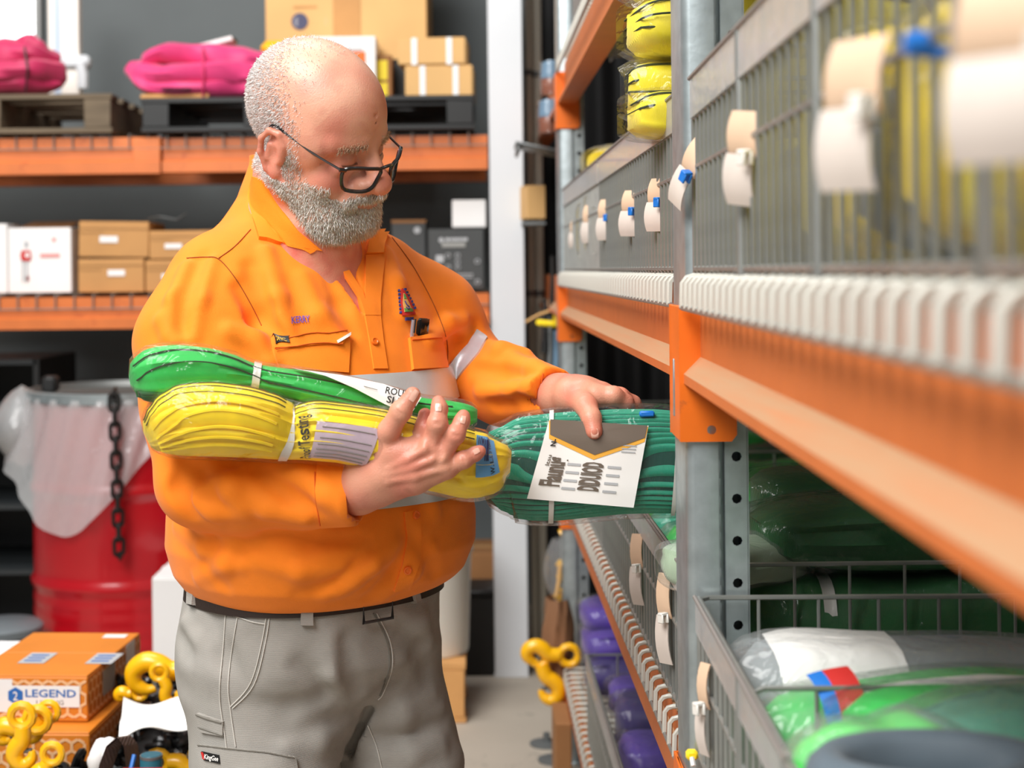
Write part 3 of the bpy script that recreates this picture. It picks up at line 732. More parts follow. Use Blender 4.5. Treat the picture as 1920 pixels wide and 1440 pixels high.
# --- upper shelf: pallets
m_pal = mat('weathered_pallet_wood', (104, 90, 72), .85, var=.2, vscale=7, stretch=(1, 1, 6)); m_palb = mat('fresh_pallet_wood', (206, 152, 92), .8, var=.12, vscale=8)
def pallet(name, label, x0, x1, y0, y1, z0, h, m, mb_=None, nb=3, slats=5):
    p = empty(name, ((x0 + x1) / 2, (y0 + y1) / 2, z0), label, 'pallet'); t = .019
    for i in range(nb):
        x = lerp(x0 + .05, x1 - .05, i / (nb - 1)); obj('bearer', MB().box((x, (y0 + y1) / 2, z0 + h / 2), (.09, y1 - y0, h - 2 * t), .002), m, p)
    for i in range(slats):
        y = lerp(y0 + .05, y1 - .05, i / (slats - 1))
        obj('deck_slat', MB().box(((x0 + x1) / 2, y, z0 + h - t / 2), (x1 - x0, .1, t - .001), .002), mb_ or m, p)
        if i % 2 == 0: obj('bottom_slat', MB().box(((x0 + x1) / 2, y, z0 + t / 2), (x1 - x0, .1, t - .001), .002), m, p)
    return p
a = P(214, 250, YR); hp = .135
pallet('wooden_pallet', 'weathered brown wooden pallet at the left end of the upper shelf', a.x - .85, a.x, YR - .03, YR + .75, ZU, hp, m_pal)
a, b = P(268, 250, YR), P(890, 250, YR)
pallet('plastic_pallet', 'long black pallet on the upper shelf under the pink slings and cartons', a.x, b.x, YR - .03, YR + .75, ZU, .118, m_blk, nb=4)
obj_ = tag(obj('timber_offcut', MB().box((P(325, 190, YR).x, YR + .05, ZU + .118 + .009), (.235, .06, .017), .003), m_palb), 'short pale timber strip under the pink sling bundle', 'timber')
ZP = ZU + .118
# --- pink slings: looped folded roundslings
m_pink = mat('pink_webbing', (212, 50, 114), .6, var=.14, vscale=12, sheen=.3, bump=.3, bscale=25); m_dpink = mat('crimson_pink_webbing', (184, 28, 82), .6, var=.2, vscale=10, sheen=.3, bump=.4, bscale=20)
def ptube(path, ry, rz, nth=16, seed=0.):
    """flattened soft tube along px path [(px,py,Y,scale)]"""
    pts = [P(*q[:3]) for q in path]; n = len(pts); mb = MB(); M_ = 6 * (n - 1)
    def cr(i, t):
        p0, p1, p2, p3 = pts[max(i - 1, 0)], pts[i], pts[min(i + 1, n - 1)], pts[min(i + 2, n - 1)]
        return .5 * ((2 * p1) + (p2 - p0) * t + (2 * p0 - 5 * p1 + 4 * p2 - p3) * t * t + (3 * p1 - p0 - 3 * p2 + p3) * t ** 3)
    def fn(a, b):
        k = a * (n - 1); i = min(int(k), n - 2); t = k - i; c = cr(i, t)
        tg = (cr(i, min(t + .05, 1)) - cr(i, max(t - .05, 0))).normalized(); s = lerp(path[i][3], path[i + 1][3], t)
        up = Vector((0, 0, 1)); bn = tg.cross(Vector((0, 1, 0)));
        bn = bn.normalized() if bn.length > .2 else Vector((0, 0, 1)); dp = bn.cross(tg).normalized()
        th = b * 2 * math.pi; w = 1 + .08 * math.sin(3 * th + a * 9 + seed) + .05 * math.sin(a * 31 + seed)
        e = min(1, (a * (1 - a) * 14) ** .5 + .15)
        return c + bn * (sgnpow(math.sin(th), .7) * rz * s * w * e) + dp * (sgnpow(math.cos(th), .7) * ry * s * w * e)
    mb.grid(fn, M_, nth, False, True); mb.f.append(tuple(range(nth))); mb.f.append(tuple(range(M_ * nth, M_ * nth + nth))); return mb
pk = empty('pink_sling', (P(375, 185, YR + .25).x, YR + .25, ZP + .018), 'bright pink coiled round sling on the black pallet behind the man', 'sling')
Yp = YR + .2
obj('lower_loop', ptube([(262, 140, Yp, .9), (300, 168, Yp - .05, 1), (370, 172, Yp - .08, 1), (440, 170, Yp - .05, 1), (495, 166, Yp, 1)], .12, .034, seed=1), m_pink, pk)
obj('middle_loop', ptube([(268, 138, Yp, .9), (310, 146, Yp - .06, 1), (380, 143, Yp - .1, 1), (450, 142, Yp - .06, 1), (470, 145, Yp, .8)], .11, .045, seed=2), m_pink, pk)
obj('upper_loop', ptube([(292, 118, Yp, .9), (320, 106, Yp - .03, 1), (380, 108, Yp - .06, 1), (450, 112, Yp - .03, 1), (500, 118, Yp, .9)], .11, .04, seed=3), m_pink, pk)
obj('inner_coil', ptube([(285, 135, Yp + .12, 1), (380, 140, Yp + .1, 1.3), (480, 140, Yp + .12, 1)], .08, .06, seed=4), m_dpink, pk)
for px in (381, ): obj('tie_cord', MB().tube([P(px, 90, Yp - .165), P(px + 1, 130, Yp - .21), P(px, 165, Yp - .2), P(px, 184, Yp - .18)], .004, 6), m_dpink, pk)
for i in range(12):
    obj('stitching', MB().tube([P(304 + i * 4.5, 171 + (i % 2), Yp - .205), P(306 + i * 4.5, 164, Yp - .206)], .0022, 5), m_blk, pk)
pk2 = empty('pink_sling', (P(40, 175, YR + .2).x, YR + .2, ZU + hp), 'crimson pink tied sling bundle on the wooden pallet under the window', 'sling')
zz = [(-45, 120, Yp, .9), (0, 108, Yp - .04, 1), (50, 105, Yp - .05, 1), (92, 118, Yp, .8)]
obj('upper_loop', ptube(zz, .12, .055, seed=5), m_dpink, pk2)
obj('middle_loop', ptube([(-45, 138, Yp, .9), (0, 140, Yp - .07, 1), (55, 138, Yp - .07, 1), (98, 142, Yp, .8)], .12, .05, seed=6), m_dpink, pk2)
obj('lower_loop', ptube([(-45, 162, Yp, .9), (0, 165, Yp - .06, 1), (55, 162, Yp - .06, 1), (96, 160, Yp, .8)], .11, .036, seed=7), m_dpink, pk2)
obj('knot', ptube([(38, 100, Yp - .08, .8), (52, 84, Yp - .1, 1), (70, 96, Yp - .1, 1), (82, 112, Yp - .08, .7)], .04, .04, seed=8), m_dpink, pk2)
obj('tie_cord', MB().tube([P(46, 88, Yp - .17), P(52, 130, Yp - .205), P(48, 172, Yp - .18)], .004, 6), m_blk, pk2)
# items on the wooden pallet
c = carton('white_board', 'tall white board leaning under the window beside the pink bundle', 90, -60, 146, 100, YR + .55, .05, mat('white_board_mat', (244, 236, 226), .5), flaps=False, zbase=ZU + hp + .055)
c.dec(mat('pale_blue_print', (190, 204, 224), .6), .2, 0, .22, .9, 'printed_stripe')
br = empty('white_bracket', (P(130, 168, YR + .5).x, YR + .5, ZU + hp), 'white bent plastic bracket on the wooden pallet', 'bracket')
obj('arm', MB().box(P(128, 120, YR + .56) + Vector((0, 0, .006)), (.17, .06, .05), .012), m_white, br); obj('leg', MB().tube([P(150, 118, YR + .5), P(155, 140, YR + .5), P(155, 166, YR + .5)], .02, 8), m_white, br)
# things right of pink sling
wf = empty('folded_sheet', P(415, 92, YR + .3), 'folded white sheet with dark edge on top of the pink sling', 'sheet')
obj('sheet', MB().box(P(408, 84, YR + .32), (.13, .12, .018), .004, Matrix.Rotation(R(-14), 3, 'Y')), m_cbw, wf); obj('dark_clip', MB().box(P(432, 76, YR + .32), (.04, .1, .014), .004, Matrix.Rotation(R(-8), 3, 'Y')), m_blk, wf)
big = carton('large_carton', 'large tan cardboard carton with round mark and barcode at the top', 500, -190, 800, 92, YR + .42, .42, m_cbt, rot=-.02, zbase=ZP)
big.dec(m_cb, .42, 0, .17, 1, 'tape_strip')
big.e.location.z += 0
def disc(c, fx, fz, r, m_, nm, off=.0012):
    o = c.o + c.ux * fx + c.uy * fz + (c.ux.cross(c.uy)) * off
    vs = [o + (c.ux * math.cos(k * math.pi / 12) + c.uy * math.sin(k * math.pi / 12)) * r for k in range(24)]
    return obj(nm, (vs, [tuple(range(24))]), m_, c.e, smooth=0, flip_fix=False)
s_ = YR + .42
q = P(562, 40, s_); disc(big, q.x - big.o.x, q.z - big.o.z, .031, m_navy, 'round_mark')
q = P(602, 55, s_); big_lab = decal(m_cbw, big.e, Vector((q.x, big.o.y - .0005, q.z)), X, Z, .105, .058, 'barcode_label')
for i in range(9):
    decal(m_lgreyp, big.e, Vector((q.x + .018 + i * .0078, big.o.y - .0015, q.z + .014)), X, Z, .0042, .032, 'barcode_bar')
q = P(548, 40, s_); lettering('@', m_lgreyp, big.e, Vector((q.x + .008, big.o.y - .003, q.z - .012)), X, Z, .03, .034)
for (x0_, x1_, y_, h_) in ((550, 595, 16, .01), (602, 680, 22, .004), (550, 590, 74, .008)):
    q = P(x0_, y_, s_); decal(m_cb, big.e, Vector((q.x, big.o.y - .001, q.z)), X, Z, (x1_ - x0_) / 507, h_, 'faint_print')
wc = carton('white_carton', 'white carton with an orange square behind the man\'s head', 585, 68, 704, 180, YR + .2, .2, m_cbw, zbase=ZP)
wc.dec(m_orp, .55, .57, .29, .2, 'orange_panel'); wc.dec(m_lgreyp, .55, .79, .25, .03, 'grey_print')
yb = carton('yellow_carton', 'small yellow and black carton beside the white carton', 704, 104, 734, 180, YR + .25, .12, m_cbd, zbase=ZP)
yb.dec(mat('yellow_print', (232, 206, 20), .5), .02, .5, .72, .4, 'yellow_panel'); yb.dec(MATS['yellow_print'], .02, .02, .72, .42, 'yellow_panel')
ye = empty('yellow_cover', P(515, 105, YR + .3), 'yellow plastic cover poking out left of the white carton', 'cover')
obj('shell', MB().box(P(530, 92, YR + .3), (.15, .1, .052), .02), mat('warm_yellow_plastic', (246, 178, 16), .4), ye); obj('lip', MB().box(P(530, 104, YR + .29), (.14, .1, .008), .003), MATS['warm_yellow_plastic'], ye)
obj('dark_tub', MB().box((P(735, 150, YR + .45).x, YR + .48, ZP + .09), (.17, .15, .18), .01), m_blk); tag(COL.objects['dark_tub'], 'black tub in shadow between the yellow carton and strapped boxes', 'tub')
obj('rim', MB().box((P(735, 150, YR + .45).x, YR + .48, ZP + .175), (.185, .165, .012), .004), m_blk, COL.objects['dark_tub'])
for i, (x0_, y0_, x1_, y1_, rt) in enumerate(((762, 122, 888, 172, -.04), (750, 70, 876, 122, -.06))):
    cc = carton('strapped_carton', ('lower tan carton with two white straps on the black pallet', 'upper tan carton with two white straps stacked on another')[i], x0_, y0_, x1_, y1_, YR + .12, .24, m_cbt, rot=rt, group='strapped cartons',
                zbase=ZP if i == 0 else None)
    for k, fx in enumerate((.22, .71) if i == 0 else (.2, .72)): cc.dec(m_cbw, fx, 0, .085, 1, 'strap')
# --- lower shelf cartons
wcl = carton('white_carton', 'white carton with a red chain hoist picture on the lower shelf', 16, 427, 133, 548, YR + .06, .25, m_cbw, zbase=ZL)
hk = wcl
wcl.dec(m_red, .21, .5, .15, .16, 'red_hoist_print'); disc(wcl, wcl.w * .285, wcl.h * .58, .019, m_red, 'hoist_body_print', .002)
disc(wcl, wcl.w * .31, wcl.h * .59, .008, m_cbw, 'hoist_hub_print', .003)
wcl.dec(m_lgreyp, .22, .18, .03, .34, 'chain_print'); wcl.dec(m_lgreyp, .28, .18, .035, .34, 'chain_print'); wcl.dec(m_red, .28, .2, .05, .07, 'hook_print'); wcl.dec(m_lgreyp, .26, .72, .06, .08, 'hook_print')
wcl.dec(mat('pale_red_print', (226, 150, 146), .6), .51, .555, .31, .055, 'brand_print'); wcl.dec(MATS['pale_red_print'], .7, .8, .06, .05, 'mark_print')
obj('open_flap', MB().box(wcl.T((.0, .02, wcl.h + .015)), (wcl.w * .8, .16, .005), .001, Matrix.Rotation(R(9), 3, 'X')), m_cbd, wcl.e)
carton('white_carton', 'white carton cut off by the left edge of the picture', -70, 420, 13, 548, YR + .06, .24, m_cbw, zbase=ZL)
for i, (x0_, y0_, x1_, y1_, rt, tl, zb, lx, ly) in enumerate(((147, 485, 270, 545, .0, 0, ZL, .45, .5), (146, 415, 276, 484, .02, R(1.2), None, .3, .42), (273, 487, 395, 545, .0, 0, ZL, .25, .4), (282, 432, 405, 487, -.03, 0, None, .24, .38))):
    cc = carton('brown_carton', ('brown carton with white handle slot, bottom left of four', 'crooked brown carton on top of the left stack', 'brown carton at the bottom half hidden by the shoulder', 'brown carton on top half hidden by the shoulder')[i],
                x0_, y0_, x1_, y1_, YR + .05, .3, m_cb, zbase=zb, rot=rt, tilt=tl, group='brown cartons on the lower shelf')
    h_ = cc.dec(m_cbw, lx, ly, .26, .18, 'label_sticker')
    cc.dec(m_edge, 0, .8, 1, .012, 'flap_edge'); cc.dec(m_edge, 0, .68, .35, .01, 'flap_edge')
gb = carton('charcoal_carton', 'dark grey printed carton at the right end of the lower shelf', 803, 429, 907, 527, YR + .05, .2, m_cbg, zbase=ZL)
disc(gb, gb.w * .24, gb.h * .82, .0085, m_lgreyp, 'logo_print', .0012)
for k, (fx, fw) in enumerate(((.31, .08), (.40, .05), (.46, .08), (.55, .06), (.62, .09))): gb.dec(m_lgreyp, fx, .80, fw, .055, 'brand_print')
gb.dec(mat('mid_grey_print', (150, 150, 146), .6), .25, .70, .42, .08, 'brand_panel')
for fx, fz in ((.36, .56), (.36, .37), (.53, .56), (.53, .46), (.53, .37)): disc(gb, gb.w * fx, gb.h * fz, .0085, m_lgreyp, 'dial_print', .0012); disc(gb, gb.w * fx, gb.h * fz, .006, m_cbg, 'dial_hole_print', .002)
gb.dec(m_lgreyp, .3, .24, .5, .018, 'text_line'); gb.dec(m_lgreyp, .3, .19, .5, .018, 'text_line'); gb.dec(m_cbw, .34, .05, .25, .11, 'label_sticker')
gb.dec(m_lgreyp, .14, .45, .14, .12, 'picture_print')
for fz in (.12, .46): disc(gb, gb.w * .88, gb.h * fz, .009, m_lgreyp, 'round_print', .0012); disc(gb, gb.w * .88, gb.h * fz, .006, m_cbg, 'round_print_centre', .002)
ws = carton('small_white_carton', 'small white carton standing on the dark grey carton', 848, 375, 911, 428, YR + .07, .12, m_cbw)
gb2 = carton('charcoal_carton', 'second dark grey carton partly hidden behind the shoulder', 735, 412, 798, 527, YR + .14, .2, m_cbg, zbase=ZL)
disc(gb2, gb2.w * .75, gb2.h * .85, .012, m_lgreyp, 'round_print', .0012); gb2.dec(m_cbd, 0, .955, 1, .045, 'brown_edge')
wr = tag(obj('loose_strap', MB().tube([P(275, 410, YR + .12), P(300, 406, YR + .05), P(330, 412, YR + .05), P(350, 400, YR + .1)], .003, 5), m_gal2), 'thin grey strap curling behind the brown cartons', 'strap')
# ================================================================== FLOOR LEVEL BACKGROUND
YD = 4.93
qd = P(239, 1246, YD); R_ = .292; zb = .15
pallet('wooden_pallet', 'low wooden pallet under the red drum', qd.x - .4, qd.x + .42, YD - .36, YD + .36, 0, zb - .002, m_pal)
m_redp = mat('red_drum_paint', (176, 10, 24), .28, var=.1, vscale=6, coat=.35, bump=.12, bscale=6, dirt=((120, 14, 20), 14, .66))
dr = empty('steel_drum', (qd.x, YD, zb), 'red steel drum with plastic liner and hanging black chain', 'drum')
prof = [(.0, 0), (R_ - .012, 0), (R_, .006), (R_, .016), (R_ - .008, .024)]
for k in range(1, 60):
    z = .024 + k * .0138; r = R_ - .008
    for zc in (.295, .585): r += .012 * math.exp(-((z - zc) / .012) ** 2)
    for zc in (.12, .16, .20, .24): r += .003 * math.exp(-((z - zc) / .01) ** 2)
    prof.append((r, z))
prof += [(R_ - .006, .862), (R_, .868), (R_, .878), (R_ - .01, .88)]
obj('drum_body', MB().lathe(prof, (qd.x, YD, zb), 64, cap=False), m_redp, dr, smooth=60)
obj('clamp_ring', MB().lathe([(R_ - .004, .852), (R_ + .009, .855), (R_ + .009, .885), (R_ - .004, .888)], (qd.x, YD, zb), 64, cap=False), m_galv, dr)
obj('lid', MB().lathe([(.0, .872), (R_ - .02, .872), (R_ - .01, .89), (R_ - .002, .89)], (qd.x, YD, zb), 64, cap=False), mat('grey_lid', (110, 112, 110), .4, .5), dr)
def liner(a, b):
    th = -math.pi + a * math.pi * 2; 
    low = .26 + .05 * math.sin(th * 3 + 1) + .10 * math.exp(-((th + 2.0) / .5) ** 2) - .12 * math.exp(-((th + .7) / .5) ** 2) 
    z = .868 - b * low
    r = R_ + .006 + .022 * b + .012 * b * math.sin(th * 9 + 3 * b) + .006 * math.sin(th * 23 + 8 * b) + .05 * math.exp(-((th + 2.75) / .4) ** 2) * b
    return Vector((qd.x + r * math.cos(th), YD + r * math.sin(th), zb + z))
obj('plastic_liner', MB().grid(liner, 120, 14, True, False), plastic_film('milky_liner', (.96, .93, .94), .34, .9, 14, 1.0), dr, smooth=180)
obj('gathered_bag', MB().grid(lambda a, b: Vector((qd.x - R_ - .02 + .075 * math.cos(a * 6.283) * math.sin(b * math.pi) ** .7 * (1 + .15 * math.sin(a * 25)), YD - .05 + .12 * math.sin(a * 6.283) * math.sin(b * math.pi) ** .7, zb + .9 - b * .26)), 30, 14, True, False), plastic_film('grey_bag_film', (.6, .62, .62), .3, .8, 14, 1.), dr, smooth=180)
# chain on the drum
m_chain = mat('black_chain_steel', (34, 32, 30), .45, .4)
def link_mesh(L, Wd, r):
    pts = []
    for k in range(20):
        a = 2 * math.pi * k / 20; pts.append((math.cos(a) * (Wd / 2 - r), 0, math.sin(a) * (Wd / 2 - r) + math.copysign(L / 2 - Wd / 2, math.sin(a))))
    return MB().tube(pts, r, 6, True)
chn = empty('hanging_chain', P(216, 745, YD - .33), 'black chain hanging down the front of the red drum', 'chain')
lm = link_mesh(.066, .04, .0062); me = None
for k in range(11):
    p = P(214 + k * .9, 755 + k * 27, YD - .335)
    if me is None:
        t = obj('chain_link', MB().add([Vector(v) + p for v in lm.v], lm.f), m_chain, chn)
        co = np.zeros(len(t.data.vertices) * 3); t.data.vertices.foreach_get('co', co); co = co.reshape(-1, 3) - np.array(p - ORG[chn.name]); t.data.vertices.foreach_set('co', co.ravel()); t.location = p - ORG[chn.name]; me = t.data
    else: inst('chain_link', me, chn, p, (0, 0, R(25 + 85 * (k % 2))))
obj('end_hook', MB().tube([P(222, 1034, YD - .335), P(228, 1040, YD - .335), P(224, 1050, YD - .335), P(221, 1044, YD - .335)], .006, 6), m_chain, chn)
obj('top_hook', MB().tube([P(214, 755, YD - .335), P(213, 738, YD - .32), P(216, 728, YD - .28), P(216, 735, YD - .22)], .007, 6), m_chain, chn)
tag(obj('lid_clamp', MB().box(P(95, 720, YD - .1), (.045, .06, .05), .008), m_blk), 'black lid clamp at the drum\'s upper left rim', 'clamp')
# dark cabinet in the shadows to the left
dc = empty('dark_cabinet', (P(20, 900, 5.45).x, 5.6, 0), 'dark shelving unit in shadow left of the drum', 'cabinet')
xa, xb = P(-200, 900, 5.4).x, P(62, 900, 5.4).x
for x in (xa, xb): obj('side_panel', MB().box((x, 5.7, .55), (.02, .5, 1.1)), m_blk, dc)
for z in (.03, .35, .58, .82, 1.09): obj('shelf', MB().box(((xa + xb) / 2, 5.7, z), (xb - xa, .5, .018)), mat('charcoal_shelf', (40, 44, 46), .5), dc)
obj('back_panel', MB().box(((xa + xb) / 2, 5.94, .55), (xb - xa, .012, 1.1)), m_blk, dc)
bk = empty('grey_bucket', P(12, 1215, 4.6), 'grey lidded bucket at the left edge beside the drum', 'bucket')
q = P(8, 1205, 4.6); m_gb = mat('grey_bucket_plastic', (104, 112, 116), .4)
obj('bucket_body', MB().lathe([(.0, -q.z), (.085, -q.z), (.1, -.05), (.1, .03)], q, 32), m_gb, bk); obj('lid', MB().lathe([(.112, .03), (.114, .05), (.1, .062), (.0, .066)], q, 32), m_gb, bk)
obj('stone_block', MB().box((P(68, 1192, 4.95).x, 4.95, P(68, 1192, 4.95).z / 2), (.08, .1, P(68, 1183, 4.95).z), .006), mat('pale_stone', (150, 136, 112), .8)); tag(COL.objects['stone_block'], 'pale block standing in the gap left of the drum', 'block')
wb = carton('white_carton', 'plain white carton standing between the drum and the trousers', 287, 1082, 420, 1300, 4.35, .3, m_cbw, zbase=0.0, flaps=True, tape=m_cbw)
# white pail on a small pallet
YB = 4.9; q = P(838, 1226, YB); m_pail = mat('cream_white_pail', (226, 222, 212), .35, sss=.1)
pl = pallet('wooden_pallet', 'fresh timber pallet under the white pail', q.x - .42, P(874, 1226, YB).x, YB - .13, YB + .25, 0, q.z + .0, m_palb, slats=3)
ztop = P(838, 980, YB).z; hb = ztop - q.z; rb = .135
pa = empty('white_pail', (q.x - .055, YB + .05, q.z + .002), 'tall white plastic pail with lid standing on a timber pallet', 'pail')
o_ = (q.x - .055, YB + .05, q.z + .002)
obj('pail_body', MB().lathe([(.0, 0), (rb * .9, 0), (rb * .92, .01), (rb, hb * .78), (rb + .003, hb * .79), (rb + .004, hb * .8)], o_, 40), m_pail, pa)
obj('collar', MB().lathe([(rb, hb * .76), (rb + .006, hb * .765), (rb + .006, hb * .79), (rb + .001, hb * .80), (rb + .001, hb * .9), (rb + .006, hb * .905)], o_, 40), m_pail, pa)
obj('lid', MB().lathe([(rb + .008, hb * .90), (rb + .010, hb * .95), (rb + .006, hb * .985), (rb - .008, hb), (rb - .014, hb * .985), (0, hb * .985)], o_, 40), m_pail, pa)
for a_ in (-.5, -1.9): obj('handle_lug', MB().lathe([(.0, 0), (.02, 0), (.02, .01), (.012, .016), (0, .017)], (o_[0] + rb * math.cos(a_), o_[1] + rb * math.sin(a_), o_[2] + hb * .83), 14, Matrix.Rotation(a_, 3, 'Z') @ Matrix.Rotation(R(90), 3, 'Y')), m_pail, pa)
carton('brown_carton', 'brown carton on the floor behind the white pail', 868, 1038, 930, 1210, 5.62, .3, m_cbd, zbase=.0)
tb = empty('black_crate', (P(905, 1210, 5.35).x, 5.4, 0), 'low black crate in shadow beside the white column', 'crate')
q = P(900, 1150, 5.3); obj('crate_body', MB().box((q.x, 5.42, .14), (.12, .2, .28), .01), m_blk, tb); obj('crate_rim', MB().box((q.x, 5.42, .285), (.13, .21, .02), .005), m_blk, tb)
# ---- clutter hanging beyond the far upright
def loose(name, label, cat, parts):
    base = None
    e = None
    for nm, mb, m_ in parts:
        if e is None: e = empty(name, Vector(mb.v[0]), label, cat)
        obj(nm, mb, m_, e, smooth=50)
    return e
YH = 4.85
cb = carton('brown_carton', 'small brown box perched beside the cream pipes', 982, 348, 1018, 412, 5.2, .1, m_cbt, rot=.2)
tag(obj('shelf_bracket', MB().box(P(1000, 420, 5.25) + Vector((0, 0, 0)), (.08, .16, .012), .002), m_gal2), 'small steel bracket carrying the brown box by the pipes', 'bracket')
m_bott = mat('brown_bottle_wrap', (140, 84, 62), .3, coat=.4); m_bluec = mat('steel_blue_cap', (110, 140, 164), .35)
for i, (px, py) in enumerate(((1030, 250), (1034, 178))):
    q = P(px, py, YH)
    loose('wrapped_roll', ('lower plastic wrapped brown roll beyond the far upright', 'upper plastic wrapped brown roll beyond the far upright')[i], 'roll',
          [('roll_core', MB().lathe([(.0, 0), (.028, 0), (.032, .01), (.032, .06), (.028, .068), (.0, .068)], q, 18), m_bott), ('blue_band', MB().lathe([(.0335, .05), (.034, .06), (.030, .10), (.012, .108), (0, .108)], q, 18), m_bluec),
           ('film', MB().lathe([(.036, -.004), (.039, .05), (.036, .105)], q, 18, cap=False), m_film)])
loose('grey_board', 'thin grey board sticking out beside the far upright', 'board', [('panel', MB().box(P(1005, 280, 5.0), (.14, .25, .008), .002, Matrix.Rotation(R(12), 3, 'Y')), m_gal2), ('lip', MB().box(P(970, 285, 5.0), (.01, .25, .02), .002), m_gal2)])
loose('yellow_lever', 'yellow lever bar sticking out beside the orange connector', 'lever', [('bar', MB().box(P(1030, 607, 4.9), (.085, .02, .02), .006, Matrix.Rotation(R(6), 3, 'Y')), m_yel), ('grip', MB().box(P(1046, 596, 4.92), (.03, .03, .05), .006), m_yel), ('strap', MB().tube([P(985, 604, 4.95), P(1010, 590, 4.95), P(1045, 578, 4.95)], .004, 6), m_cbt)])
for i, (px, py0, py1, mm) in enumerate(((1031, 590, 700, m_gal2), (1042, 620, 720, m_bluec), (1022, 560, 640, m_blk), (1036, 480, 575, m_chain))):
    loose('hanging_tool', ('thin steel rod hanging left of the far upright', 'pale blue tool hanging beside the far upright', 'black tool hanging behind the yellow lever', 'dark rod above the yellow lever')[i], 'tool',
          [('shaft', MB().tube([P(px, py0, 5.0), P(px + 1, (py0 + py1) / 2, 5.0), P(px, py1, 5.0)], [.007, .010, .012], 8), mm), ('grip', MB().tube([P(px, py1, 5.0), P(px, py1 + 22, 5.0)], .014, 8), mm)])
dkc = empty('dark_backdrop', (P(1030, 700, 6.3).x, 6.34, 0), 'added shade-dark tarp hanging behind the far upright', 'backdrop')  # black sheet added to stand in for the dark gap behind the rack
x0_, x1_ = P(1018, 700, 6.3).x, .92
obj('backdrop_sheet', MB().grid(lambda a, b: Vector((lerp(x0_, x1_, a), 6.34 + .03 * math.sin(a * 30) + .015 * math.sin(b * 9 + a * 12), lerp(.02, 2.9, b))), 60, 12), mat('backdrop_black', (20, 20, 21), .75), dkc, smooth=180)
obj('backdrop_hem', MB().tube([(lerp(x0_, x1_, k / 60), 6.34 + .03 * math.sin(k / 2), .025) for k in range(61)], .012, 6), MATS['backdrop_black'], dkc)
# yellow chain hooks and sacks hanging low by the far upright
m_yh = mat('yellow_hook_enamel', (250, 186, 10), .35, coat=.4, var=.06, vscale=20)
def hookpath(c, s, ang, flip=1, Y=4.2):
    """lifting hook outline in pixels"""
    base = [(0, -1.0), (0, -.45), (-.25, -.1), (-.35, .25), (-.15, .6), (.2, .62), (.42, .35), (.42, .05)]
    ca, sa = math.cos(ang), math.sin(ang); pts = []
    for x, y in base:
        x *= flip; pts.append(P(c[0] + s * (x * ca - y * sa), c[1] + s * (x * sa + y * ca), Y))
    return pts
def smooth_path(pts, k=4):
    out = []; n = len(pts)
    for i in range(n - 1):
        p0, p1, p2, p3 = pts[max(i - 1, 0)], pts[i], pts[i + 1], pts[min(i + 2, n - 1)]
        for j in range(k):
            t = j / k; out.append(.5 * ((2 * p1) + (p2 - p0) * t + (2 * p0 - 5 * p1 + 4 * p2 - p3) * t * t + (3 * p1 - p0 - 3 * p2 + p3) * t ** 3))
    return out + [pts[-1]]
def hook(label, c, s, ang, flip, Y, r):
    pts = smooth_path(hookpath(c, s, ang, flip, Y)); n = len(pts)
    rs = [r * (.75 + .5 * math.sin(math.pi * min(1, .25 + i / n * .9))) * (1 if i < n * .8 else 1 - .5 * (i - n * .8) / (n * .2)) for i in range(n)]
    e = empty('lifting_hook', pts[n // 2], label, 'hook', 'yellow lifting hooks')
    obj('hook_body', MB().tube(pts, rs, 10), m_yh, e)
    p0 = pts[0]; d = (pts[0] - pts[2]).normalized(); side = Vector((0, 1, 0)).cross(d).normalized()
    cpt = p0 + d * r * 1.5
    obj('eye', MB().tube([cpt + (side * math.cos(k * .5236) + d * math.sin(k * .5236)) * r * 1.5 for k in range(12)], r * .62, 8, True), m_yh, e)
    obj('latch', MB().tube([pts[int(n * .35)] , lerp(pts[int(n * .35)], pts[-1], .5), pts[-1]], r * .35, 6), m_gal2, e)
    return e
hook('yellow hook hanging low beside the far upright, upper one', (1012, 1225), 38, R(95), 1, 4.3, .017)
hook('yellow hook hanging low beside the far upright, lower one', (1030, 1285), 42, R(-20), -1, 4.3, .018)
sk = empty('brown_sack', P(1045, 1290, 4.35), 'crumpled brown paper sack hanging beside the yellow hooks', 'sack')
def sack(a, b):
    c = P(1046, lerp(1120, 1292, b), 4.38); w = .038 * math.sin(math.pi * min(1, .2 + b * .7)) ** .6 + .004; th = a * 6.2832
    return c + Vector((w * math.cos(th) * (1 + .15 * math.sin(th * 5 + b * 9)), .05 * math.sin(th) * (1 + .1 * math.sin(th * 7 + b * 6)), 0))
sb = MB().grid(sack, 28, 14, True, False); sb.f.append(tuple(i * 15 + 14 for i in range(28))); obj('sack_paper', sb, mat('kraft_sack', (136, 96, 66), .8, bump=.4, bscale=30), sk, smooth=60)
obj('sack_tie', MB().tube([P(1043, 1118, 4.38), P(1048, 1090, 4.38), P(1050, 1060, 4.38)], .006, 6), m_cbt, sk)
yb_ = empty('clear_bag', P(1048, 1090, 4.4), 'clear plastic bag with yellow fittings hanging above the brown sack', 'bag')
obj('bag_film', MB().grid(lambda a, b: P(1046, lerp(1010, 1130, b), 4.42) + Vector((.036 * math.cos(a * 6.283) * math.sin(math.pi * (.12 + .8 * b)) * (1 + .2 * math.sin(a * 30)), .03 * math.sin(a * 6.283), 0)), 28, 10, True, False), m_filmh, yb_, smooth=180)
for i, (px, py) in enumerate(((1050, 1070), (1056, 1095), (1045, 1130), (1054, 985))): obj('yellow_fitting', MB().tube(smooth_path([P(px - 5, py - 16, 4.42), P(px + 6, py - 6, 4.42), P(px + 4, py + 10, 4.42), P(px - 4, py + 16, 4.42)]), .011, 8), m_yh, yb_)
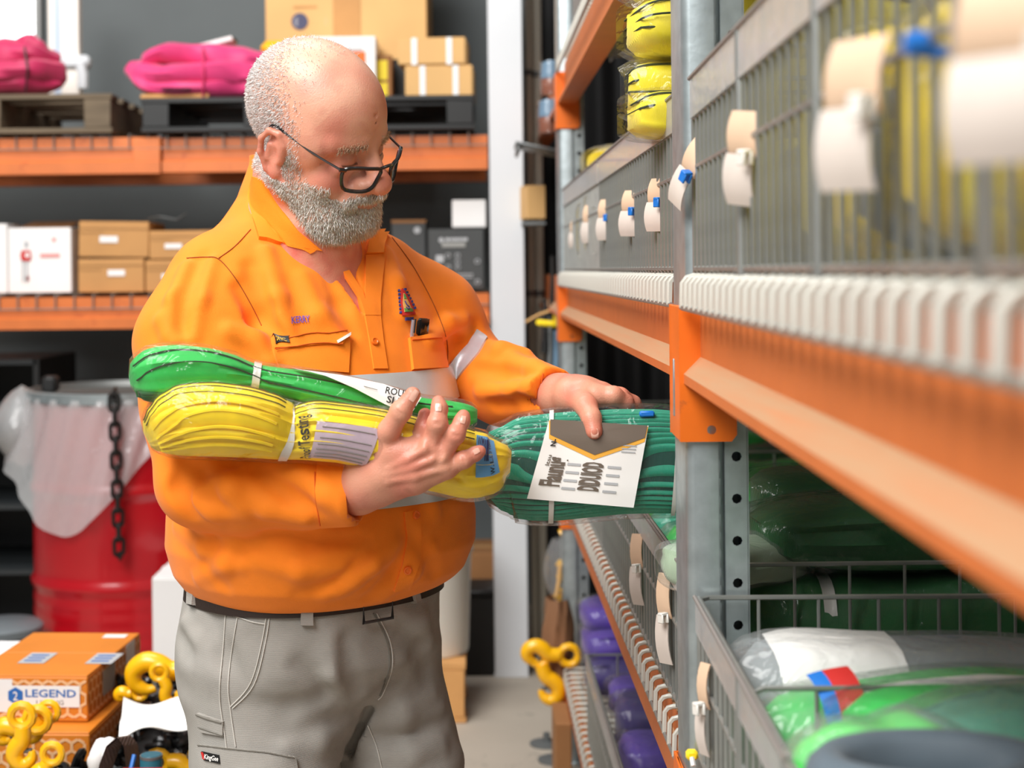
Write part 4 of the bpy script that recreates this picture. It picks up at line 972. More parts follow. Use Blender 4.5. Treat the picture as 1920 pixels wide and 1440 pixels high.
for i, (px, py, h_) in enumerate(((1068, 1360, .3), )):
    q = P(px, py, 4.0); c = carton('brown_carton', 'flattened brown carton standing on the floor by the lowest deck', 1042, 1355, 1072, 1470, 4.05, .2, m_cbd, zbase=0, flaps=False)
for i, (px, py) in enumerate(((1012, 1383), (1028, 1418))):
    q = P(px, py, 4.55 - .15 * i); loose('floor_anchor', ('far round steel foot plate on the floor by the rack', 'near round steel foot plate on the floor by the rack')[i], 'foot plate',
          [('plate', MB().lathe([(.0, 0), (.05, 0), (.05, .006), (.02, .012), (0, .012)], (q.x + .02, q.y, .0), 20), m_gal2), ('bolt', MB().lathe([(.01, .01), (.01, .035), (0, .037)], (q.x + .02, q.y, 0), 6), m_gal2)])

# boxes added on the top deck to block light from the rack below
for i, (u, L_, h_) in enumerate(((.42, .76, .34), (1.22, .74, .30), (2.0, .76, .32))):
    e = empty('shade_block', FB(u, .31, 1.997), ('added light-blocking box on the top deck nearest the upright', 'added light-blocking box on the top deck in the middle', 'added light-blocking box on the top deck by the distant upright')[i], 'box', 'added light-blocking boxes on the top deck')
    obj('carton_body', bm_t(FB, MB().box((.31, u, 1.997 + h_ / 2), (.54, L_, h_), .004)), mat('shade_block_grey', (128, 124, 120), .7, var=.06, vscale=5), e, smooth=0)
    obj('tape', bm_t(FB, MB().box((.31, u, 1.997 + h_ + .001), (.05, L_, .001))), m_tapeb, e, smooth=0)
# ================================================================== LOW BENCH WITH BOXES AND CHAIN, LEFT FOREGROUND
BZ = .40
m_bench = mat('grey_bench_top', (70, 70, 70), .7, var=.1, vscale=8)
be = empty('low_bench', (-1.05, 3.2, 0), 'low dark bench carrying the orange boxes and chains', 'bench')
obj('bench_top', MB().box((-1.02, 3.22, BZ - .02), (.98, 1.15, .04), .005), m_bench, be)
for x in (-1.46, -.58):
    for y in (2.72, 3.72): obj('leg', MB().box((x, y, (BZ - .04) / 2), (.05, .05, BZ - .04), .004), m_bench, be)
for y in (2.72, 3.72): obj('rail', MB().box((-1.02, y, .15), (.83, .03, .04), .003), m_bench, be)
m_hb = mat('honey_orange_carton', (214, 126, 34), .5, var=.08, vscale=9); m_hbl = mat('pale_honeycomb_print', (250, 206, 156), .55)
m_bluep = mat('blue_brand_print', (40, 104, 180), .5)
def hex_print(c, o, ux, uy, w, h, r):
    """honeycomb outline printed on a face"""
    mb = MB(); n = ux.cross(uy).normalized() * .0008
    dx, dy = r * math.sqrt(3), r * 1.5; j = 0; y = r * .2
    while y < h + r * .5:
        x = (dx / 2 if j % 2 else 0)
        while x < w + dx * .5:
            P6 = [(x + r * .97 * math.cos(math.pi / 6 + k * math.pi / 3), y + r * .97 * math.sin(math.pi / 6 + k * math.pi / 3)) for k in range(6)]
            Q6 = [(x + r * .80 * math.cos(math.pi / 6 + k * math.pi / 3), y + r * .80 * math.sin(math.pi / 6 + k * math.pi / 3)) for k in range(6)]
            for k in range(6):
                q = [P6[k], P6[(k + 1) % 6], Q6[(k + 1) % 6], Q6[k]]
                if all(0 <= a <= w and 0 <= b <= h for a, b in q): mb.add([o + ux * a + uy * b + n for a, b in q], [(0, 1, 2, 3)])
            x += dx
        y += dy; j += 1
    obj('honeycomb_print', mb, m_hbl, c, smooth=0, flip_fix=False)
def honey(label, x0, x1, yF, dep, z0, h, yaw, brand):
    base = Vector(((x0 + x1) / 2, yF + dep / 2, z0)); w = x1 - x0; M = Matrix.Rotation(yaw, 3, 'Z')
    e = empty('honeycomb_box', base, label, 'box', 'orange honeycomb boxes'); T = lambda v: base + M @ Vector(v)
    obj('carton_body', MB().box((0, 0, h / 2), (w, dep, h - .003), .002).xform(T), m_hb, e, smooth=0)
    for s in (-1, 1): obj('flap', MB().box((0, s * dep / 4, h), (w - .002, dep / 2 - .004, .004), .001).xform(T), m_hb, e, smooth=0)
    ux, uz, uy = M @ X, Z, M @ Vector((0, 1, 0))
    fo = T((-w / 2, -dep / 2 - .001, .0))
    hex_print(e, fo, ux, uz, w, h - .004, .0145); hex_print(e, T((w / 2 + .001, -dep / 2, 0)), uy, uz, dep, h - .004, .0145)
    if brand:
        po = T((w / 2 - .160, -dep / 2 - .0018, h * .34))
        decal(m_cbw, e, po, ux, uz, .145, .042, 'brand_panel', .0006)
        hx = [po + ux * (.016 + .017 * math.cos(k * math.pi / 3 + .52)) + uz * (.022 + .017 * math.sin(k * math.pi / 3 + .52)) + ux.cross(uz) * .0016 for k in range(6)]
        obj('hexagon_logo', (hx, [tuple(range(6))]), m_bluep, e, smooth=0, flip_fix=False)
        lettering('2', m_cbw, e, po + ux * .011 + uz * .013, ux, uz, .018, .010, .01, off=.0022)
        lettering('LEGEND', m_bluep, e, po + ux * .036 + uz * .020, ux, uz, .015, .102, .025, off=.0016)
        lettering('LIFTING', m_grink, e, po + ux * .058 + uz * .005, ux, uz, .009, .055, .01, off=.0016)
        decal(m_cbw, e, T((-w / 2 + .02, -dep / 2 - .001, .02)), ux, uz, .07, h * .72, 'white_sticker', .0006)
        for (a, b) in ((-.2, .0), (.02, .0)):
            pass
        for xx in (-.055, .085):
            decal(m_lgreyp, e, T((xx, -.09, h + .0024)), ux, uy, .055, .085, 'top_label')
            for k in range(3): decal(m_bluep, e, T((xx + .008, -.075 + .022 * k, h + .0032)), ux, uy, .036, .008, 'label_line')
        decal(m_lgreyp, e, T((w / 2 + .001, -.09, h * .3)), uy, uz, .08, .05, 'side_panel_print', .001)
        decal(m_cbw, e, T((w / 2 + .001, .07, h * .45)), uy, uz, .06, .05, 'side_sticker', .001)
        decal(m_cbw, e, T((.05, .13, h + .0024)), ux, uy, .05, .03, 'top_sticker')
    return e
q0, q1 = P(-50, 1356, 3.05), P(178, 1268, 3.05)
zlow = P(100, 1395, 2.98).z
honey('lower orange honeycomb box under the branded one on the bench', P(-30, 1380, 3.0).x, P(185, 1380, 3.0).x, 2.98, .44, BZ, q0.z - BZ - .001, R(-3), False)
hb = honey('orange honeycomb box with blue and white brand panel on the bench', q0.x, q1.x, 3.05, .36, q0.z + .001, q1.z - q0.z, R(-4), True)
sk2 = empty('white_sack', P(30, 1240, 3.62), 'white sack behind the orange box at the left edge', 'sack')
c_ = P(40, 1240, 3.66); c_.z = BZ
sm = MB().grid(lambda a, b: c_ + Vector((.2 * math.cos(a * 6.2832) * math.sin(b * math.pi) ** .5, .06 * math.sin(a * 6.2832) * math.sin(b * math.pi) ** .5, (P(40, 1208, 3.66).z - BZ) * (.5 - .5 * math.cos(b * math.pi)) * (1 - .06 * math.cos(a * 6.28)))), 30, 14, True, False)
obj('sack_cloth', sm, mat('white_sack_cloth', (236, 236, 238), .7, bump=.3, bscale=18), sk2, smooth=60); obj('sack_seam', MB().tube([c_ + Vector((-.18 + .036 * i, -.02, P(40, 1206, 3.66).z - BZ - .05 * ((i - 5) / 5) ** 2)) for i in range(11)], .004, 6), m_cbw, sk2)
# papers
pp = empty('paper_sheet', P(285, 1350, 2.95), 'crumpled white paper sheet lying on the chains beside the trousers', 'paper')
A = [P(215, 1384, 2.80), P(348, 1322, 2.98), P(240, 1318, 3.12)]
def sheet(a, b):
    p00, p10, p01, p11 = P(222, 1392, 2.76), P(352, 1364, 2.76), P(232, 1316, 2.95), P(356, 1312, 2.95)
    p = lerp(lerp(p00, p10, a), lerp(p01, p11, a), b); p = p.copy(); p.z += .012 * math.sin(a * 5 + b * 3) + .008 * math.sin(b * 8 + a * 2); return p
ps = MB().grid(sheet, 14, 10); ps2 = MB().grid(lambda a, b: sheet(a, b) - Vector((0, 0, .0012)), 14, 10); ps.add(ps2.v, ps2.f); obj('sheet', ps, m_paper, pp, smooth=180)
# chain heaps: every visible link is a part
m_blkc = mat('black_oxide_chain', (20, 20, 20), .35, .3, coat=.3)
def heap(label, cx, cy, cz, rx, ry, rz, n, L, seed):
    rnd = random.Random(seed); e = empty('chain_heap', (cx, cy, cz), label, 'chain'); lm = link_mesh(L, L * .64, L * .13); me = None
    for k in range(n):
        a = rnd.random() * 6.283; rad = rnd.random() ** .5; p = Vector((cx + rx * rad * math.cos(a), cy + ry * rad * math.sin(a), cz + .02 + rz * (1 - rad * rad) * rnd.random()))
        if me is None:
            t = obj('chain_link', MB().add([Vector(v) + p for v in lm.v], lm.f), m_blkc, e)
            co = np.zeros(len(t.data.vertices) * 3); t.data.vertices.foreach_get('co', co); co = co.reshape(-1, 3) - np.array(p - ORG[e.name]); t.data.vertices.foreach_set('co', co.ravel()); t.location = p - ORG[e.name]; me = t.data
        else: inst('chain_link', me, e, p, (rnd.random() * 3.1, rnd.random() * 3.1, rnd.random() * 3.1))
    return e
q = P(120, 1420, 2.85); heap('heap of black chain in front of the orange boxes', q.x + .03, 2.80, BZ, .17, .14, .10, 90, .055, 3)
q = P(280, 1300, 3.2); heap('heap of black chain behind the paper sheet', q.x, 3.22, BZ, .14, .2, .17, 90, .055, 4)
q = P(330, 1430, 2.8); heap('small heap of black chain under the paper beside the trousers', q.x, 2.8, BZ, .1, .1, .05, 40, .05, 5)
q = P(20, 1440, 2.75); heap('black chain at the lower left corner of the bench', q.x, 2.78, BZ, .14, .1, .05, 40, .05, 6)
for lab, c, s, an, fl, Y, r in (('large yellow hook arching over the black chain beside the trousers', (292, 1262), 66, R(82), 1, 3.1, .017), ('yellow hook lying under the paper sheet edge', (352, 1428), 36, R(-90), 1, 2.84, .013),
        ('yellow hook in front of the orange box, upright one', (62, 1368), 28, R(40), -1, 2.82, .011), ('yellow hook low at the left edge of the bench', (18, 1370), 34, R(70), 1, 2.8, .014),
        ('yellow hook hanging point down in the lower left corner', (42, 1405), 42, R(0), 1, 2.72, .013), ('small yellow hook among the chain at the bottom edge', (78, 1450), 24, R(30), 1, 2.7, .011),
        ('slim yellow hook between chain and trousers', (318, 1300), 30, R(-25), 1, 3.05, .010), ('yellow hook beside the honeycomb box corner', (232, 1302), 16, R(80), 1, 3.1, .010)):
    hook(lab, c, s, an, fl, Y, r)
# rolled webbing strap
m_strap = mat('brown_grey_webbing', (112, 92, 84), .7, var=.15, vscale=20, wave=(120, .5, 'X'))
st = empty('webbing_roll', P(225, 1440, 2.7), 'folded brown grey webbing strap at the bottom edge', 'strap')
def strap(a, b):
    prof = [(205, 1470), (212, 1430), (225, 1395), (245, 1378), (258, 1395), (262, 1430), (258, 1470)]
    k = a * 6; i = min(int(k), 5); t = k - i; x = lerp(prof[i][0], prof[i + 1][0], t); y = lerp(prof[i][1], prof[i + 1][1], t)
    return P(x - 26 * b, y + 4 * b, lerp(2.68, 2.62, b) + .10 * a)
sm = MB().grid(strap, 30, 8); sm2 = MB().grid(lambda a, b: strap(a, b) + Vector((.0, .004, -.005)), 30, 8); sm.add(sm2.v, sm2.f); obj('webbing', sm, m_strap, st, smooth=180)
obj('blue_edge', MB().tube([P(238, 1470, 2.66), P(246, 1440, 2.67), P(252, 1415, 2.68)], .004, 6), m_blue, st)
gl = empty('white_glove', P(190, 1420, 2.72), 'white work glove left of the folded webbing strap', 'glove')
for i, (a, b, r) in enumerate((((182, 1440), (198, 1392), .017), ((190, 1445), (210, 1388), .015), ((176, 1432), (192, 1408), .013))):
    obj(('palm', 'finger', 'finger')[i], MB().tube(smooth_path([P(*a, 2.72), P((a[0] + b[0]) / 2 - 4, (a[1] + b[1]) / 2, 2.71), P(*b, 2.73)]), [r * .8, r, r, r, r, r, r, r, r * .7], 10), m_cbw, gl)
loose('teal_can', 'small teal can on the bench edge below the paper', 'can', [('can_body', MB().lathe([(0, 0), (.018, 0), (.019, .004), (.019, .04), (.017, .044), (0, .044)], P(284, 1462, 2.66), 20), mat('teal_can_paint', (40, 100, 116), .4)), ('can_rim', MB().lathe([(.0195, .038), (.0195, .043)], P(284, 1462, 2.66), 20), m_gal2)])
loose('red_strap', 'red strap end at the bottom edge of the bench', 'strap', [('webbing', MB().box(P(262, 1452, 2.60), (.07, .05, .008), .002), m_red), ('stitching', MB().box(P(262, 1452, 2.60) + Vector((0, 0, .005)), (.06, .006, .002)), m_cbw)])
# ================================================================== THE MAN: signed distance fields meshed with surface nets
def nv(v): return np.array(v, dtype=np.float32)
class Grid:
    def __init__(s, lo, hi, h, far=.12):
        s.lo = nv(lo); s.h = h; s.n = np.ceil((nv(hi) - s.lo) / h).astype(int) + 1
        s.ax = [s.lo[i] + h * np.arange(s.n[i], dtype=np.float32) for i in range(3)]
        s.v = np.full(tuple(s.n), far, dtype=np.float32)
    def block(s, lo, hi):
        a = np.clip(np.floor((nv(lo) - s.lo) / s.h).astype(int), 0, s.n - 1); b = np.clip(np.ceil((nv(hi) - s.lo) / s.h).astype(int) + 1, 1, s.n)
        sl = tuple(slice(a[i], max(b[i], a[i] + 1)) for i in range(3))
        g = np.meshgrid(*[s.ax[i][sl[i]] for i in range(3)], indexing='ij')
        return sl, np.stack(g, -1)
    def op(s, fn, lo, hi, k=.01, mode='u'):
        sl, p = s.block(lo, hi); d = fn(p).astype(np.float32); a = s.v[sl]
        if mode == 'u':
            h = np.clip(.5 + .5 * (a - d) / k, 0, 1); r = a + (d - a) * h - k * h * (1 - h)
        elif mode == 's':                                          # subtract d
            d = -d; h = np.clip(.5 - .5 * (a - d) / k, 0, 1); r = a + (d - a) * h + k * h * (1 - h)
        else:                                                      # intersect
            h = np.clip(.5 - .5 * (a - d) / k, 0, 1); r = a + (d - a) * h + k * h * (1 - h)
        s.v[sl] = r
    def cap(s, a, b, ra, rb, k=.01, mode='u', m=.05):
        a, b = nv(a), nv(b); r = max(ra, rb) + m + k
        def fn(p):
            ba = b - a; t = np.clip(((p - a) @ ba) / max(ba @ ba, 1e-9), 0, 1); return np.linalg.norm(p - a - t[..., None] * ba, axis=-1) - (ra + (rb - ra) * t)
        s.op(fn, np.minimum(a, b) - r, np.maximum(a, b) + r, k, mode)
    def ell(s, c, r, A=None, k=.01, mode='u', m=.05):
        """ellipsoid; A columns are its axes in world"""
        c, r = nv(c), nv(r); A = np.eye(3, dtype=np.float32) if A is None else nv(A); R_ = r.max() + m + k
        def fn(p):
            q = (p - c) @ A; k0 = np.linalg.norm(q / r, axis=-1); k1 = np.linalg.norm(q / (r * r), axis=-1); return k0 * (k0 - 1) / np.maximum(k1, 1e-6)
        s.op(fn, c - R_, c + R_, k, mode)
    def chain(s, pts, rs, k=.008, mode='u', m=.05):
        for i in range(len(pts) - 1): s.cap(pts[i], pts[i + 1], rs[i], rs[i + 1], k, mode, m)
    def at(s, p):
        q = (np.asarray(p, dtype=np.float32) - s.lo) / s.h; q = np.clip(q, 0, s.n - 1.001); i = q.astype(int); f = q - i; r = 0
        for dx in (0, 1):
            for dy in (0, 1):
                for dz in (0, 1):
                    w = (f[..., 0] if dx else 1 - f[..., 0]) * (f[..., 1] if dy else 1 - f[..., 1]) * (f[..., 2] if dz else 1 - f[..., 2])
                    r = r + w * s.v[i[..., 0] + dx, i[..., 1] + dy, i[..., 2] + dz]
        return r
    def grad(s, p, e=None):
        e = e or s.h * 1.5; g = np.stack([s.at(p + nv(d) * e) - s.at(p - nv(d) * e) for d in ((1, 0, 0), (0, 1, 0), (0, 0, 1))], -1)
        return g / np.maximum(np.linalg.norm(g, axis=-1, keepdims=True), 1e-9)
    def mesh(s):
        v = s.v; ins = v < 0; n = s.n; c = np.zeros(tuple(n - 1) + (3,), np.float32); w = np.zeros(tuple(n - 1), np.float32)
        cn = [(0, 0, 0), (1, 0, 0), (0, 1, 0), (1, 1, 0), (0, 0, 1), (1, 0, 1), (0, 1, 1), (1, 1, 1)]
        sub = lambda A, o: A[o[0]:n[0] - 1 + o[0], o[1]:n[1] - 1 + o[1], o[2]:n[2] - 1 + o[2]]
        cnt = sum(sub(ins, o).astype(np.int8) for o in cn); act = (cnt > 0) & (cnt < 8); idx = np.argwhere(act)
        pos = np.zeros((len(idx), 3), np.float32); wt = np.zeros(len(idx), np.float32)
        val = {o: v[idx[:, 0] + o[0], idx[:, 1] + o[1], idx[:, 2] + o[2]] for o in cn}
        for a in cn:
            for ax in range(3):
                if a[ax]: continue
                b = list(a); b[ax] = 1; b = tuple(b); va, vb = val[a], val[b]; x = (va < 0) != (vb < 0)
                t = np.where(x, va / np.where(x, va - vb, 1), 0); p = np.tile(nv(a), (len(idx), 1)); p[:, ax] = t; pos += p * x[:, None]; wt += x
        pos = pos / wt[:, None]; V = s.lo + (idx + pos) * s.h
        num = np.full(tuple(n - 1), -1, np.int64); num[act] = np.arange(len(idx)); Q = []
        for ax in range(3):
            o = [slice(1, n[i] - 1) for i in range(3)]; o[ax] = slice(0, n[ax] - 1); o2 = list(o); o2[ax] = slice(1, n[ax])
            A, B = ins[tuple(o)], ins[tuple(o2)]; e = np.argwhere(A != B); base = nv([1, 1, 1]); off = np.array([1, 1, 1]); off[ax] = 0
            if not len(e): continue
            e2 = e + off; sg = A[tuple(e.T)]; u, w_ = [(1, 2), (2, 0), (0, 1)][ax]
            def cell(du, dw):
                k = e2.copy(); k[:, u] -= du; k[:, w_] -= dw; return num[tuple(k.T)]
            q = np.stack([cell(1, 1), cell(0, 1), cell(0, 0), cell(1, 0)], 1); q[~sg] = q[~sg][:, ::-1]; Q.append(q)
        Q = np.concatenate(Q); Q = Q[(Q >= 0).all(1)]
        return V, Q
def cam_rays(px, py):
    dx = np.asarray(px, float) - CX; dy = np.asarray(py, float) - CY; u = dx * _c - dy * _s; v = dx * _s + dy * _c
    return np.stack([u / F, np.ones_like(u), -v / F], -1)
def cast(G, px, py, y0=1.7, y1=2.9, level=0.):
    d = cam_rays(px, py); L = np.linalg.norm(d, axis=-1); Y = np.full(L.shape, y0); o = np.array([0, 0, CAMZ])
    hit = np.zeros(L.shape, bool)
    for _ in range(140):
        p = o + d * Y[..., None]; g = G.at(p) - level; hit |= g < .0006; Y = np.where(hit, Y, Y + np.maximum(g * .7, .0006) / L)
    p = o + d * Y[..., None]; return p, hit & (Y < y1)
PHI = R(40); BF = np.array([math.sin(PHI), -math.cos(PHI), 0]); BL = np.array([math.cos(PHI), math.sin(PHI), 0])
BC = np.array([-.262, 2.28, 0])
Pn = lambda x, y, Y: np.array(P(x, y, Y))
# ------------------------------------------------------------------ shirt
STN = np.array([  # z, lateral a, depth b, forward offset
    [.90, .150, .120, .02], [.942, .186, .164, .035], [.970, .207, .188, .04], [1.01, .219, .204, .044], [1.05, .217, .204, .046], [1.12, .212, .196, .042], [1.20, .207, .180, .032],
    [1.28, .203, .160, .02], [1.35, .196, .140, .008], [1.40, .178, .122, -.004], [1.44, .145, .104, -.016], [1.475, .105, .088, -.024], [1.51, .078, .075, -.026], [1.56, .060, .062, -.024]])
def torso(p, grow=0.):
    z = p[..., 2]; a, b, c = [np.interp(z, STN[:, 0], STN[:, i]) for i in (1, 2, 3)]
    q = p - BC; x = q @ BL; y = q @ BF - c; a = a + grow; b = b + grow
    e = ((np.abs(x) / a) ** 2.35 + (np.abs(y) / b) ** 2.35) ** (1 / 2.35)
    return (e - 1) * np.minimum(a, b) * .92
GS = Grid((-.62, 1.83, .86), (.22, 2.62, 1.57), .0042)
print('shirt grid', GS.n)
GS.op(torso, GS.lo, GS.lo + GS.h * GS.n, .001)
SR, SL = BC + BL * -.166 + nv([0, 0, 1.378]), BC + BL * .166 + nv([0, 0, 1.372])
ELR, WRR = Pn(374, 905, 2.055), Pn(672, 921, 1.985)
ELL, WRL = Pn(876, 698, 2.40), Pn(1062, 742, 2.17)
mid = lambda a, b, t: a + (b - a) * t
# right sleeve (near), shoulder > elbow > cuff
GS.chain([SR + BL * .03, mid(SR, ELR, .3) + nv([-.012, 0, 0]), mid(SR, ELR, .62) + nv([-.004, -.004, 0]), ELR], [.074, .070, .064, .055], .05)
GS.chain([ELR, mid(ELR, WRR, .3) + nv([0, 0, -.006]), mid(ELR, WRR, .66), WRR], [.053, .052, .048, .0435], .022)
# left sleeve (far)
GS.chain([SL - BL * .03, mid(SL, ELL, .4) + nv([.012, 0, .006]), ELL], [.076, .068, .060], .05)
cuffL = Pn(1046, 741, 2.19)
GS.chain([ELL, mid(ELL, cuffL, .45) + nv([0, 0, -.006]), cuffL], [.062, .056, .037], .022)
# folds: ridges (+) and grooves (-) laid on the cloth between photo points
def fold(G, pts, r=.010, amp=.006, k=.018, sgn=1, level=0.):
    xs = np.array([q[0] for q in pts], float); ys = np.array([q[1] for q in pts], float)
    p, ok = cast(G, xs, ys)
    if not ok.all(): return
    n = G.grad(p, .01)
    c = p + n * ((amp - r) if sgn > 0 else (r - amp))
    for i in range(len(c) - 1):
        e = .35 if i == 0 else 1; e2 = .35 if i == len(c) - 2 else 1
        G.cap(c[i], c[i + 1], r * (1 if i else .7), r * (1 if i < len(c) - 2 else .7), k, 'u' if sgn > 0 else 's', m=.015)
for f in [([(500, 470), (520, 560), (540, 640)], 1, .006), ([(470, 500), (490, 580), (500, 660)], -1, .005), ([(450, 540), (480, 600), (540, 640)], -1, .006),
          ([(350, 500), (330, 560), (318, 630)], 1, .006), ([(395, 490), (370, 560), (360, 630)], 1, .005), ([(380, 480), (350, 550), (340, 620)], -1, .004), ([(430, 620), (480, 640), (505, 680)], 1, .007),
          ([(300, 600), (330, 640)], 1, .005), ([(725, 470), (745, 530), (755, 590)], 1, .005), ([(760, 440), (790, 500), (815, 560)], 1, .006), ([(745, 440), (772, 510), (790, 570)], -1, .005),
          ([(785, 440), (825, 510), (845, 570)], -1, .005), ([(800, 640), (830, 620), (870, 600)], 1, .006), ([(835, 660), (865, 635), (895, 612)], -1, .006), ([(845, 600), (870, 620)], 1, .006),
          ([(905, 640), (940, 655), (985, 660)], 1, .006), ([(890, 690), (940, 700), (1000, 700)], -1, .006), ([(900, 735), (960, 735), (1020, 728)], 1, .006), ([(930, 760), (980, 755), (1030, 760)], -1, .005),
          ([(960, 668), (1000, 690), (1040, 705)], 1, .005), ([(985, 720), (1020, 716), (1045, 712)], 1, .004),
          ([(345, 935), (400, 960), (460, 965)], 1, .005), ([(330, 905), (370, 885), (430, 875)], -1, .006), ([(480, 880), (540, 930), (600, 950)], -1, .005), ([(430, 900), (500, 955), (570, 975)], 1, .005),
          ([(345, 870), (335, 920), (360, 965)], -1, .005), ([(560, 885), (610, 930), (650, 960)], 1, .004), ([(400, 880), (430, 920), (450, 950)], 1, .005),
          ([(330, 1010), (310, 1050), (330, 1075)], 1, .005), ([(400, 1010), (390, 1060), (420, 1100)], -1, .005), ([(640, 1110), (700, 1060), (740, 1020)], 1, .005), ([(690, 1118), (740, 1070), (775, 1010)], -1, .005),
          ([(720, 1120), (775, 1075), (810, 1030)], 1, .006), ([(560, 1115), (640, 1090), (690, 1040)], -1, .004), ([(480, 1050), (560, 1075), (640, 1070)], 1, .004), ([(760, 990), (800, 1040), (815, 1080)], -1, .005),
          ([(330, 985), (380, 1030), (450, 1060)], 1, .004), ([(500, 1000), (580, 1020), (680, 1010)], -1, .004), ([(610, 1120), (660, 1085), (700, 1062)], 1, .005), ([(370, 1085), (420, 1060), (440, 1020)], 1, .005),
          ([(780, 860), (800, 900), (815, 960)], 1, .004), ([(570, 520), (600, 590), (640, 640)], 1, .004), ([(610, 500), (640, 570), (660, 620)], -1, .004)]:
    fold(GS, f[0], .010 if f[0][0][1] > 980 else .012, f[2] * (.6 if f[0][0][1] > 980 else 1.55), .014, f[1])
# general cloth unevenness
sl, pp_ = GS.block(GS.lo, GS.lo + GS.h * GS.n)
GS.v[sl] += (.0005 * np.sin(pp_[..., 0] * 47 + 3 * np.sin(pp_[..., 2] * 21)) * np.sin(pp_[..., 2] * 38 + 2 * np.sin(pp_[..., 1] * 31 + pp_[..., 0] * 17))).astype(np.float32)
del pp_
import copy
# neck opening and the V of the open front
NB0, NB1 = Pn(566, 470, 2.285), Pn(560, 330, 2.235)
vb, _h = cast(GS, np.array([684.]), np.array([588.])); vb = vb[0]
GS0 = copy.copy(GS); GS0.v = GS.v.copy()
def vcut(p):
    q = p - vb; z = p[..., 2]; t = np.clip((z - vb[2]) / .17, -1, 1.4)
    lat = q @ BL - (-.022 * t); w = .003 + .052 * np.clip(t, 0, 2) ** 1.1
    d = np.abs(lat) - w; front = -(q @ BF + .14)
    d = np.maximum(d, vb[2] - z); d = np.maximum(d, front)
    return np.maximum(d, -(torso(p) + .017))
GS.op(vcut, (-.45, 1.9, 1.28), (.05, 2.5, 1.57), .004, 's')
GS.cap(Pn(572, 480, 2.27), Pn(560, 300, 2.225), .074, .070, .006, 's')
# open cuffs
dr_ = (WRR - mid(ELR, WRR, .66)); dr_ /= np.linalg.norm(dr_)
GS.op(lambda p: -((p - (WRR + dr_ * .004)) @ -dr_), WRR - .07, WRR + .12, .002, 'i') if False else None
GS.op(lambda p: np.maximum((p - WRR) @ dr_ * -1 - .0, np.linalg.norm(p - WRR, axis=-1) - .075), WRR - .09, WRR + .09, .003, 's')
GS.cap(WRR - dr_ * .03, WRR + dr_ * .06, .036, .038, .004, 's')
dl_ = WRL - mid(ELL, cuffL, .6); dl_ /= np.linalg.norm(dl_)
GS.op(lambda p: np.maximum((p - cuffL) @ dl_ * -1 - .004, np.linalg.norm(p - cuffL, axis=-1) - .06), cuffL - .08, cuffL + .08, .003, 's')
GS.cap(cuffL - dl_ * .03, cuffL + dl_ * .06, .029, .031, .004, 's')
# hem: higher at the back left
GS.op(lambda p: (.938 + .34 * np.clip(-.42 - p[..., 0], 0, 1) + .12 * np.clip(p[..., 0] + .13, 0, 1)) - p[..., 2], GS.lo, nv([.25, 2.7, 1.08]), .012, 'i')
man = empty('person', (BC[0], BC[1], 0), 'bald bearded worker in orange high visibility shirt and grey trousers holding slings', 'person')
def pobj(name, VQ, m, parent=None, smooth=180): return obj(name, VQ, m, parent or man, smooth=smooth, flip_fix=False)
m_shirt = mat('orange_cotton', (254, 134, 10), .8, var=.05, vscale=30, sheen=.1, bump=.25, bscale=900)
shirt = pobj('shirt', GS.mesh(), m_shirt)
# ------------------------------------------------------------------ patches sewn on the cloth
def ruled(Lp, Rp, nu, nvv):
    def samp(poly, t):
        poly = np.array(poly, float); d = np.r_[0, np.cumsum(np.linalg.norm(np.diff(poly, axis=0), axis=1))]; d /= d[-1]
        return np.stack([np.interp(t, d, poly[:, 0]), np.interp(t, d, poly[:, 1])], -1)
    t = np.linspace(0, 1, nvv + 1); a, b = samp(Lp, t), samp(Rp, t); s = np.linspace(0, 1, nu + 1)
    return a[:, None] + (b - a)[:, None] * s[None, :, None]       # [v][u]
def sew(name, G, Lp, Rp, m, off=.002, th=.003, nu=16, nvv=16, parent=None, level=0.):
    g = ruled(Lp, Rp, nu, nvv); p, ok = cast(G, g[..., 0], g[..., 1], level=level); n = G.grad(p, .006)
    fr, bk = p + n * off, p - n * th; H, W_ = g.shape[:2]; V = np.concatenate([fr.reshape(-1, 3), bk.reshape(-1, 3)]); N_ = H * W_; Q = []
    okf = ok.reshape(-1)
    for i in range(H - 1):
        for j in range(W_ - 1):
            a = i * W_ + j; q = (a, a + W_, a + W_ + 1, a + 1)
            if all(okf[k] for k in q): Q.append(q); Q.append(tuple(k + N_ for k in q[::-1]))
    rim = [(0, j) for j in range(W_)] + [(i, W_ - 1) for i in range(1, H)] + [(H - 1, j) for j in range(W_ - 2, -1, -1)] + [(i, 0) for i in range(H - 2, 0, -1)]
    rim = [i * W_ + j for i, j in rim]
    for k in range(len(rim)):
        a, b = rim[k], rim[(k + 1) % len(rim)]
        if okf[a] and okf[b]: Q.append((a, b, b + N_, a + N_))
    Qf = [i for q in Q for i in q]; us = sorted(set(Qf)); mp = {k: i for i, k in enumerate(us)}; V = V[us]; Q = [tuple(mp[i] for i in q) for q in Q]
    return obj(name, (V, Q), m, parent or man, smooth=50)
def seam(name, G, pts, r, m, off=.0008, parent=None, k=6, closed=False):
    pts = [Vector((x, y, 0)) for x, y in pts]; sp = smooth_path(pts, k); p, ok = cast(G, np.array([q.x for q in sp]), np.array([q.y for q in sp])); n = G.grad(p, .006)
    pts3 = [Vector(q) for q, o in zip(p + n * off, ok) if o]
    if len(pts3) < 2: return None
    return obj(name, MB().tube(pts3, r, 5, closed), m, parent or man)
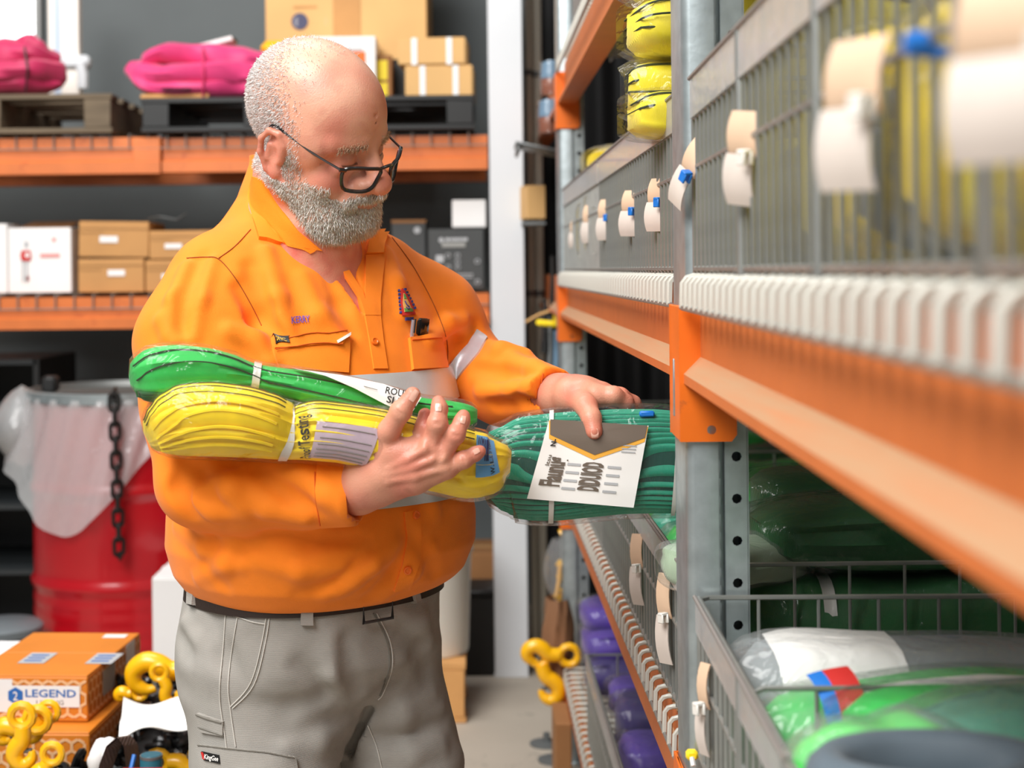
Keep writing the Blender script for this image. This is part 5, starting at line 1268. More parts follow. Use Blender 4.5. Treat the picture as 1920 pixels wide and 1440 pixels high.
def sewtext(txt, G, o, ux, h, w, m, bold=0., off=.0015, parent=None, name='lettering', skew=0.):
    vs, fs, tw = textgeo(txt, bold); vs = np.array(vs); ux = np.array(ux, float); ux /= np.linalg.norm(ux); uy = np.array([ux[1], -ux[0]])
    g = np.array(o) + ux * (vs[:, :1] * (w / tw)) + uy * (vs[:, 1:] * h); p, ok = cast(G, g[:, 0], g[:, 1]); n = G.grad(p, .006)
    return obj(name, (p + n * off, fs), m, parent or man, smooth=0, flip_fix=False)
m_silver = mat('silver_reflective_tape', (206, 210, 216), .38, .35, var=.06, vscale=25, bump=.15, bscale=300)
m_thread = mat('orange_thread', (216, 92, 6), .8); m_threadd = mat('dark_seam_thread', (150, 74, 10), .8); m_btn = mat('orange_button', (240, 112, 24), .4)
collar_m = mat('orange_collar_cotton', (254, 138, 12), .8, var=.04, vscale=30, bump=.25, bscale=900)
# ------------------------------------------------------------------ head, neck and chest
HY, HP, HR, HS = R(61), R(23), R(17), 1.02
def head_R(yaw, pit, rol):
    cy, sy, cp, sp, cr, sr = math.cos(yaw), math.sin(yaw), math.cos(pit), math.sin(pit), math.cos(rol), math.sin(rol)
    A = np.array([[cy, sy, 0], [sy, -cy, 0], [0, 0, 1.]]); B = np.array([[1, 0, 0], [0, cp, sp], [0, -sp, cp]]); C = np.array([[cr, 0, -sr], [0, 1, 0], [sr, 0, cr]])
    return A @ B @ C
HM = head_R(HY, HP, HR); HO = Pn(588, 262, 2.2)
ZK, ZF = -.026, .64                                                # the tucked chin shortens the lower face
def hw(p):                                                         # head local > world
    p = np.array(p, float); p[..., 2] = np.where(p[..., 2] < ZK, ZK + (p[..., 2] - ZK) * ZF, p[..., 2]); return HO + (p * HS) @ HM.T
def hl(p):
    q = ((np.asarray(p, float) - HO) @ HM) / HS; q[..., 2] = np.where(q[..., 2] < ZK, ZK + (q[..., 2] - ZK) / ZF, q[..., 2]); return q
GH = Grid(np.minimum(Pn(455, 60, 2.2), Pn(455, 610, 2.2)) + nv([-.005, 0, 0]) + nv([0, -.17, 0]), np.maximum(Pn(745, 60, 2.3), Pn(745, 610, 2.3)) * nv([1, 0, 1]) + nv([.01, 2.42, .012]), .0021)
print('head grid', GH.n)
def he(c, r, k=.01, mode='u', rx=0., rz=0., m=.04):
    A = HM @ np.array(Matrix.Rotation(rz, 3, 'Z') @ Matrix.Rotation(rx, 3, 'X')); GH.ell(hw(c), nv(r) * HS, A, k, mode, m)
def hc(a, b, ra, rb, k=.008, mode='u', m=.03): GH.cap(hw(a), hw(b), ra * HS, rb * HS, k, mode, m)
# neck and chest first
GH.cap(NB0 + nv([0, .0, -.12]), NB1, .082, .066, .02)
GH.op(lambda p: np.maximum(np.maximum(torso(p, -.014), p[..., 2] - 1.52), np.abs((p - vb) @ BL + .03) - .085), GH.lo, GH.lo + GH.h * GH.n, .03)
GH.cap(Pn(590, 500, 2.225), Pn(600, 420, 2.20), .062, .058, .03)                                          # throat under the beard
he((0, -.006, .052), (.080, .102, .090), .02)
he((0, .028, .045), (.070, .070, .072), .02)
he((0, .034, -.03), (.063, .060, .085), .02)
he((0, .045, -.078), (.054, .050, .036), .02)
for s in (-1, 1):
    hc((s * .060, -.004, -.045), (s * .032, .066, -.096), .021, .022, .02)
    he((s * .042, .062, -.028), (.026, .026, .026), .02)
    hc((s * .050, .070, .030), (s * .014, .090, .030), .012, .011, .014)
    he((s * .066, .025, .02), (.014, .04, .03), .02)
    he((s * .032, .105, .010), (.020, .022, .014), .012, 's')
    he((s * .031, .077, .010), (.017, .0165, .0155), .006)                # lowered eyelid
    hc((s * .045, .082, -.004), (s * .018, .090, -.005), .0065, .006, .008)   # eye bag
    hc((s * .020, .093, -.012), (s * .034, .088, -.046), .003, .004, .008, 's')  # nasolabial fold
hc((0, .090, .026), (0, .119, -.014), .0105, .0140, .010)
he((0, .1215, -.021), (.0185, .0170, .0155), .008)
for s in (-1, 1):
    he((s * .0165, .108, -.024), (.0105, .013, .0100), .006); he((s * .0085, .118, -.0385), (.004, .006, .005), .003, 's')
he((0, .092, -.052), (.034, .022, .022), .014)                              # muzzle
hc((-.024, .098, -.0565), (.024, .098, -.0565), .0055, .0055, .005); hc((-.02, .099, -.067), (.02, .099, -.067), .0065, .0065, .005)
hc((-.027, .106, -.0615), (0, .111, -.0612), .0018, .0018, .003, 's'); hc((.027, .106, -.0615), (0, .111, -.0612), .0018, .0018, .003, 's')
he((0, .086, -.098), (.030, .024, .022), .014)
# beard volume carries the strands
for s in (-1, 1):
    hc((s * .060, .018, -.062), (s * .034, .068, -.108), .020, .026, .018); hc((s * .066, .012, -.02), (s * .062, .018, -.06), .012, .018, .012)
    hc((s * .006, .110, -.046), (s * .034, .092, -.066), .0085, .010, .006)     # moustache
he((0, .078, -.112), (.040, .038, .028), .016)
hc((0, .103, -.082), (0, .100, -.105), .016, .022, .010)
# ears
for s in (-1, 1):
    he((s * .078, -.002, -.002), (.0085, .019, .033), .006, rx=R(-14), rz=s * R(-22))
    ring = [(.081, .014, -.004), (.082, .015, .014), (.085, .006, .029), (.088, -.009, .030), (.090, -.019, .016), (.089, -.019, -.004), (.084, -.009, -.026), (.080, .004, -.040), (.078, .010, -.030)]
    ring = [(s * x, y, z) for x, y, z in ring]
    for i in range(len(ring) - 1): hc(ring[i], ring[i + 1], .0042, .0042, .004)
    he((s * .082, .006, -.027), (.006, .009, .010), .005)
    he((s * .091, .002, -.002), (.007, .009, .013), .004, 's'); hc((s * .087, -.010, .014), (s * .087, -.002, .020), .004, .004, .004, 's')
    hc((s * .082, .013, -.008), (s * .083, .012, .004), .0040, .0040, .003); hc((s * .084, -.009, -.010), (s * .085, -.008, .010), .0036, .0036, .004)
# brow and forehead creases, neck folds
for z, y in ((.052, .0965), (.062, .0965), (.072, .0955)):
    hc((-.035, y - .014, z + .003), (0, y + .0015, z), .0008, .0008, .003, 's'); hc((0, y + .0015, z), (.035, y - .014, z + .003), .0008, .0008, .003, 's')
for s in (-1, 1):
    hc((s * .047, .0885, .018), (s * .060, .072, .014), .0012, .0012, .003, 's'); hc((s * .048, .086, .010), (s * .062, .068, .004), .0012, .0012, .003, 's')
    hc((s * .018, .0985, .0035), (s * .044, .0895, .0035), .0010, .0010, .002, 's')   # closed lid line
VH, QH = GH.mesh()
# ------------------------------------------------------------------ hands
def hand_grid(lo, hi): return Grid(lo, hi, .0016, .06)
# right hand (back of the hand towards us, fingers spread over the yellow sling)
yR = 1.925
GR = hand_grid(Pn(600, 1000, 1.98) - nv([.03, .13, .03]), Pn(915, 715, 1.98) + nv([.02, .08, .02]))
wr = Pn(690, 905, 1.962)
GR.chain([WRR - dr_ * .10, WRR + nv([0, 0, .006]), wr, Pn(722, 888, 1.945)], [.036, .0335, .0315, .030], .014)
MC = [(786, 826, yR + .012), (806, 838, yR - .002), (826, 856, yR - .002), (838, 878, yR + .004)]
for i, q in enumerate(MC): GR.chain([Pn(712, 884 + i * 12, 1.952), Pn((712 + q[0]) / 2 + 4, (884 + i * 12 + q[1]) / 2, lerp(1.952, q[2], .5) - .006), Pn(*q)], [.0195, .0172, .0136], .009)
GR.chain([Pn(715, 868, 1.95), Pn(735, 845, 1.938), Pn(770, 848, 1.93)], [.0225, .021, .017], .014)                         # thenar
def finger(G, pts, rs, k=.005): G.chain([Pn(*q) for q in pts], rs, k, m=.03)
finger(GR, [(716, 850, 1.945), (729, 808, 1.922), (751, 772, 1.914), (774, 740, 1.914)], [.0190, .0138, .0124, .0098])
finger(GR, [MC[0], (795, 800, yR + .008), (797, 778, yR + .012)], [.0128, .0110, .0088])
finger(GR, [MC[1], (820, 794, yR - .014), (824, 766, yR - .008), (822, 754, yR - .002)], [.0134, .0117, .0100, .0085])
finger(GR, [MC[2], (854, 815, yR - .012), (866, 790, yR - .006), (869, 780, yR - .002)], [.0128, .0110, .0096, .0082])
finger(GR, [MC[3], (870, 862, yR - .006), (891, 851, yR - .002), (900, 846, yR)], [.0120, .0100, .0088, .0075])
for (x, y, Y, r) in ((820, 794, yR - .014, .0124), (854, 815, yR - .012, .0117), (870, 862, yR - .006, .0106), (751, 772, 1.914, .0130)): GR.ell(Pn(x, y, Y - .001), (r, r, r), None, .004)
for a, b in (((800, 820), (806, 848)), ((820, 846), (816, 862)), ((826, 862), (838, 880))): pass
for q in (MC[1], MC[2], MC[3]): GR.ell(Pn(q[0], q[1], q[2] - .010), (.010, .008, .010), None, .008)
# left hand reaching over the package
for f_ in ([(728, 880), (765, 862), (803, 838)], [(728, 892), (775, 878), (824, 858)], [(728, 905), (780, 895), (836, 880)]): fold(GR, f_, .0045, .0013, .006, 1)
for f_ in ([(800, 818), (808, 832), (812, 850)], [(822, 838), (824, 852), (820, 868)]): fold(GR, f_, .005, .0022, .006, -1)
for f_ in ([(812, 792), (828, 792)], [(812, 796), (828, 797)], [(846, 812), (862, 818)], [(846, 816), (861, 822)], [(866, 855), (873, 868)], [(742, 768), (757, 778)], [(741, 773), (755, 783)]): fold(GR, f_, .0018, .0009, .002, -1)
yL = 2.13
GL_ = hand_grid(Pn(1000, 830, 2.2) - nv([.03, .22, .03]), Pn(1215, 690, 2.2) + nv([.03, .09, .02]))
GL_.chain([cuffL - dl_ * .08, cuffL + dl_ * .01, Pn(1078, 742, 2.15)], [.031, .029, .030], .014)
KN = [(1118, 742, 2.11), (1126, 738, 2.13), (1130, 738, 2.152), (1128, 742, 2.172)]
for i, q in enumerate(KN): GL_.chain([Pn(1072, 742, 2.128 + .014 * i), Pn((1072 + q[0]) / 2, 738, lerp(2.13 + .014 * i, q[2], .5)), Pn(*q)], [.022, .019, .0155], .012)
finger(GL_, [(1082, 748, 2.12), (1099, 762, 2.075), (1109, 784, 2.052), (1114, 808, 2.043)], [.021, .0150, .0130, .0112])
finger(GL_, [KN[0], (1150, 742, 2.105), (1172, 755, 2.115), (1184, 768, 2.13)], [.0150, .0128, .0115, .0098])
finger(GL_, [KN[1], (1162, 744, 2.132), (1186, 757, 2.145), (1196, 770, 2.158)], [.0150, .0128, .0115, .0098])
finger(GL_, [KN[2], (1160, 746, 2.156), (1180, 760, 2.17), (1188, 774, 2.185)], [.0145, .0122, .0108, .0095])
finger(GL_, [KN[3], (1150, 750, 2.178), (1168, 764, 2.192), (1174, 776, 2.205)], [.0132, .0110, .0098, .0088])
VR, QR = GR.mesh(); VL, QL = GL_.mesh()
# hidden core: inner torso and upper arms tie head and hands together under the clothes
GC = Grid((-.6, 1.85, .86), (.2, 2.62, 1.5), .012)
GC.op(lambda p: torso(p, -.02), GC.lo, GC.lo + GC.h * GC.n, .001)
GC.chain([SR, ELR, mid(ELR, WRR, .9)], [.05, .03, .028], .03); GC.chain([SL, ELL, cuffL - dl_ * .01], [.05, .036, .022], .03)
VC, QC = GC.mesh()
# ------------------------------------------------------------------ skin colours (per vertex, real pigment only)
def col3(c): return np.array([lin(c[0]), lin(c[1]), lin(c[2])])
def gz(d, s): return np.exp(-(d / s) ** 2)
SK, SKR, SKP, SKL = col3((222, 158, 132)), col3((200, 96, 82)), col3((236, 184, 158)), col3((186, 104, 92))
def mixc(C, c, w): return C + (c - C) * np.clip(w, 0, 1)[:, None]
rs_ = np.random.RandomState(5)
def blotch(V, sc, seed): return np.array([mnoise.noise(Vector((v[0] * sc + seed, v[1] * sc, v[2] * sc))) for v in V])
L3 = hl(VH); x_, y_, z_ = L3[:, 0], L3[:, 1], L3[:, 2]
b1 = blotch(VH, 60, 1.3); b2 = blotch(VH, 22, 7.7)
CH = np.tile(SK, (len(VH), 1))
CH = mixc(CH, SKP, np.clip((z_ - .055) * 14, 0, .7))
ch_ = np.abs(np.abs(x_) - .042); CH = mixc(CH, SKR, .42 * gz(np.sqrt(ch_ ** 2 + (y_ - .068) ** 2 + (z_ + .018) ** 2), .03) * (1 + b1))
CH = mixc(CH, SKR, .5 * gz(np.sqrt(x_ ** 2 + (y_ - .12) ** 2 + (z_ + .02) ** 2), .02))
CH = mixc(CH, SKR, .38 * gz(np.sqrt((np.abs(x_) - .05) ** 2 + (y_ - .05) ** 2 + (z_ - .06) ** 2), .035) * (b2 > -.1))
CH = mixc(CH, SKR, np.clip(b2 - .1, 0, .35)); CH = mixc(CH, SKL, np.clip(b1 - .35, 0, .3) * .6)
ear = (np.abs(x_) > .081) & (y_ < .02) & (np.abs(z_) < .045); CH = mixc(CH, SKR, .35 * ear)
CH = mixc(CH, SKL, .7 * (np.abs(x_) < .024) * (y_ > .09) * gz(z_ + .062, .008))
CH = mixc(CH, SKR, .45 * (VH[:, 2] < 1.46) * (1 + b1))                      # sun reddened throat and chest
lid = gz(z_ - .0035, .0016) * (np.abs(np.abs(x_) - .031) < .014) * (y_ > .08); CH = mixc(CH, col3((70, 44, 36)), lid)
CH = mixc(CH, col3((206, 150, 128)), .5 * gz(np.sqrt((np.abs(x_) - .031) ** 2 + (z_ - .018) ** 2), .012) * (y_ > .06))
def handcol(V, seed):
    c = np.tile(col3((212, 150, 124)), (len(V), 1)); a = blotch(V, 70, seed); b = blotch(V, 26, seed + 4); c = mixc(c, SKR, np.clip(.18 + b * .5, 0, .5)); c = mixc(c, col3((150, 92, 66)), np.clip(a - .5, 0, 1) * 1.1); return c
CR, CL = handcol(VR, 2.), handcol(VL, 9.)
def tips(C, V, pts, w=.45):
    for q in pts: C[:] = mixc(C, SKR, w * gz(np.linalg.norm(V - Pn(*q), axis=1), .016))
tips(CR, VR, [(771, 742, 1.912), (821, 760, yR), (866, 785, yR), (896, 848, yR), (797, 782, yR)], .4); tips(CL, VL, [(1114, 808, 2.043)], .5)
V = np.concatenate([VH, VR, VL, VC]); n1, n2, n3 = len(VH), len(VH) + len(VR), len(VH) + len(VR) + len(VL)
Q = np.concatenate([QH, QR + n1, QL + n2, QC + n3]); C = np.concatenate([CH, CR, CL, np.tile(SK, (len(VC), 1))])
m_skin = mat('skin', (226, 158, 126), .40, attr='tone', bump=.22, bscale=420, sss=.12, spec=.45)
body = pobj('body', (V, Q), m_skin)
at_ = body.data.attributes.new('tone', 'FLOAT_COLOR', 'POINT'); at_.data.foreach_set('color', np.concatenate([np.clip(C, 0, 1), np.ones((len(C), 1))], 1).astype(np.float32).ravel())
# nails
m_nail = mat('finger_nail', (232, 180, 160), .3, coat=.3)
def nail(G, px, py, w, h, an, nm='finger_nail'):
    ca, sa = math.cos(an), math.sin(an); pt = lambda a, b: (px + a * ca - b * sa, py + a * sa + b * ca)
    sew(nm, G, [pt(-w * .8, -h), pt(-w, 0), pt(-w * .85, h)], [pt(w * .8, -h), pt(w, 0), pt(w * .85, h)], m_nail, .0006, .002, 6, 6, body)
nail(GR, 776, 742, 6, 11, R(32)); nail(GR, 893, 846, 5, 6, R(62)); nail(GL_, 1115, 812, 7, 8, R(-4)); nail(GR, 868, 787, 5, 7, R(12)); nail(GR, 822, 764, 6, 7, 0)
# ------------------------------------------------------------------ hair and beard strands
NH = GH.grad(VH, .004)
def strands(name, w, n, ln, r, dirf, m, seed, parent):
    rs = np.random.RandomState(seed); w = np.clip(w, 0, 1); i = rs.choice(len(VH), n, p=w / w.sum()); p = VH[i] + rs.normal(size=(n, 3)) * .0008; nn = NH[i]
    d = dirf(i) + rs.normal(size=(n, 3)) * .22; d /= np.linalg.norm(d, axis=1, keepdims=True); l = (ln(i) if callable(ln) else np.full(n, ln)) * rs.uniform(.6, 1.25, n)
    s = np.cross(d, rs.normal(size=(n, 3))); s /= np.linalg.norm(s, axis=1, keepdims=True); t = np.cross(d, s); r_ = r * rs.uniform(.7, 1.3, n)[:, None]
    b = [p - nn * .001 + s * r_, p - nn * .001 - s * r_ * .5 + t * r_ * .87, p - nn * .001 - s * r_ * .5 - t * r_ * .87]
    dd = d + nn * -.25 + nv([0, 0, -.25]); dd /= np.linalg.norm(dd, axis=1, keepdims=True)
    md = p + d * l[:, None] * .55; tip = md + dd * l[:, None] * .45
    V = np.concatenate(b + [md + s * r_ * .8, md - s * r_ * .4 + t * r_ * .7, md - s * r_ * .4 - t * r_ * .7, tip]); k = np.arange(n); F_ = []
    for a in range(3):
        c = (a + 1) % 3; F_.append(np.stack([k + a * n, k + c * n, k + (3 + c) * n], 1)); F_.append(np.stack([k + a * n, k + (3 + c) * n, k + (3 + a) * n], 1)); F_.append(np.stack([k + (3 + a) * n, k + (3 + c) * n, k + 6 * n], 1))
    o = pobj(name, (V, np.concatenate(F_)), m, parent); o['kind'] = 'stuff'; return o
def hairmat(name, a, b):
    m = mat(name, a, .55, var=0); nt = m.node_tree; N = nt.nodes; L = nt.links
    g = N.new('ShaderNodeNewGeometry'); cr = N.new('ShaderNodeMix'); cr.data_type = 'RGBA'; cr.inputs[6].default_value = rgb(*a); cr.inputs[7].default_value = rgb(*b)
    L.new(g.outputs['Random Per Island'], cr.inputs[0]); L.new(cr.outputs[2], N['Principled BSDF'].inputs['Base Color']); return m
m_hair = hairmat('silver_hair', (186, 178, 174), (250, 246, 244)); m_beard = hairmat('grey_white_beard', (184, 162, 140), (255, 255, 252)); m_brow = hairmat('sandy_brow_hair', (170, 130, 100), (214, 190, 160))
sm = lambda a, b, t: np.clip((t - a) / (b - a), 0, 1)
inhead = (VH[:, 2] > 1.40)
earz = (np.abs(x_) > .080) & (y_ < .022) & (z_ < .036) & (z_ > -.04)
back = sm(.045, .0, y_) * sm(-.075, -.05, z_) * sm(.15, .09, z_ + np.clip(y_ + .05, 0, 1) * .9)
hairw = back * inhead * (~earz) + .10 * sm(.03, -.06, y_) * (z_ > .1)
sideb = gz(y_ - .012, .012) * (np.abs(x_) > .06) * sm(-.06, -.03, z_) * sm(.045, .02, z_) * (~earz)
hairw = np.maximum(hairw, .8 * sideb)
up = HM[:, 2]; fw = HM[:, 1]
strands('hair', hairw, 26000, .0052, .00034, lambda i: NH[i] * .55 - up * .55 - fw * .3, m_hair, 1, body)
strands('thin_top_hair', sm(.04, -.04, y_) * (z_ > .08), 900, .005, .0003, lambda i: NH[i] * .7 + fw * .3, m_hair, 2, body)
lipz = (np.abs(x_) < .026) & (y_ > .09) & (z_ > -.072) & (z_ < -.054)
jaw = sm(-.022, -.05, z_) * sm(-.02, .012, y_ + .02) * (VH[:, 2] > 1.40) * (z_ > -.142)
cheek_line = (z_ < -.03 - .35 * (y_ - .02)) | (np.abs(x_) > .058)
bw = jaw * cheek_line * (~lipz) * (~earz)
mou = gz(z_ + .051 + np.abs(x_) * .35, .009) * (np.abs(x_) < .04) * (y_ > .085) * (~lipz)
bw = np.maximum(bw, sideb * .7 * (z_ < .01)); bw = bw * (z_ > -.150) * (z_ > -.050 - 1.0 * y_)
strands('beard', bw, 21000, lambda i: .0058 + .0055 * sm(-.06, -.12, z_[i]), .00036, lambda i: NH[i] * .38 - up * .85 + fw * .12, m_beard, 3, body)
strands('moustache', mou, 4500, .0085, .00038, lambda i: NH[i] * .35 - up * .75 + np.sign(x_[i])[:, None] * HM[:, 0] * .4, m_beard, 4, body)
brw = gz(z_ - .034 + .004 * np.abs(x_ / .03), .005) * (np.abs(np.abs(x_) - .033) < .02) * (y_ > .06)
strands('eyebrows', brw, 500, .007, .00035, lambda i: NH[i] * .4 + np.sign(x_[i])[:, None] * HM[:, 0] * .8, m_brow, 5, body)
# ------------------------------------------------------------------ glasses
m_frame = mat('black_glasses_frame', (22, 20, 20), .3, coat=.4); m_temple = mat('gunmetal_temple', (90, 88, 88), .3, .8)
gls = empty('glasses', tuple(hw((0, .11, .0))), None, None); gls.parent = man; gls.location = Vector(hw((0, .12, 0))) - ORG['person']; ORG[gls.name] = Vector(hw((0, .12, 0)))
def lens_outline(s):
    pts = [(.0125, .011), (.032, .015), (.054, .016), (.062, .011), (.061, -.006), (.055, -.017), (.034, -.020), (.021, -.016), (.0145, -.003)]
    out = []
    for x, z in pts: out.append(Vector(hw((s * x, .1285 - .0062 * (x / .03) ** 2 + (z + .0) * .10, z - .004))))
    n = len(out); res = []
    for i in range(n):
        p0, p1, p2, p3 = out[i - 1], out[i], out[(i + 1) % n], out[(i + 2) % n]
        for j in range(3):
            t = j / 3; res.append(.5 * ((2 * p1) + (p2 - p0) * t + (2 * p0 - 5 * p1 + 4 * p2 - p3) * t * t + (3 * p1 - p0 - 3 * p2 + p3) * t ** 3))
    return res
m_lens = plastic_film('spectacle_lens', (.93, .95, .95), .02, .9, 1, 0.)
for s in (-1, 1):
    o_ = lens_outline(s); obj('lens_rim', MB().tube(o_, .0028, 8, True), m_frame, gls)
    c = sum(o_, Vector()) / len(o_); obj('lens', ([c] + o_, [(0, i + 1, (i + 1) % len(o_) + 1) for i in range(len(o_))]), m_lens, gls, smooth=180)
    obj('hinge', MB().tube([Vector(hw((s * .060, .106, .009))), Vector(hw((s * .068, .101, .010)))], .0030, 6), m_frame, gls)
    tp = smooth_path([Vector(hw((s * .067, .102, .010))), Vector(hw((s * .076, .06, .020))), Vector(hw((s * .083, .02, .033))), Vector(hw((s * .083, -.006, .038))), Vector(hw((s * .080, -.018, .024)))])
    k = len(tp) // 2 + 1
    obj('temple', MB().tube(tp[:k + 1], .0017, 6), m_temple, gls); obj('temple_tip', MB().tube(tp[k:], .0021, 6), m_frame, gls)
obj('bridge', MB().tube([Vector(hw((-.0125, .1275, .008))), Vector(hw((-.004, .1315, .011))), Vector(hw((.004, .1315, .011))), Vector(hw((.0125, .1275, .008)))], .0024, 8), m_frame, gls)
# ------------------------------------------------------------------ shirt details
class Two:                                                        # union of shirt and neck for the collar
    def at(s, p): return np.minimum(GS0.at(p), GH.at(np.clip(p, GH.lo, GH.lo + GH.h * (GH.n - 1))) + .004)
    grad = Grid.grad; h = .004
G2 = Two()
near = sew('collar_leaf', G2, [(479, 331), (469, 368), (474, 410), (485, 449)], [(500, 338), (530, 390), (562, 432), (604, 468)], collar_m, .006, .004, 18, 18, shirt)
near2 = sew('collar_leaf', G2, [(487, 447), (520, 458), (556, 456)], [(597, 463), (590, 470), (583, 474)], collar_m, .006, .004, 10, 8, shirt)
far = sew('collar_leaf', G2, [(706, 392), (700, 420), (688, 455), (684, 478)], [(712, 395), (734, 432), (722, 446), (718, 478)], collar_m, .006, .004, 10, 14, shirt)
# placket either side of the V and down the front
sew('placket', GS0, [(604, 466), (640, 508), (672, 556), (684, 592)], [(622, 470), (652, 506), (680, 550), (690, 592)], m_shirt, .003, .003, 5, 16, shirt)
sew('placket', GS0, [(684, 480), (684, 520), (683, 560), (683, 592)], [(722, 478), (716, 520), (712, 560), (712, 592)], m_shirt, .003, .003, 8, 16, shirt)
sew('placket', GS0, [(683, 590), (692, 640), (700, 692)], [(712, 590), (718, 640), (726, 692)], m_shirt, .0025, .003, 8, 16, shirt)
sew('placket', GS, [(757, 960), (762, 1010), (754, 1060), (738, 1108)], [(784, 956), (790, 1010), (784, 1060), (768, 1104)], m_shirt, .0025, .003, 8, 16, shirt)
def button(px, py):
    p, ok = cast(GS, np.array([float(px)]), np.array([float(py)])); n = Vector(GS.grad(p, .006)[0]); c = Vector(p[0]) + n * .003; rot = Vector((0, 0, 1)).rotation_difference(n).to_matrix()
    obj('button', MB().lathe([(0, .002), (.003, .0018), (.0042, .003), (.0055, .0024), (.006, 0)], c, 16, rot), m_btn, shirt)
for q in ((656, 533), (700, 642), (778, 966), (764, 1068)): button(*q)
# reflective tape hoops: chest hoop and waist hoop all the way round, marching in from outside
def hoop(name, z0, z1, a0, a1):
    na, nz = 90, 6; V = []; ok = []
    for i in range(na + 1):
        a = lerp(a0, a1, i / na); dirv = BF * math.cos(a) + BL * math.sin(a)
        for j in range(nz + 1):
            z = lerp(z0, z1, j / nz); t = .34
            for _ in range(60):
                p = BC + nv([0, 0, z]) + dirv * t; d = float(torso(p[None])[0]); t -= max(d * .8, .0005)
                if d < .0008: break
            V.append(p + dirv * .006); 
    Qs = [(i * (nz + 1) + j, (i + 1) * (nz + 1) + j, (i + 1) * (nz + 1) + j + 1, i * (nz + 1) + j + 1) for i in range(na) for j in range(nz)]
    V = np.array(V)
    g = GS.at(V); n = GS.grad(V, .006); V = V - n * (g - .0022)[:, None]
    return obj(name, (V, Qs), m_silver, shirt, smooth=180)
zt = lambda py, Y=2.08: float(P(760, py, Y).z)
hoop('reflective_tape', zt(768), zt(703), R(-95), R(62))
hoop('reflective_tape', zt(950), zt(890), R(-130), R(75))
# sleeve band on the far arm
sew('reflective_tape', GS, [(838, 688), (852, 672), (878, 646), (893, 618)], [(848, 722), (872, 692), (898, 662), (914, 634)], m_silver, .0025, .003, 10, 22, shirt)
# chest pockets
pk_ = sew('pocket', GS, [(510, 652), (514, 668), (522, 690)], [(652, 630), (654, 660), (652, 700)], m_shirt, .004, .003, 20, 12, shirt)
sew('pocket_flap', GS, [(508, 634), (510, 645), (512, 656)], [(646, 622), (650, 632), (640, 645)], m_shirt, .0065, .003, 20, 6, pk_)
sew('pocket_lining', GS, [(630, 640), (632, 645)], [(650, 629), (650, 634)], m_paper, .0085, .002, 6, 3, pk_)
seam('stitching', GS, [(512, 640), (580, 628), (644, 624)], .0009, m_thread, .0072, pk_); seam('stitching', GS, [(512, 660), (580, 648), (640, 646)], .0009, m_thread, .0072, pk_)
pk2_ = sew('pocket', GS, [(765, 634), (768, 660), (772, 694)], [(822, 628), (830, 660), (836, 690)], m_shirt, .005, .003, 14, 12, shirt)
seam('stitching', GS, [(768, 640), (795, 638), (822, 634)], .0009, m_thread, .0058, pk2_)
lb = sew('maker_label', GS, [(509, 632), (513, 650)], [(543, 629), (544, 644)], m_blk, .0085, .002, 8, 5, shirt)
sewtext('DNC', GS, (516, 647), (1, -.12), 9, 24, mat('gold_thread', (220, 176, 60), .5), .03, .0098, lb)
sewtext('KERRY', GS, (546, 607), (1, -.08), 13, 36, mat('purple_embroidery', (112, 80, 170), .7), .03, .0016, shirt)
# triangular crest with lettering
m_cred = mat('crest_red', (200, 44, 40), .7); m_cblue = mat('crest_blue', (52, 60, 130), .7); m_cgrn = mat('crest_green', (92, 150, 80), .7); m_cyel = mat('crest_tan', (222, 170, 96), .7)
crest = sew('crest', GS, [(752, 542), (750, 565), (754, 592)], [(754, 541), (768, 564), (778, 590)], m_cred, .0018, .002, 10, 14, shirt)
sew('crest_centre', GS, [(755, 551), (754, 570), (757, 586)], [(756, 551), (765, 570), (772, 585)], m_cyel, .0026, .002, 8, 10, crest)
sew('crest_ground', GS, [(756, 580), (758, 586)], [(770, 579), (772, 585)], m_cgrn, .0032, .002, 6, 4, crest)
seam('hook_emblem', GS, [(757, 566), (760, 573), (764, 577), (762, 581), (759, 577)], .0009, m_cblue, .0034, crest); sew('leaf_emblem', GS, [(755, 553), (756, 562)], [(757, 553), (760, 562)], m_cgrn, .0032, .002, 3, 4, crest)
for k in range(7):                                                # embroidered border lettering, too fine to read: one stitched block per letter
    y = lerp(543, 584, k / 6); x = 746 + k * .5; sew('letter_stitch', GS, [(x, y), (x, y + 4)], [(x + 3.6, y), (x + 3.6, y + 4)], m_cblue, .0016, .002, 2, 2, crest)
    x, y = lerp(757, 775, k / 6), lerp(541, 576, k / 6); sew('letter_stitch', GS, [(x, y), (x + 1.4, y + 4)], [(x + 3.2, y - 1), (x + 4.6, y + 3)], m_cblue, .0016, .002, 2, 2, crest)
for k in range(3): sew('letter_stitch', GS, [(760 + k * 5, 595), (760 + k * 5, 601)], [(764 + k * 5, 595), (764 + k * 5, 601)], m_cblue, .0016, .002, 2, 2, crest)
# seams
for pts in ([(350, 484), (385, 482), (410, 486), (440, 520), (470, 570), (490, 610)], [(410, 484), (440, 462), (470, 430)], [(735, 445), (775, 500), (815, 575), (838, 640), (838, 692)]):
    seam('seam', GS, pts, .0007, m_threadd, .0002, shirt)
for pts in ([(590, 885), (592, 930), (600, 985)], [(656, 862), (652, 920), (660, 984)]): seam('cuff_stitching', GS, pts, .0009, m_thread, .0005, shirt)
for pts in ([(1018, 700), (1012, 740), (1020, 782)],): seam('cuff_stitching', GS, pts, .0009, m_thread, .0005, shirt)
sew('cuff', GS, [(594, 868), (592, 920), (602, 988)], [(668, 862), (668, 920), (671, 984)], m_shirt, .0022, .003, 10, 16, shirt)
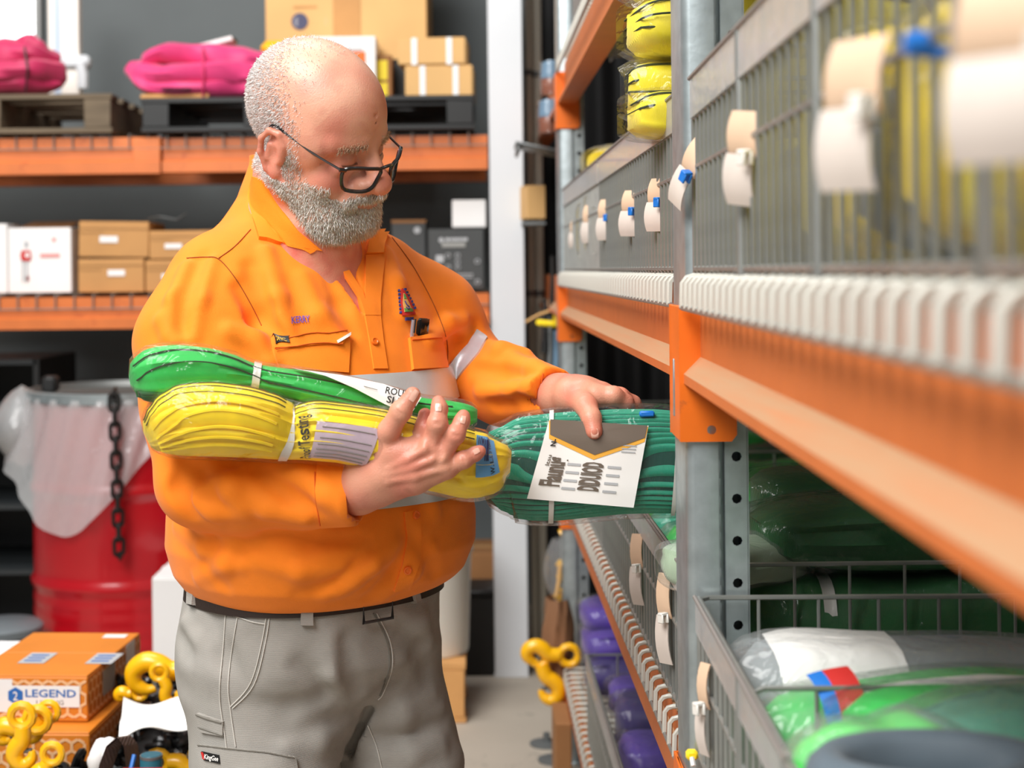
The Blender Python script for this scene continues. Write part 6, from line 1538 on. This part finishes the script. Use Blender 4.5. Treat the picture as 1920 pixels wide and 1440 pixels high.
# pen and phone in the far pocket (things of their own)
pp0, _ = cast(GS, np.array([768., 788.]), np.array([618., 616.])); nn0 = GS.grad(pp0, .006)
ph = empty('phone', tuple(pp0[1]), 'black phone tucked in the shirt pocket under the crest', 'phone')
axz = Vector((.12, 0, 1)).normalized(); nn1 = Vector(nn0[1]); axx = axz.cross(nn1).normalized(); RM = Matrix((axx, nn1, axz)).transposed()
obj('phone_case', MB().box(Vector(pp0[1]) + nn1 * .004 - axz * .012, (.026, .009, .05), .004, RM), m_blk, ph); obj('phone_screen', MB().box(Vector(pp0[1]) + nn1 * .009 - axz * .012, (.020, .001, .044), .0004, RM), mat('dark_glass', (30, 34, 36), .1), ph)
pe = empty('pen', tuple(pp0[0]), 'silver pen clipped beside the phone in the shirt pocket', 'pen'); c = Vector(pp0[0]) + Vector(nn0[0]) * .006
obj('barrel', MB().tube([c - axz * .02, c + axz * .012], .0032, 8), mat('pen_silver', (190, 198, 210), .25, .7), pe); obj('clip', MB().tube([c - axz * .008 + Vector(nn0[0]) * .004, c + axz * .012 + Vector(nn0[0]) * .004], .0012, 6), m_blk, pe)
# ------------------------------------------------------------------ trousers, belt, boots
GT = Grid((-.56, 1.94, .06), (.14, 2.62, 1.0), .0055)
print('trouser grid', GT.n)
HSTN = np.array([[.70, .11, .07, .0], [.755, .150, .105, .005], [.80, .176, .138, .012], [.85, .188, .156, .02], [.93, .186, .158, .026], [.985, .182, .156, .03]])
def hips(p):
    z = p[..., 2]; a, b, c = [np.interp(z, HSTN[:, 0], HSTN[:, i]) for i in (1, 2, 3)]; q = p - BC; x = q @ BL; y = q @ BF - c
    e = ((np.abs(x) / a) ** 2.3 + (np.abs(y) / b) ** 2.3) ** (1 / 2.3); return np.maximum((e - 1) * np.minimum(a, b) * .92, np.maximum(.745 - z, z - .978))
GT.op(hips, GT.lo, GT.lo + GT.h * GT.n, .002)
RK, LK = Pn(500, 1440, 2.19), Pn(752, 1440, 2.31)
RH, LH = Pn(487, 1240, 2.22), Pn(690, 1230, 2.315)
RA, LA = RK + nv([.0, .03, -.57]), LK + nv([.03, .03, -.57])
RA[2] = LA[2] = .10
GT.chain([RH, RK, mid(RK, RA, .5), RA], [.112, .096, .080, .072], .045); GT.chain([LH, LK, mid(LK, LA, .5), LA], [.108, .090, .080, .072], .02)
for pts, sg, am in [([(690, 1330), (620, 1290), (560, 1250)], -1, .006), ([(690, 1322), (640, 1270), (610, 1230)], 1, .005), ([(690, 1320), (740, 1280), (770, 1250)], -1, .006), ([(700, 1345), (750, 1330), (810, 1300)], 1, .006),
                    ([(710, 1380), (770, 1375), (830, 1350)], -1, .006), ([(705, 1360), (760, 1355), (825, 1330)], 1, .005), ([(400, 1160), (420, 1230), (450, 1290)], -1, .004), ([(620, 1200), (630, 1260), (650, 1310)], 1, .006),
                    ([(650, 1200), (655, 1250), (668, 1300)], -1, .005), ([(540, 1400), (600, 1390), (650, 1360)], 1, .005), ([(345, 1170), (365, 1200)], 1, .006), ([(338, 1195), (352, 1225)], -1, .005),
                    ([(460, 1320), (540, 1330), (600, 1310)], -1, .003), ([(745, 1150), (790, 1170), (806, 1200)], 1, .005), ([(755, 1190), (790, 1220), (800, 1260)], -1, .006), ([(720, 1420), (770, 1410), (830, 1400)], 1, .005)]:
    fold(GT, pts, .012, am * .6, .02, sg)
for k_ in range(3): fold(GT, [(692, 1332), (676, 1368), (658, 1404), (640, 1445), (630, 1480)], .0055, .009, .007, -1)
sl, pp_ = GT.block(GT.lo, GT.lo + GT.h * GT.n); GT.v[sl] += (.0018 * np.sin(pp_[..., 0] * 51 + 3 * np.sin(pp_[..., 2] * 23)) * np.sin(pp_[..., 2] * 42 + 2 * np.sin(pp_[..., 1] * 27))).astype(np.float32); del pp_
m_tr = mat('grey_ripstop', (162, 158, 151), .85, var=.06, vscale=40, wave=(190, .28, 'Z'), stretch=(1, 1, 1))
tr = pobj('trousers', GT.mesh(), m_tr)
m_trl = mat('light_grey_thread', (206, 202, 194), .8); m_trd = mat('dark_grey_thread', (120, 116, 108), .8)
for pts in ([(452, 1122), (438, 1200), (428, 1280), (432, 1330), (442, 1400)], [(425, 1120), (420, 1200), (412, 1300), (422, 1380), (430, 1440)], [(502, 1132), (492, 1200), (470, 1280), (432, 1325)],
            [(508, 1132), (498, 1204), (476, 1284), (436, 1328)], [(706, 1150), (730, 1200), (735, 1250), (718, 1300), (708, 1312)], [(690, 1360), (706, 1400), (716, 1440)], [(430, 1150), (470, 1165), (498, 1170)]):
    seam('stitching', GT, pts, .0009, m_trl, .0006, tr)
seam('seam', GT, [(700, 1150), (725, 1200), (730, 1250), (712, 1305)], .0012, m_trd, .0004, tr)
def loop(a, b, c, d): sew('belt_loop', GT, [a, d], [b, c], m_tr, .0095, .010, 6, 10, tr)
loop((563, 1116), (585, 1116), (586, 1170), (563, 1170)); loop((362, 1096), (374, 1098), (370, 1136), (360, 1134)); loop((768, 1112), (778, 1110), (782, 1130), (772, 1132))
cp_ = sew('cargo_pocket', GT, [(374, 1396), (384, 1440), (390, 1480)], [(552, 1418), (556, 1446), (556, 1490)], m_tr, .006, .003, 20, 10, tr)
seam('stitching', GT, [(378, 1396), (450, 1404), (548, 1418)], .0009, m_trd, .0068, cp_)
sew('slot_pocket', GT, [(372, 1336), (374, 1352), (380, 1372)], [(420, 1352), (420, 1366), (420, 1380)], m_tr, .004, .003, 10, 8, tr)
seam('pocket_edge', GT, [(372, 1338), (392, 1346), (418, 1354)], .0016, m_trd, .0042, tr); seam('pocket_edge', GT, [(376, 1362), (398, 1370), (420, 1378)], .0009, m_trd, .0044, tr)
tl = sew('woven_label', GT, [(386, 1408), (390, 1424)], [(416, 1414), (418, 1430)], m_blk, .008, .002, 8, 4, tr)
sewtext('KingGee', GT, (392, 1421), (1, .16), 9, 24, m_paper, .03, .0092, tl); sew('red_tab', GT, [(386, 1409), (389, 1422)], [(390, 1410), (393, 1423)], m_red, .0088, .002, 2, 3, tl)
# belt just under the hem
m_belt = mat('dark_brown_leather', (44, 32, 26), .5, bump=.2, bscale=200)
def ring(z0, z1, off, na=96):
    V = []
    for i in range(na):
        a = 2 * math.pi * i / na; d = BF * math.cos(a) + BL * math.sin(a)
        for z in (z0, z1):
            t = .3
            for _ in range(50):
                p = BC + nv([0, 0, z]) + d * t; h_ = float(hips(nv([p[0], p[1], min(z, .97)])[None])[0]); t -= max(h_ * .8, .0004)
                if h_ < .0008: break
            V += [p + d * off, p - d * .004]
    Qs = []
    for i in range(na):
        a, b = i * 4, ((i + 1) % na) * 4; Qs += [(a, b, b + 2, a + 2), (a + 1, a + 3, b + 3, b + 1), (a, a + 1, b + 1, b), (a + 2, b + 2, b + 3, a + 3)]
    return np.array(V), Qs
belt = obj('belt', ring(.934, .970, .0045), m_belt, man, smooth=50)
bq = Pn(700, 1135, 2.12); pq, _ = cast(GT, np.array([702.]), np.array([1134.])); nb = Vector(GT.grad(pq, .01)[0]); zx = Vector((0, 0, 1)); xx = zx.cross(nb).normalized(); c = Vector(pq[0]) + nb * .009
bp = [c + xx * a + zx * b for a, b in ((-.024, -.02), (.024, -.02), (.024, .02), (-.024, .02))]
obj('buckle', MB().tube(bp, .0028, 8, True), m_temple, belt)
# boots
m_boot = mat('tan_work_boot', (120, 84, 52), .7, bump=.2, bscale=80); m_sole = mat('black_boot_sole', (26, 26, 26), .8)
for A_ in (RA, LA):
    GB = Grid(A_ * nv([1, 1, 0]) - nv([.26, .26, 0]) + nv([0, 0, .02]), A_ * nv([1, 1, 0]) + nv([.26, .26, .22]), .007)
    t0 = nv([A_[0], A_[1], .0]); GB.cap(t0 + nv([0, 0, .17]), t0 + nv([0, 0, .08]), .062, .058, .02); GB.ell(t0 + nv(BF) * .07 + nv([0, 0, .07]), (.055, .13, .052), np.stack([BL, BF, [0, 0, 1]], 1), .03)
    GB.op(lambda p: .034 - p[..., 2], GB.lo, GB.lo + GB.h * GB.n, .004, 'i')
    bo = pobj('boot', GB.mesh(), m_boot)
    base = Vector(t0) + Vector(BF) * .055
    pl_ = [(base + Vector(BL) * (.052 * math.cos(a) * (1 - .12 * math.sin(a))) + Vector(BF) * (.14 * math.sin(a))) for a in [k * math.pi / 12 for k in range(24)]]
    obj('sole', ([p + Vector((0, 0, .001)) for p in pl_] + [p + Vector((0, 0, .036)) for p in pl_], [tuple(range(24)), tuple(range(24, 48))] + [(i, (i + 1) % 24, 24 + (i + 1) % 24, 24 + i) for i in range(24)]), m_sole, bo)
# ================================================================== HELD SLINGS
def loft(stn, nx, nth, ex=.75, lay=0, lamp=.0, seed=0., off=0., back=1.):
    """stn rows: px x, top y, bottom y, depth centre, half depth; returns fn(a,b)"""
    S = np.array(stn, float); d = np.r_[0, np.cumsum(np.hypot(np.diff(S[:, 0]), np.diff((S[:, 1] + S[:, 2]) / 2)))]; d /= d[-1]
    from_t = lambda t: [float(np.interp(t, d, S[:, i])) for i in range(5)]
    sm_ = lambda t: [sum(w * q for w, q in zip((.25, .5, .25), c)) for c in zip(from_t(max(t - .02, 0)), from_t(t), from_t(min(t + .02, 1)))] if .02 < t < .98 else from_t(t)
    def fn(a, b):
        x, y0, y1, Yc, hd = sm_(a); th = b * 2 * math.pi                  # th=0 front, pi/2 top
        t0, t1 = max(a - .01, 0), min(a + .01, 1); A, B = from_t(t0), from_t(t1)
        tx, ty = B[0] - A[0], (B[1] + B[2]) / 2 - (A[1] + A[2]) / 2; l = math.hypot(tx, ty) or 1; nx_, ny_ = ty / l, -tx / l
        ny_ = ny_ if ny_ else -1
        yc, hh = (y0 + y1) / 2, (y1 - y0) / 2
        cz, cy = sgnpow(math.sin(th), ex), sgnpow(math.cos(th), ex)
        e = 1
        rip = lamp * math.cos(cz * lay * math.pi + 1.2 * math.sin(a * 6 + seed)) if lay else 0
        px = x + nx_ * hh * cz * .6; py = yc - hh * cz
        p = P(px, py, Yc - hd * cy * (1 + rip) * (1 if cy > 0 else back))
        if off:
            cc = P(x, yc, Yc); q = p - cc; p = cc + q * (1 + off / max(q.length, .01))
        return p
    return fn
def lofted(name, fn, nx, nth, m, parent, cap=True, smooth=60):
    mb = MB().grid(fn, nx, nth, False, True)
    if cap: mb.f.append(tuple(range(nth))); mb.f.append(tuple(range(nx * nth, nx * nth + nth)))
    return obj(name, mb, m, parent, smooth=smooth)
# --- yellow sling
YS = [(276, 812, 838, 1.955, .012), (280, 792, 845, 1.955, .03), (292, 762, 850, 1.955, .046), (315, 735, 853, 1.955, .056), (345, 719, 855, 1.955, .058), (400, 716, 856, 1.955, .058), (460, 724, 858, 1.957, .056), (505, 737, 860, 1.958, .050), (532, 752, 862, 1.96, .043),
      (545, 766, 862, 1.96, .034), (556, 764, 862, 1.96, .033), (566, 756, 863, 1.96, .044), (590, 750, 864, 1.962, .050), (640, 756, 868, 1.965, .052), (700, 764, 882, 1.968, .050), (760, 778, 902, 1.972, .048), (820, 796, 922, 1.976, .046), (880, 806, 936, 1.98, .044), (920, 815, 930, 1.985, .040), (945, 828, 900, 1.99, .032), (958, 846, 885, 1.99, .014)]
ys = empty('yellow_sling', P(600, 860, 1.96), 'yellow folded round sling in clear wrap held on the man\'s forearm', 'sling')
fy = loft(YS, 0, 0, .72, 6, .06, .4)
lofted('webbing', fy, 90, 56, m_yel, ys)
fyo = loft(YS, 0, 0, .72, 0, 0, 0, .0012)
ft = lambda f, a, th: f(a, (th % (2 * math.pi)) / (2 * math.pi))
m_stitchy = mat('olive_stitching', (84, 80, 10), .8)
# stitch lines along the upper front edge of both humps
for th in (1.30, 1.02, .72):
    for (a0, a1) in ((.015, .375), (.42, .90)):
        n = 40; pts = [ft(fyo, lerp(a0, a1, i / n), th - (.25 * (1 - min(1, (lerp(a0, a1, i / n)) / .10)) if a0 < .1 else .12 * (1 - min(1, (lerp(a0, a1, i / n) - .42) / .06)))) for i in range(n + 1)]
        obj('stitch_line', MB().tube(pts, .0008, 5), m_stitchy, ys)
# folded layer edges under the top web
for k, th in enumerate((.30, .05, -.20, -.45, -.70)):
    pts = [ft(fyo, lerp(.03, .36, i / 30), th + .22 * math.sin(i / 30 * math.pi) - .25 * (1 - i / 30)) for i in range(31)]
    obj('layer_edge', MB().tube(pts, .0022, 5), m_yel, ys)
obj('tie_band', MB().grid(lambda a, b: ft(loft(YS, 0, 0, .72, 0, 0, 0, .002), .400 + .014 * a + .012 * math.sin((b) * 6.2832), b * 6.2832), 4, 40, False, True), m_tape, ys)
lab_m = mat('lilac_print_label', (206, 186, 200), .6, var=.05, vscale=40)
flb = loft(YS, 0, 0, .72, 0, 0, 0, .0022)
obj('care_label', MB().grid(lambda a, b: ft(flb, lerp(.475, .64, a) - .03 * (1 - b) * 1, lerp(-.95, .22, b)), 12, 10), lab_m, ys)
for k in range(6):
    obj('label_text_line', MB().tube([ft(loft(YS, 0, 0, .72, 0, 0, 0, .0028), lerp(.49 - .03 * (1 - (k + .5) / 6), .63 - .03 * (1 - (k + .5) / 6), i / 10), lerp(-.9, .16, (k + .5) / 6)) for i in range(11)], .0007, 4), m_grink, ys)
obj('blue_label', MB().grid(lambda a, b: ft(flb, lerp(.905, .965, a), lerp(-.25, .95, b)), 10, 10), mat('sky_blue_label', (96, 168, 222), .5), ys)
fbt = loft(YS, 0, 0, .72, 0, 0, 0, .0034)
def wraptext(txt, f, a0, a1, th0, th1, m, parent, vertical=False, bold=.02):
    vs, fs, w = textgeo(txt, bold)
    if vertical: V = [ft(f, lerp(a1, a0, y) , lerp(th0, th1, x / w)) for x, y in vs]
    else: V = [ft(f, lerp(a0, a1, x / w), lerp(th0, th1, y)) for x, y in vs]
    return obj('lettering', (V, fs), m, parent, smooth=0, flip_fix=False)
wraptext('Proof Testing', fbt, .418, .452, -.95, .42, m_ink, ys, True)
wraptext('W.L.L 3 TONNE', fbt, .943, .953, -.2, .9, m_ink, ys, True); wraptext('WM', fbt, .908, .926, .45, .85, mat('navy_ink', (28, 40, 90), .6), ys)
for k in range(3): obj('label_text_line', MB().tube([ft(fbt, .929 + k * .0045, lerp(.05, .75, i / 8)) for i in range(9)], .0006, 4), MATS['navy_ink'], ys)
lofted('plastic_wrap', loft(YS, 0, 0, .8, 0, 0, 0, .005), 70, 40, m_film, ys, False, 180)
# --- green sling
GSN = [(243, 706, 722, 1.985, .010), (247, 688, 738, 1.985, .026), (262, 664, 748, 1.985, .040), (285, 651, 752, 1.985, .046), (330, 646, 750, 1.985, .046), (390, 652, 745, 1.99, .044), (440, 665, 738, 1.995, .040), (468, 680, 730, 1.998, .034), (490, 685, 735, 2.0, .036),
       (560, 694, 752, 2.0, .036), (640, 708, 772, 2.005, .036), (720, 728, 792, 2.01, .034), (790, 746, 805, 2.015, .032), (850, 752, 808, 2.02, .030), (880, 757, 800, 2.022, .024), (895, 768, 790, 2.022, .010)]
gs = empty('green_sling', P(600, 750, 2.0), 'bright green round sling in clear wrap lying on the held yellow sling', 'sling')
fg = loft(GSN, 0, 0, .7, 4, .05, 1.)
lofted('webbing', fg, 80, 48, m_grn, gs); fgo = loft(GSN, 0, 0, .7, 0, 0, 0, .0012)
for t0, t1 in ((.55, .50), (-.05, -.12)):
    obj('stitch_line', MB().tube([ft(fgo, lerp(.02, .93, i / 60), lerp(t0, t1, i / 60) + .35 * math.sin(min(1, i / 25) * math.pi) * (1 if i < 25 else 0)) for i in range(61)], .0011, 5), m_stitch, gs)
obj('tie_band', MB().grid(lambda a, b: ft(loft(GSN, 0, 0, .7, 0, 0, 0, .002), .352 + .022 * a, b * 6.2832), 4, 36, False, True), m_tape, gs)
# loose layers at the folded left end
for k in range(5):
    obj('layer_edge', MB().tube([ft(fgo, lerp(.012, .11 + .012 * k, i / 12), -.75 - .16 * k + .1 * math.sin(i / 4)) for i in range(13)], .0022, 5), m_dgrn, gs)
# white card slipped under the wrap, facing us
def gcard(u, v, lift=0.):
    top = [(545, 690), (640, 703), (720, 720), (790, 745)]; bot = [(600, 700), (665, 728), (722, 758), (770, 778)]
    k = u * 3; i = min(int(k), 2); t = k - i; x0, y0 = lerp(top[i][0], top[i + 1][0], t), lerp(top[i][1], top[i + 1][1], t); x1, y1 = lerp(bot[i][0], bot[i + 1][0], t), lerp(bot[i][1], bot[i + 1][1], t)
    return P(lerp(x0, x1, v), lerp(y0, y1, v), lerp(1.978, 1.960, min(1, v * 2.5)) - lift)
mb = MB().grid(lambda u, v: gcard(u, v), 18, 6); mb2 = MB().grid(lambda u, v: gcard(u, v, -.0008), 18, 6); mb.add(mb2.v, mb2.f); crd = obj('label_card', mb, m_paper, gs, smooth=180)
def gtxt(txt, x, y, ang, h, w, m, bold=.03):
    vs, fs, tw = textgeo(txt, bold); ca, sa = math.cos(ang), math.sin(ang)
    obj('lettering', ([P(x + ca * a * w / tw + sa * b * h, y + sa * a * w / tw - ca * b * h, 1.9575) for a, b in vs], fs), m, crd, smooth=0, flip_fix=False)
gtxt('ROUND', 722, 737, R(12), 13, 60, m_ink); gtxt('SLING', 724, 754, R(12), 13, 56, m_ink); obj('text_line', MB().tube([P(682, 724, 1.9585), P(708, 731, 1.9585)], .0006, 4), m_grink, crd)
lofted('plastic_wrap', loft(GSN, 0, 0, .8, 0, 0, 0, .005), 70, 36, m_film, gs, False, 180)
# --- teal sling package sliding out of the rack
TS = [(905, 912, 940, 2.10, .012), (912, 880, 950, 2.10, .028), (928, 836, 960, 2.10, .040), (948, 802, 968, 2.10, .046), (985, 783, 973, 2.10, .048), (1040, 776, 974, 2.10, .048), (1100, 772, 968, 2.10, .046), (1160, 768, 962, 2.10, .046), (1225, 768, 960, 2.10, .046), (1265, 772, 960, 2.10, .044), (1320, 785, 956, 2.10, .04), (1360, 810, 940, 2.10, .02)]
ts = empty('teal_sling', P(1100, 965, 2.10), 'teal webbing sling package with white card being slid from the rack', 'sling')
ftl = loft(TS, 0, 0, .6, 0, 0, 0)
lofted('webbing', ftl, 60, 48, m_dteal, ts)
# every web layer is a strip of its own
for k in range(17):
    th = lerp(1.25, -1.30, k / 16)
    def lay(a, b, th=th, k=k):
        w = .045; tt = th + (b - .5) * .115 + .16 * math.sin(a * 7 + k * .25) * (1 - abs(th) / 1.6) * (.7 + .3 * math.sin(k))
        f = loft(TS, 0, 0, .6, 0, 0, 0, .0030 * math.sin(math.pi * b) + .0004); return ft(f, lerp(.012 + .004 * abs(k - 8), .97, a), tt)
    obj('web_layer', MB().grid(lay, 40, 4), m_teal, ts, smooth=180)
for a in (.30, .80): obj('tie_band', MB().grid(lambda u, b, a=a: ft(loft(TS, 0, 0, .6, 0, 0, 0, .0055), a + .02 * u + .01 * math.sin(b * 6.28), b * 6.2832), 4, 36, False, True), m_tape, ts)
# card lies flat against the front
cA, cB, cC, cD = (1030, 786), (1216, 798), (1188, 952), (988, 935)
def cardp(u, v, lift=0.):
    x = lerp(lerp(cA[0], cB[0], u), lerp(cD[0], cC[0], u), v); y = lerp(lerp(cA[1], cB[1], u), lerp(cD[1], cC[1], u), v)
    return P(x, y, 2.041 - lift + .022 * max(0, .22 - v) + .012 * max(0, v - .8) + .001 * math.sin(u * 7))
mb = MB().grid(lambda u, v: cardp(u, v), 16, 14); mb2 = MB().grid(lambda u, v: cardp(u, v, -.0008), 16, 14); mb.add(mb2.v, mb2.f)
tc = obj('label_card', mb, m_paper, ts, smooth=180)
m_umb = mat('umber_print', (104, 92, 80), .6); m_gold = mat('gold_print', (232, 170, 60), .6)
def cpoly(nm, pts, m, lift):
    c = (sum(p[0] for p in pts) / len(pts), sum(p[1] for p in pts) / len(pts)); dens = []
    for i in range(len(pts)):
        for k in range(6): dens.append((lerp(pts[i][0], pts[(i + 1) % len(pts)][0], k / 6), lerp(pts[i][1], pts[(i + 1) % len(pts)][1], k / 6)))
    n = len(dens); V = [cardp(*c, lift)] + [cardp(lerp(c[0], u, .5), lerp(c[1], v, .5), lift) for u, v in dens] + [cardp(u, v, lift) for u, v in dens]
    Fs = [(0, 1 + i, 1 + (i + 1) % n) for i in range(n)] + [(1 + i, 1 + n + i, 1 + n + (i + 1) % n, 1 + (i + 1) % n) for i in range(n)]
    obj(nm, (V, Fs), m, tc, smooth=180)
cpoly('gold_chevron', [(.0, .015), (1, .015), (.99, .20), (.53, .46), (.05, .24)], m_gold, .0006); cpoly('umber_chevron', [(.01, .0), (.99, .0), (.985, .15), (.53, .40), (.05, .19)], m_umb, .0012)
def ctext(txt, u0, u1, v0, v1, m, bold=.02):
    """runs up the card (rotated a quarter turn)"""
    vs, fs, w = textgeo(txt, bold); obj('lettering', ([cardp(lerp(u0, u1, 1 - y), lerp(v0, v1, x / w), .0012) for x, y in vs], fs), m, tc, smooth=0, flip_fix=False)
ctext('Flaunug', .07, .26, .82, .46, m_umb, .05); ctext('DIDUIOD', .44, .63, .84, .49, m_umb, .06); ctext('ltsu', .08, .12, .57, .44, m_umb); ctext('N-', .08, .13, .33, .24, m_ink, .05)
for k in range(4):
    for q in (.29, .68): cpoly('text_line', [(q, .52 + k * .1), (q + .13, .52 + k * .1), (q + .13, .55 + k * .1), (q, .55 + k * .1)], m_lgreyp, .0008)
for k in range(3): cpoly('text_line', [(.78, .25 + k * .04), (.92, .25 + k * .04), (.92, .265 + k * .04), (.78, .265 + k * .04)], m_lgreyp, .0008)
lofted('plastic_wrap', loft(TS, 0, 0, .75, 0, 0, 0, .009), 60, 40, m_film, ts, False, 180)
tag(obj('blue_clip', MB().box(P(1213, 776, 2.06), (.02, .008, .008), .002), m_blue), 'tiny blue clip on top of the teal package near the upright', 'clip')
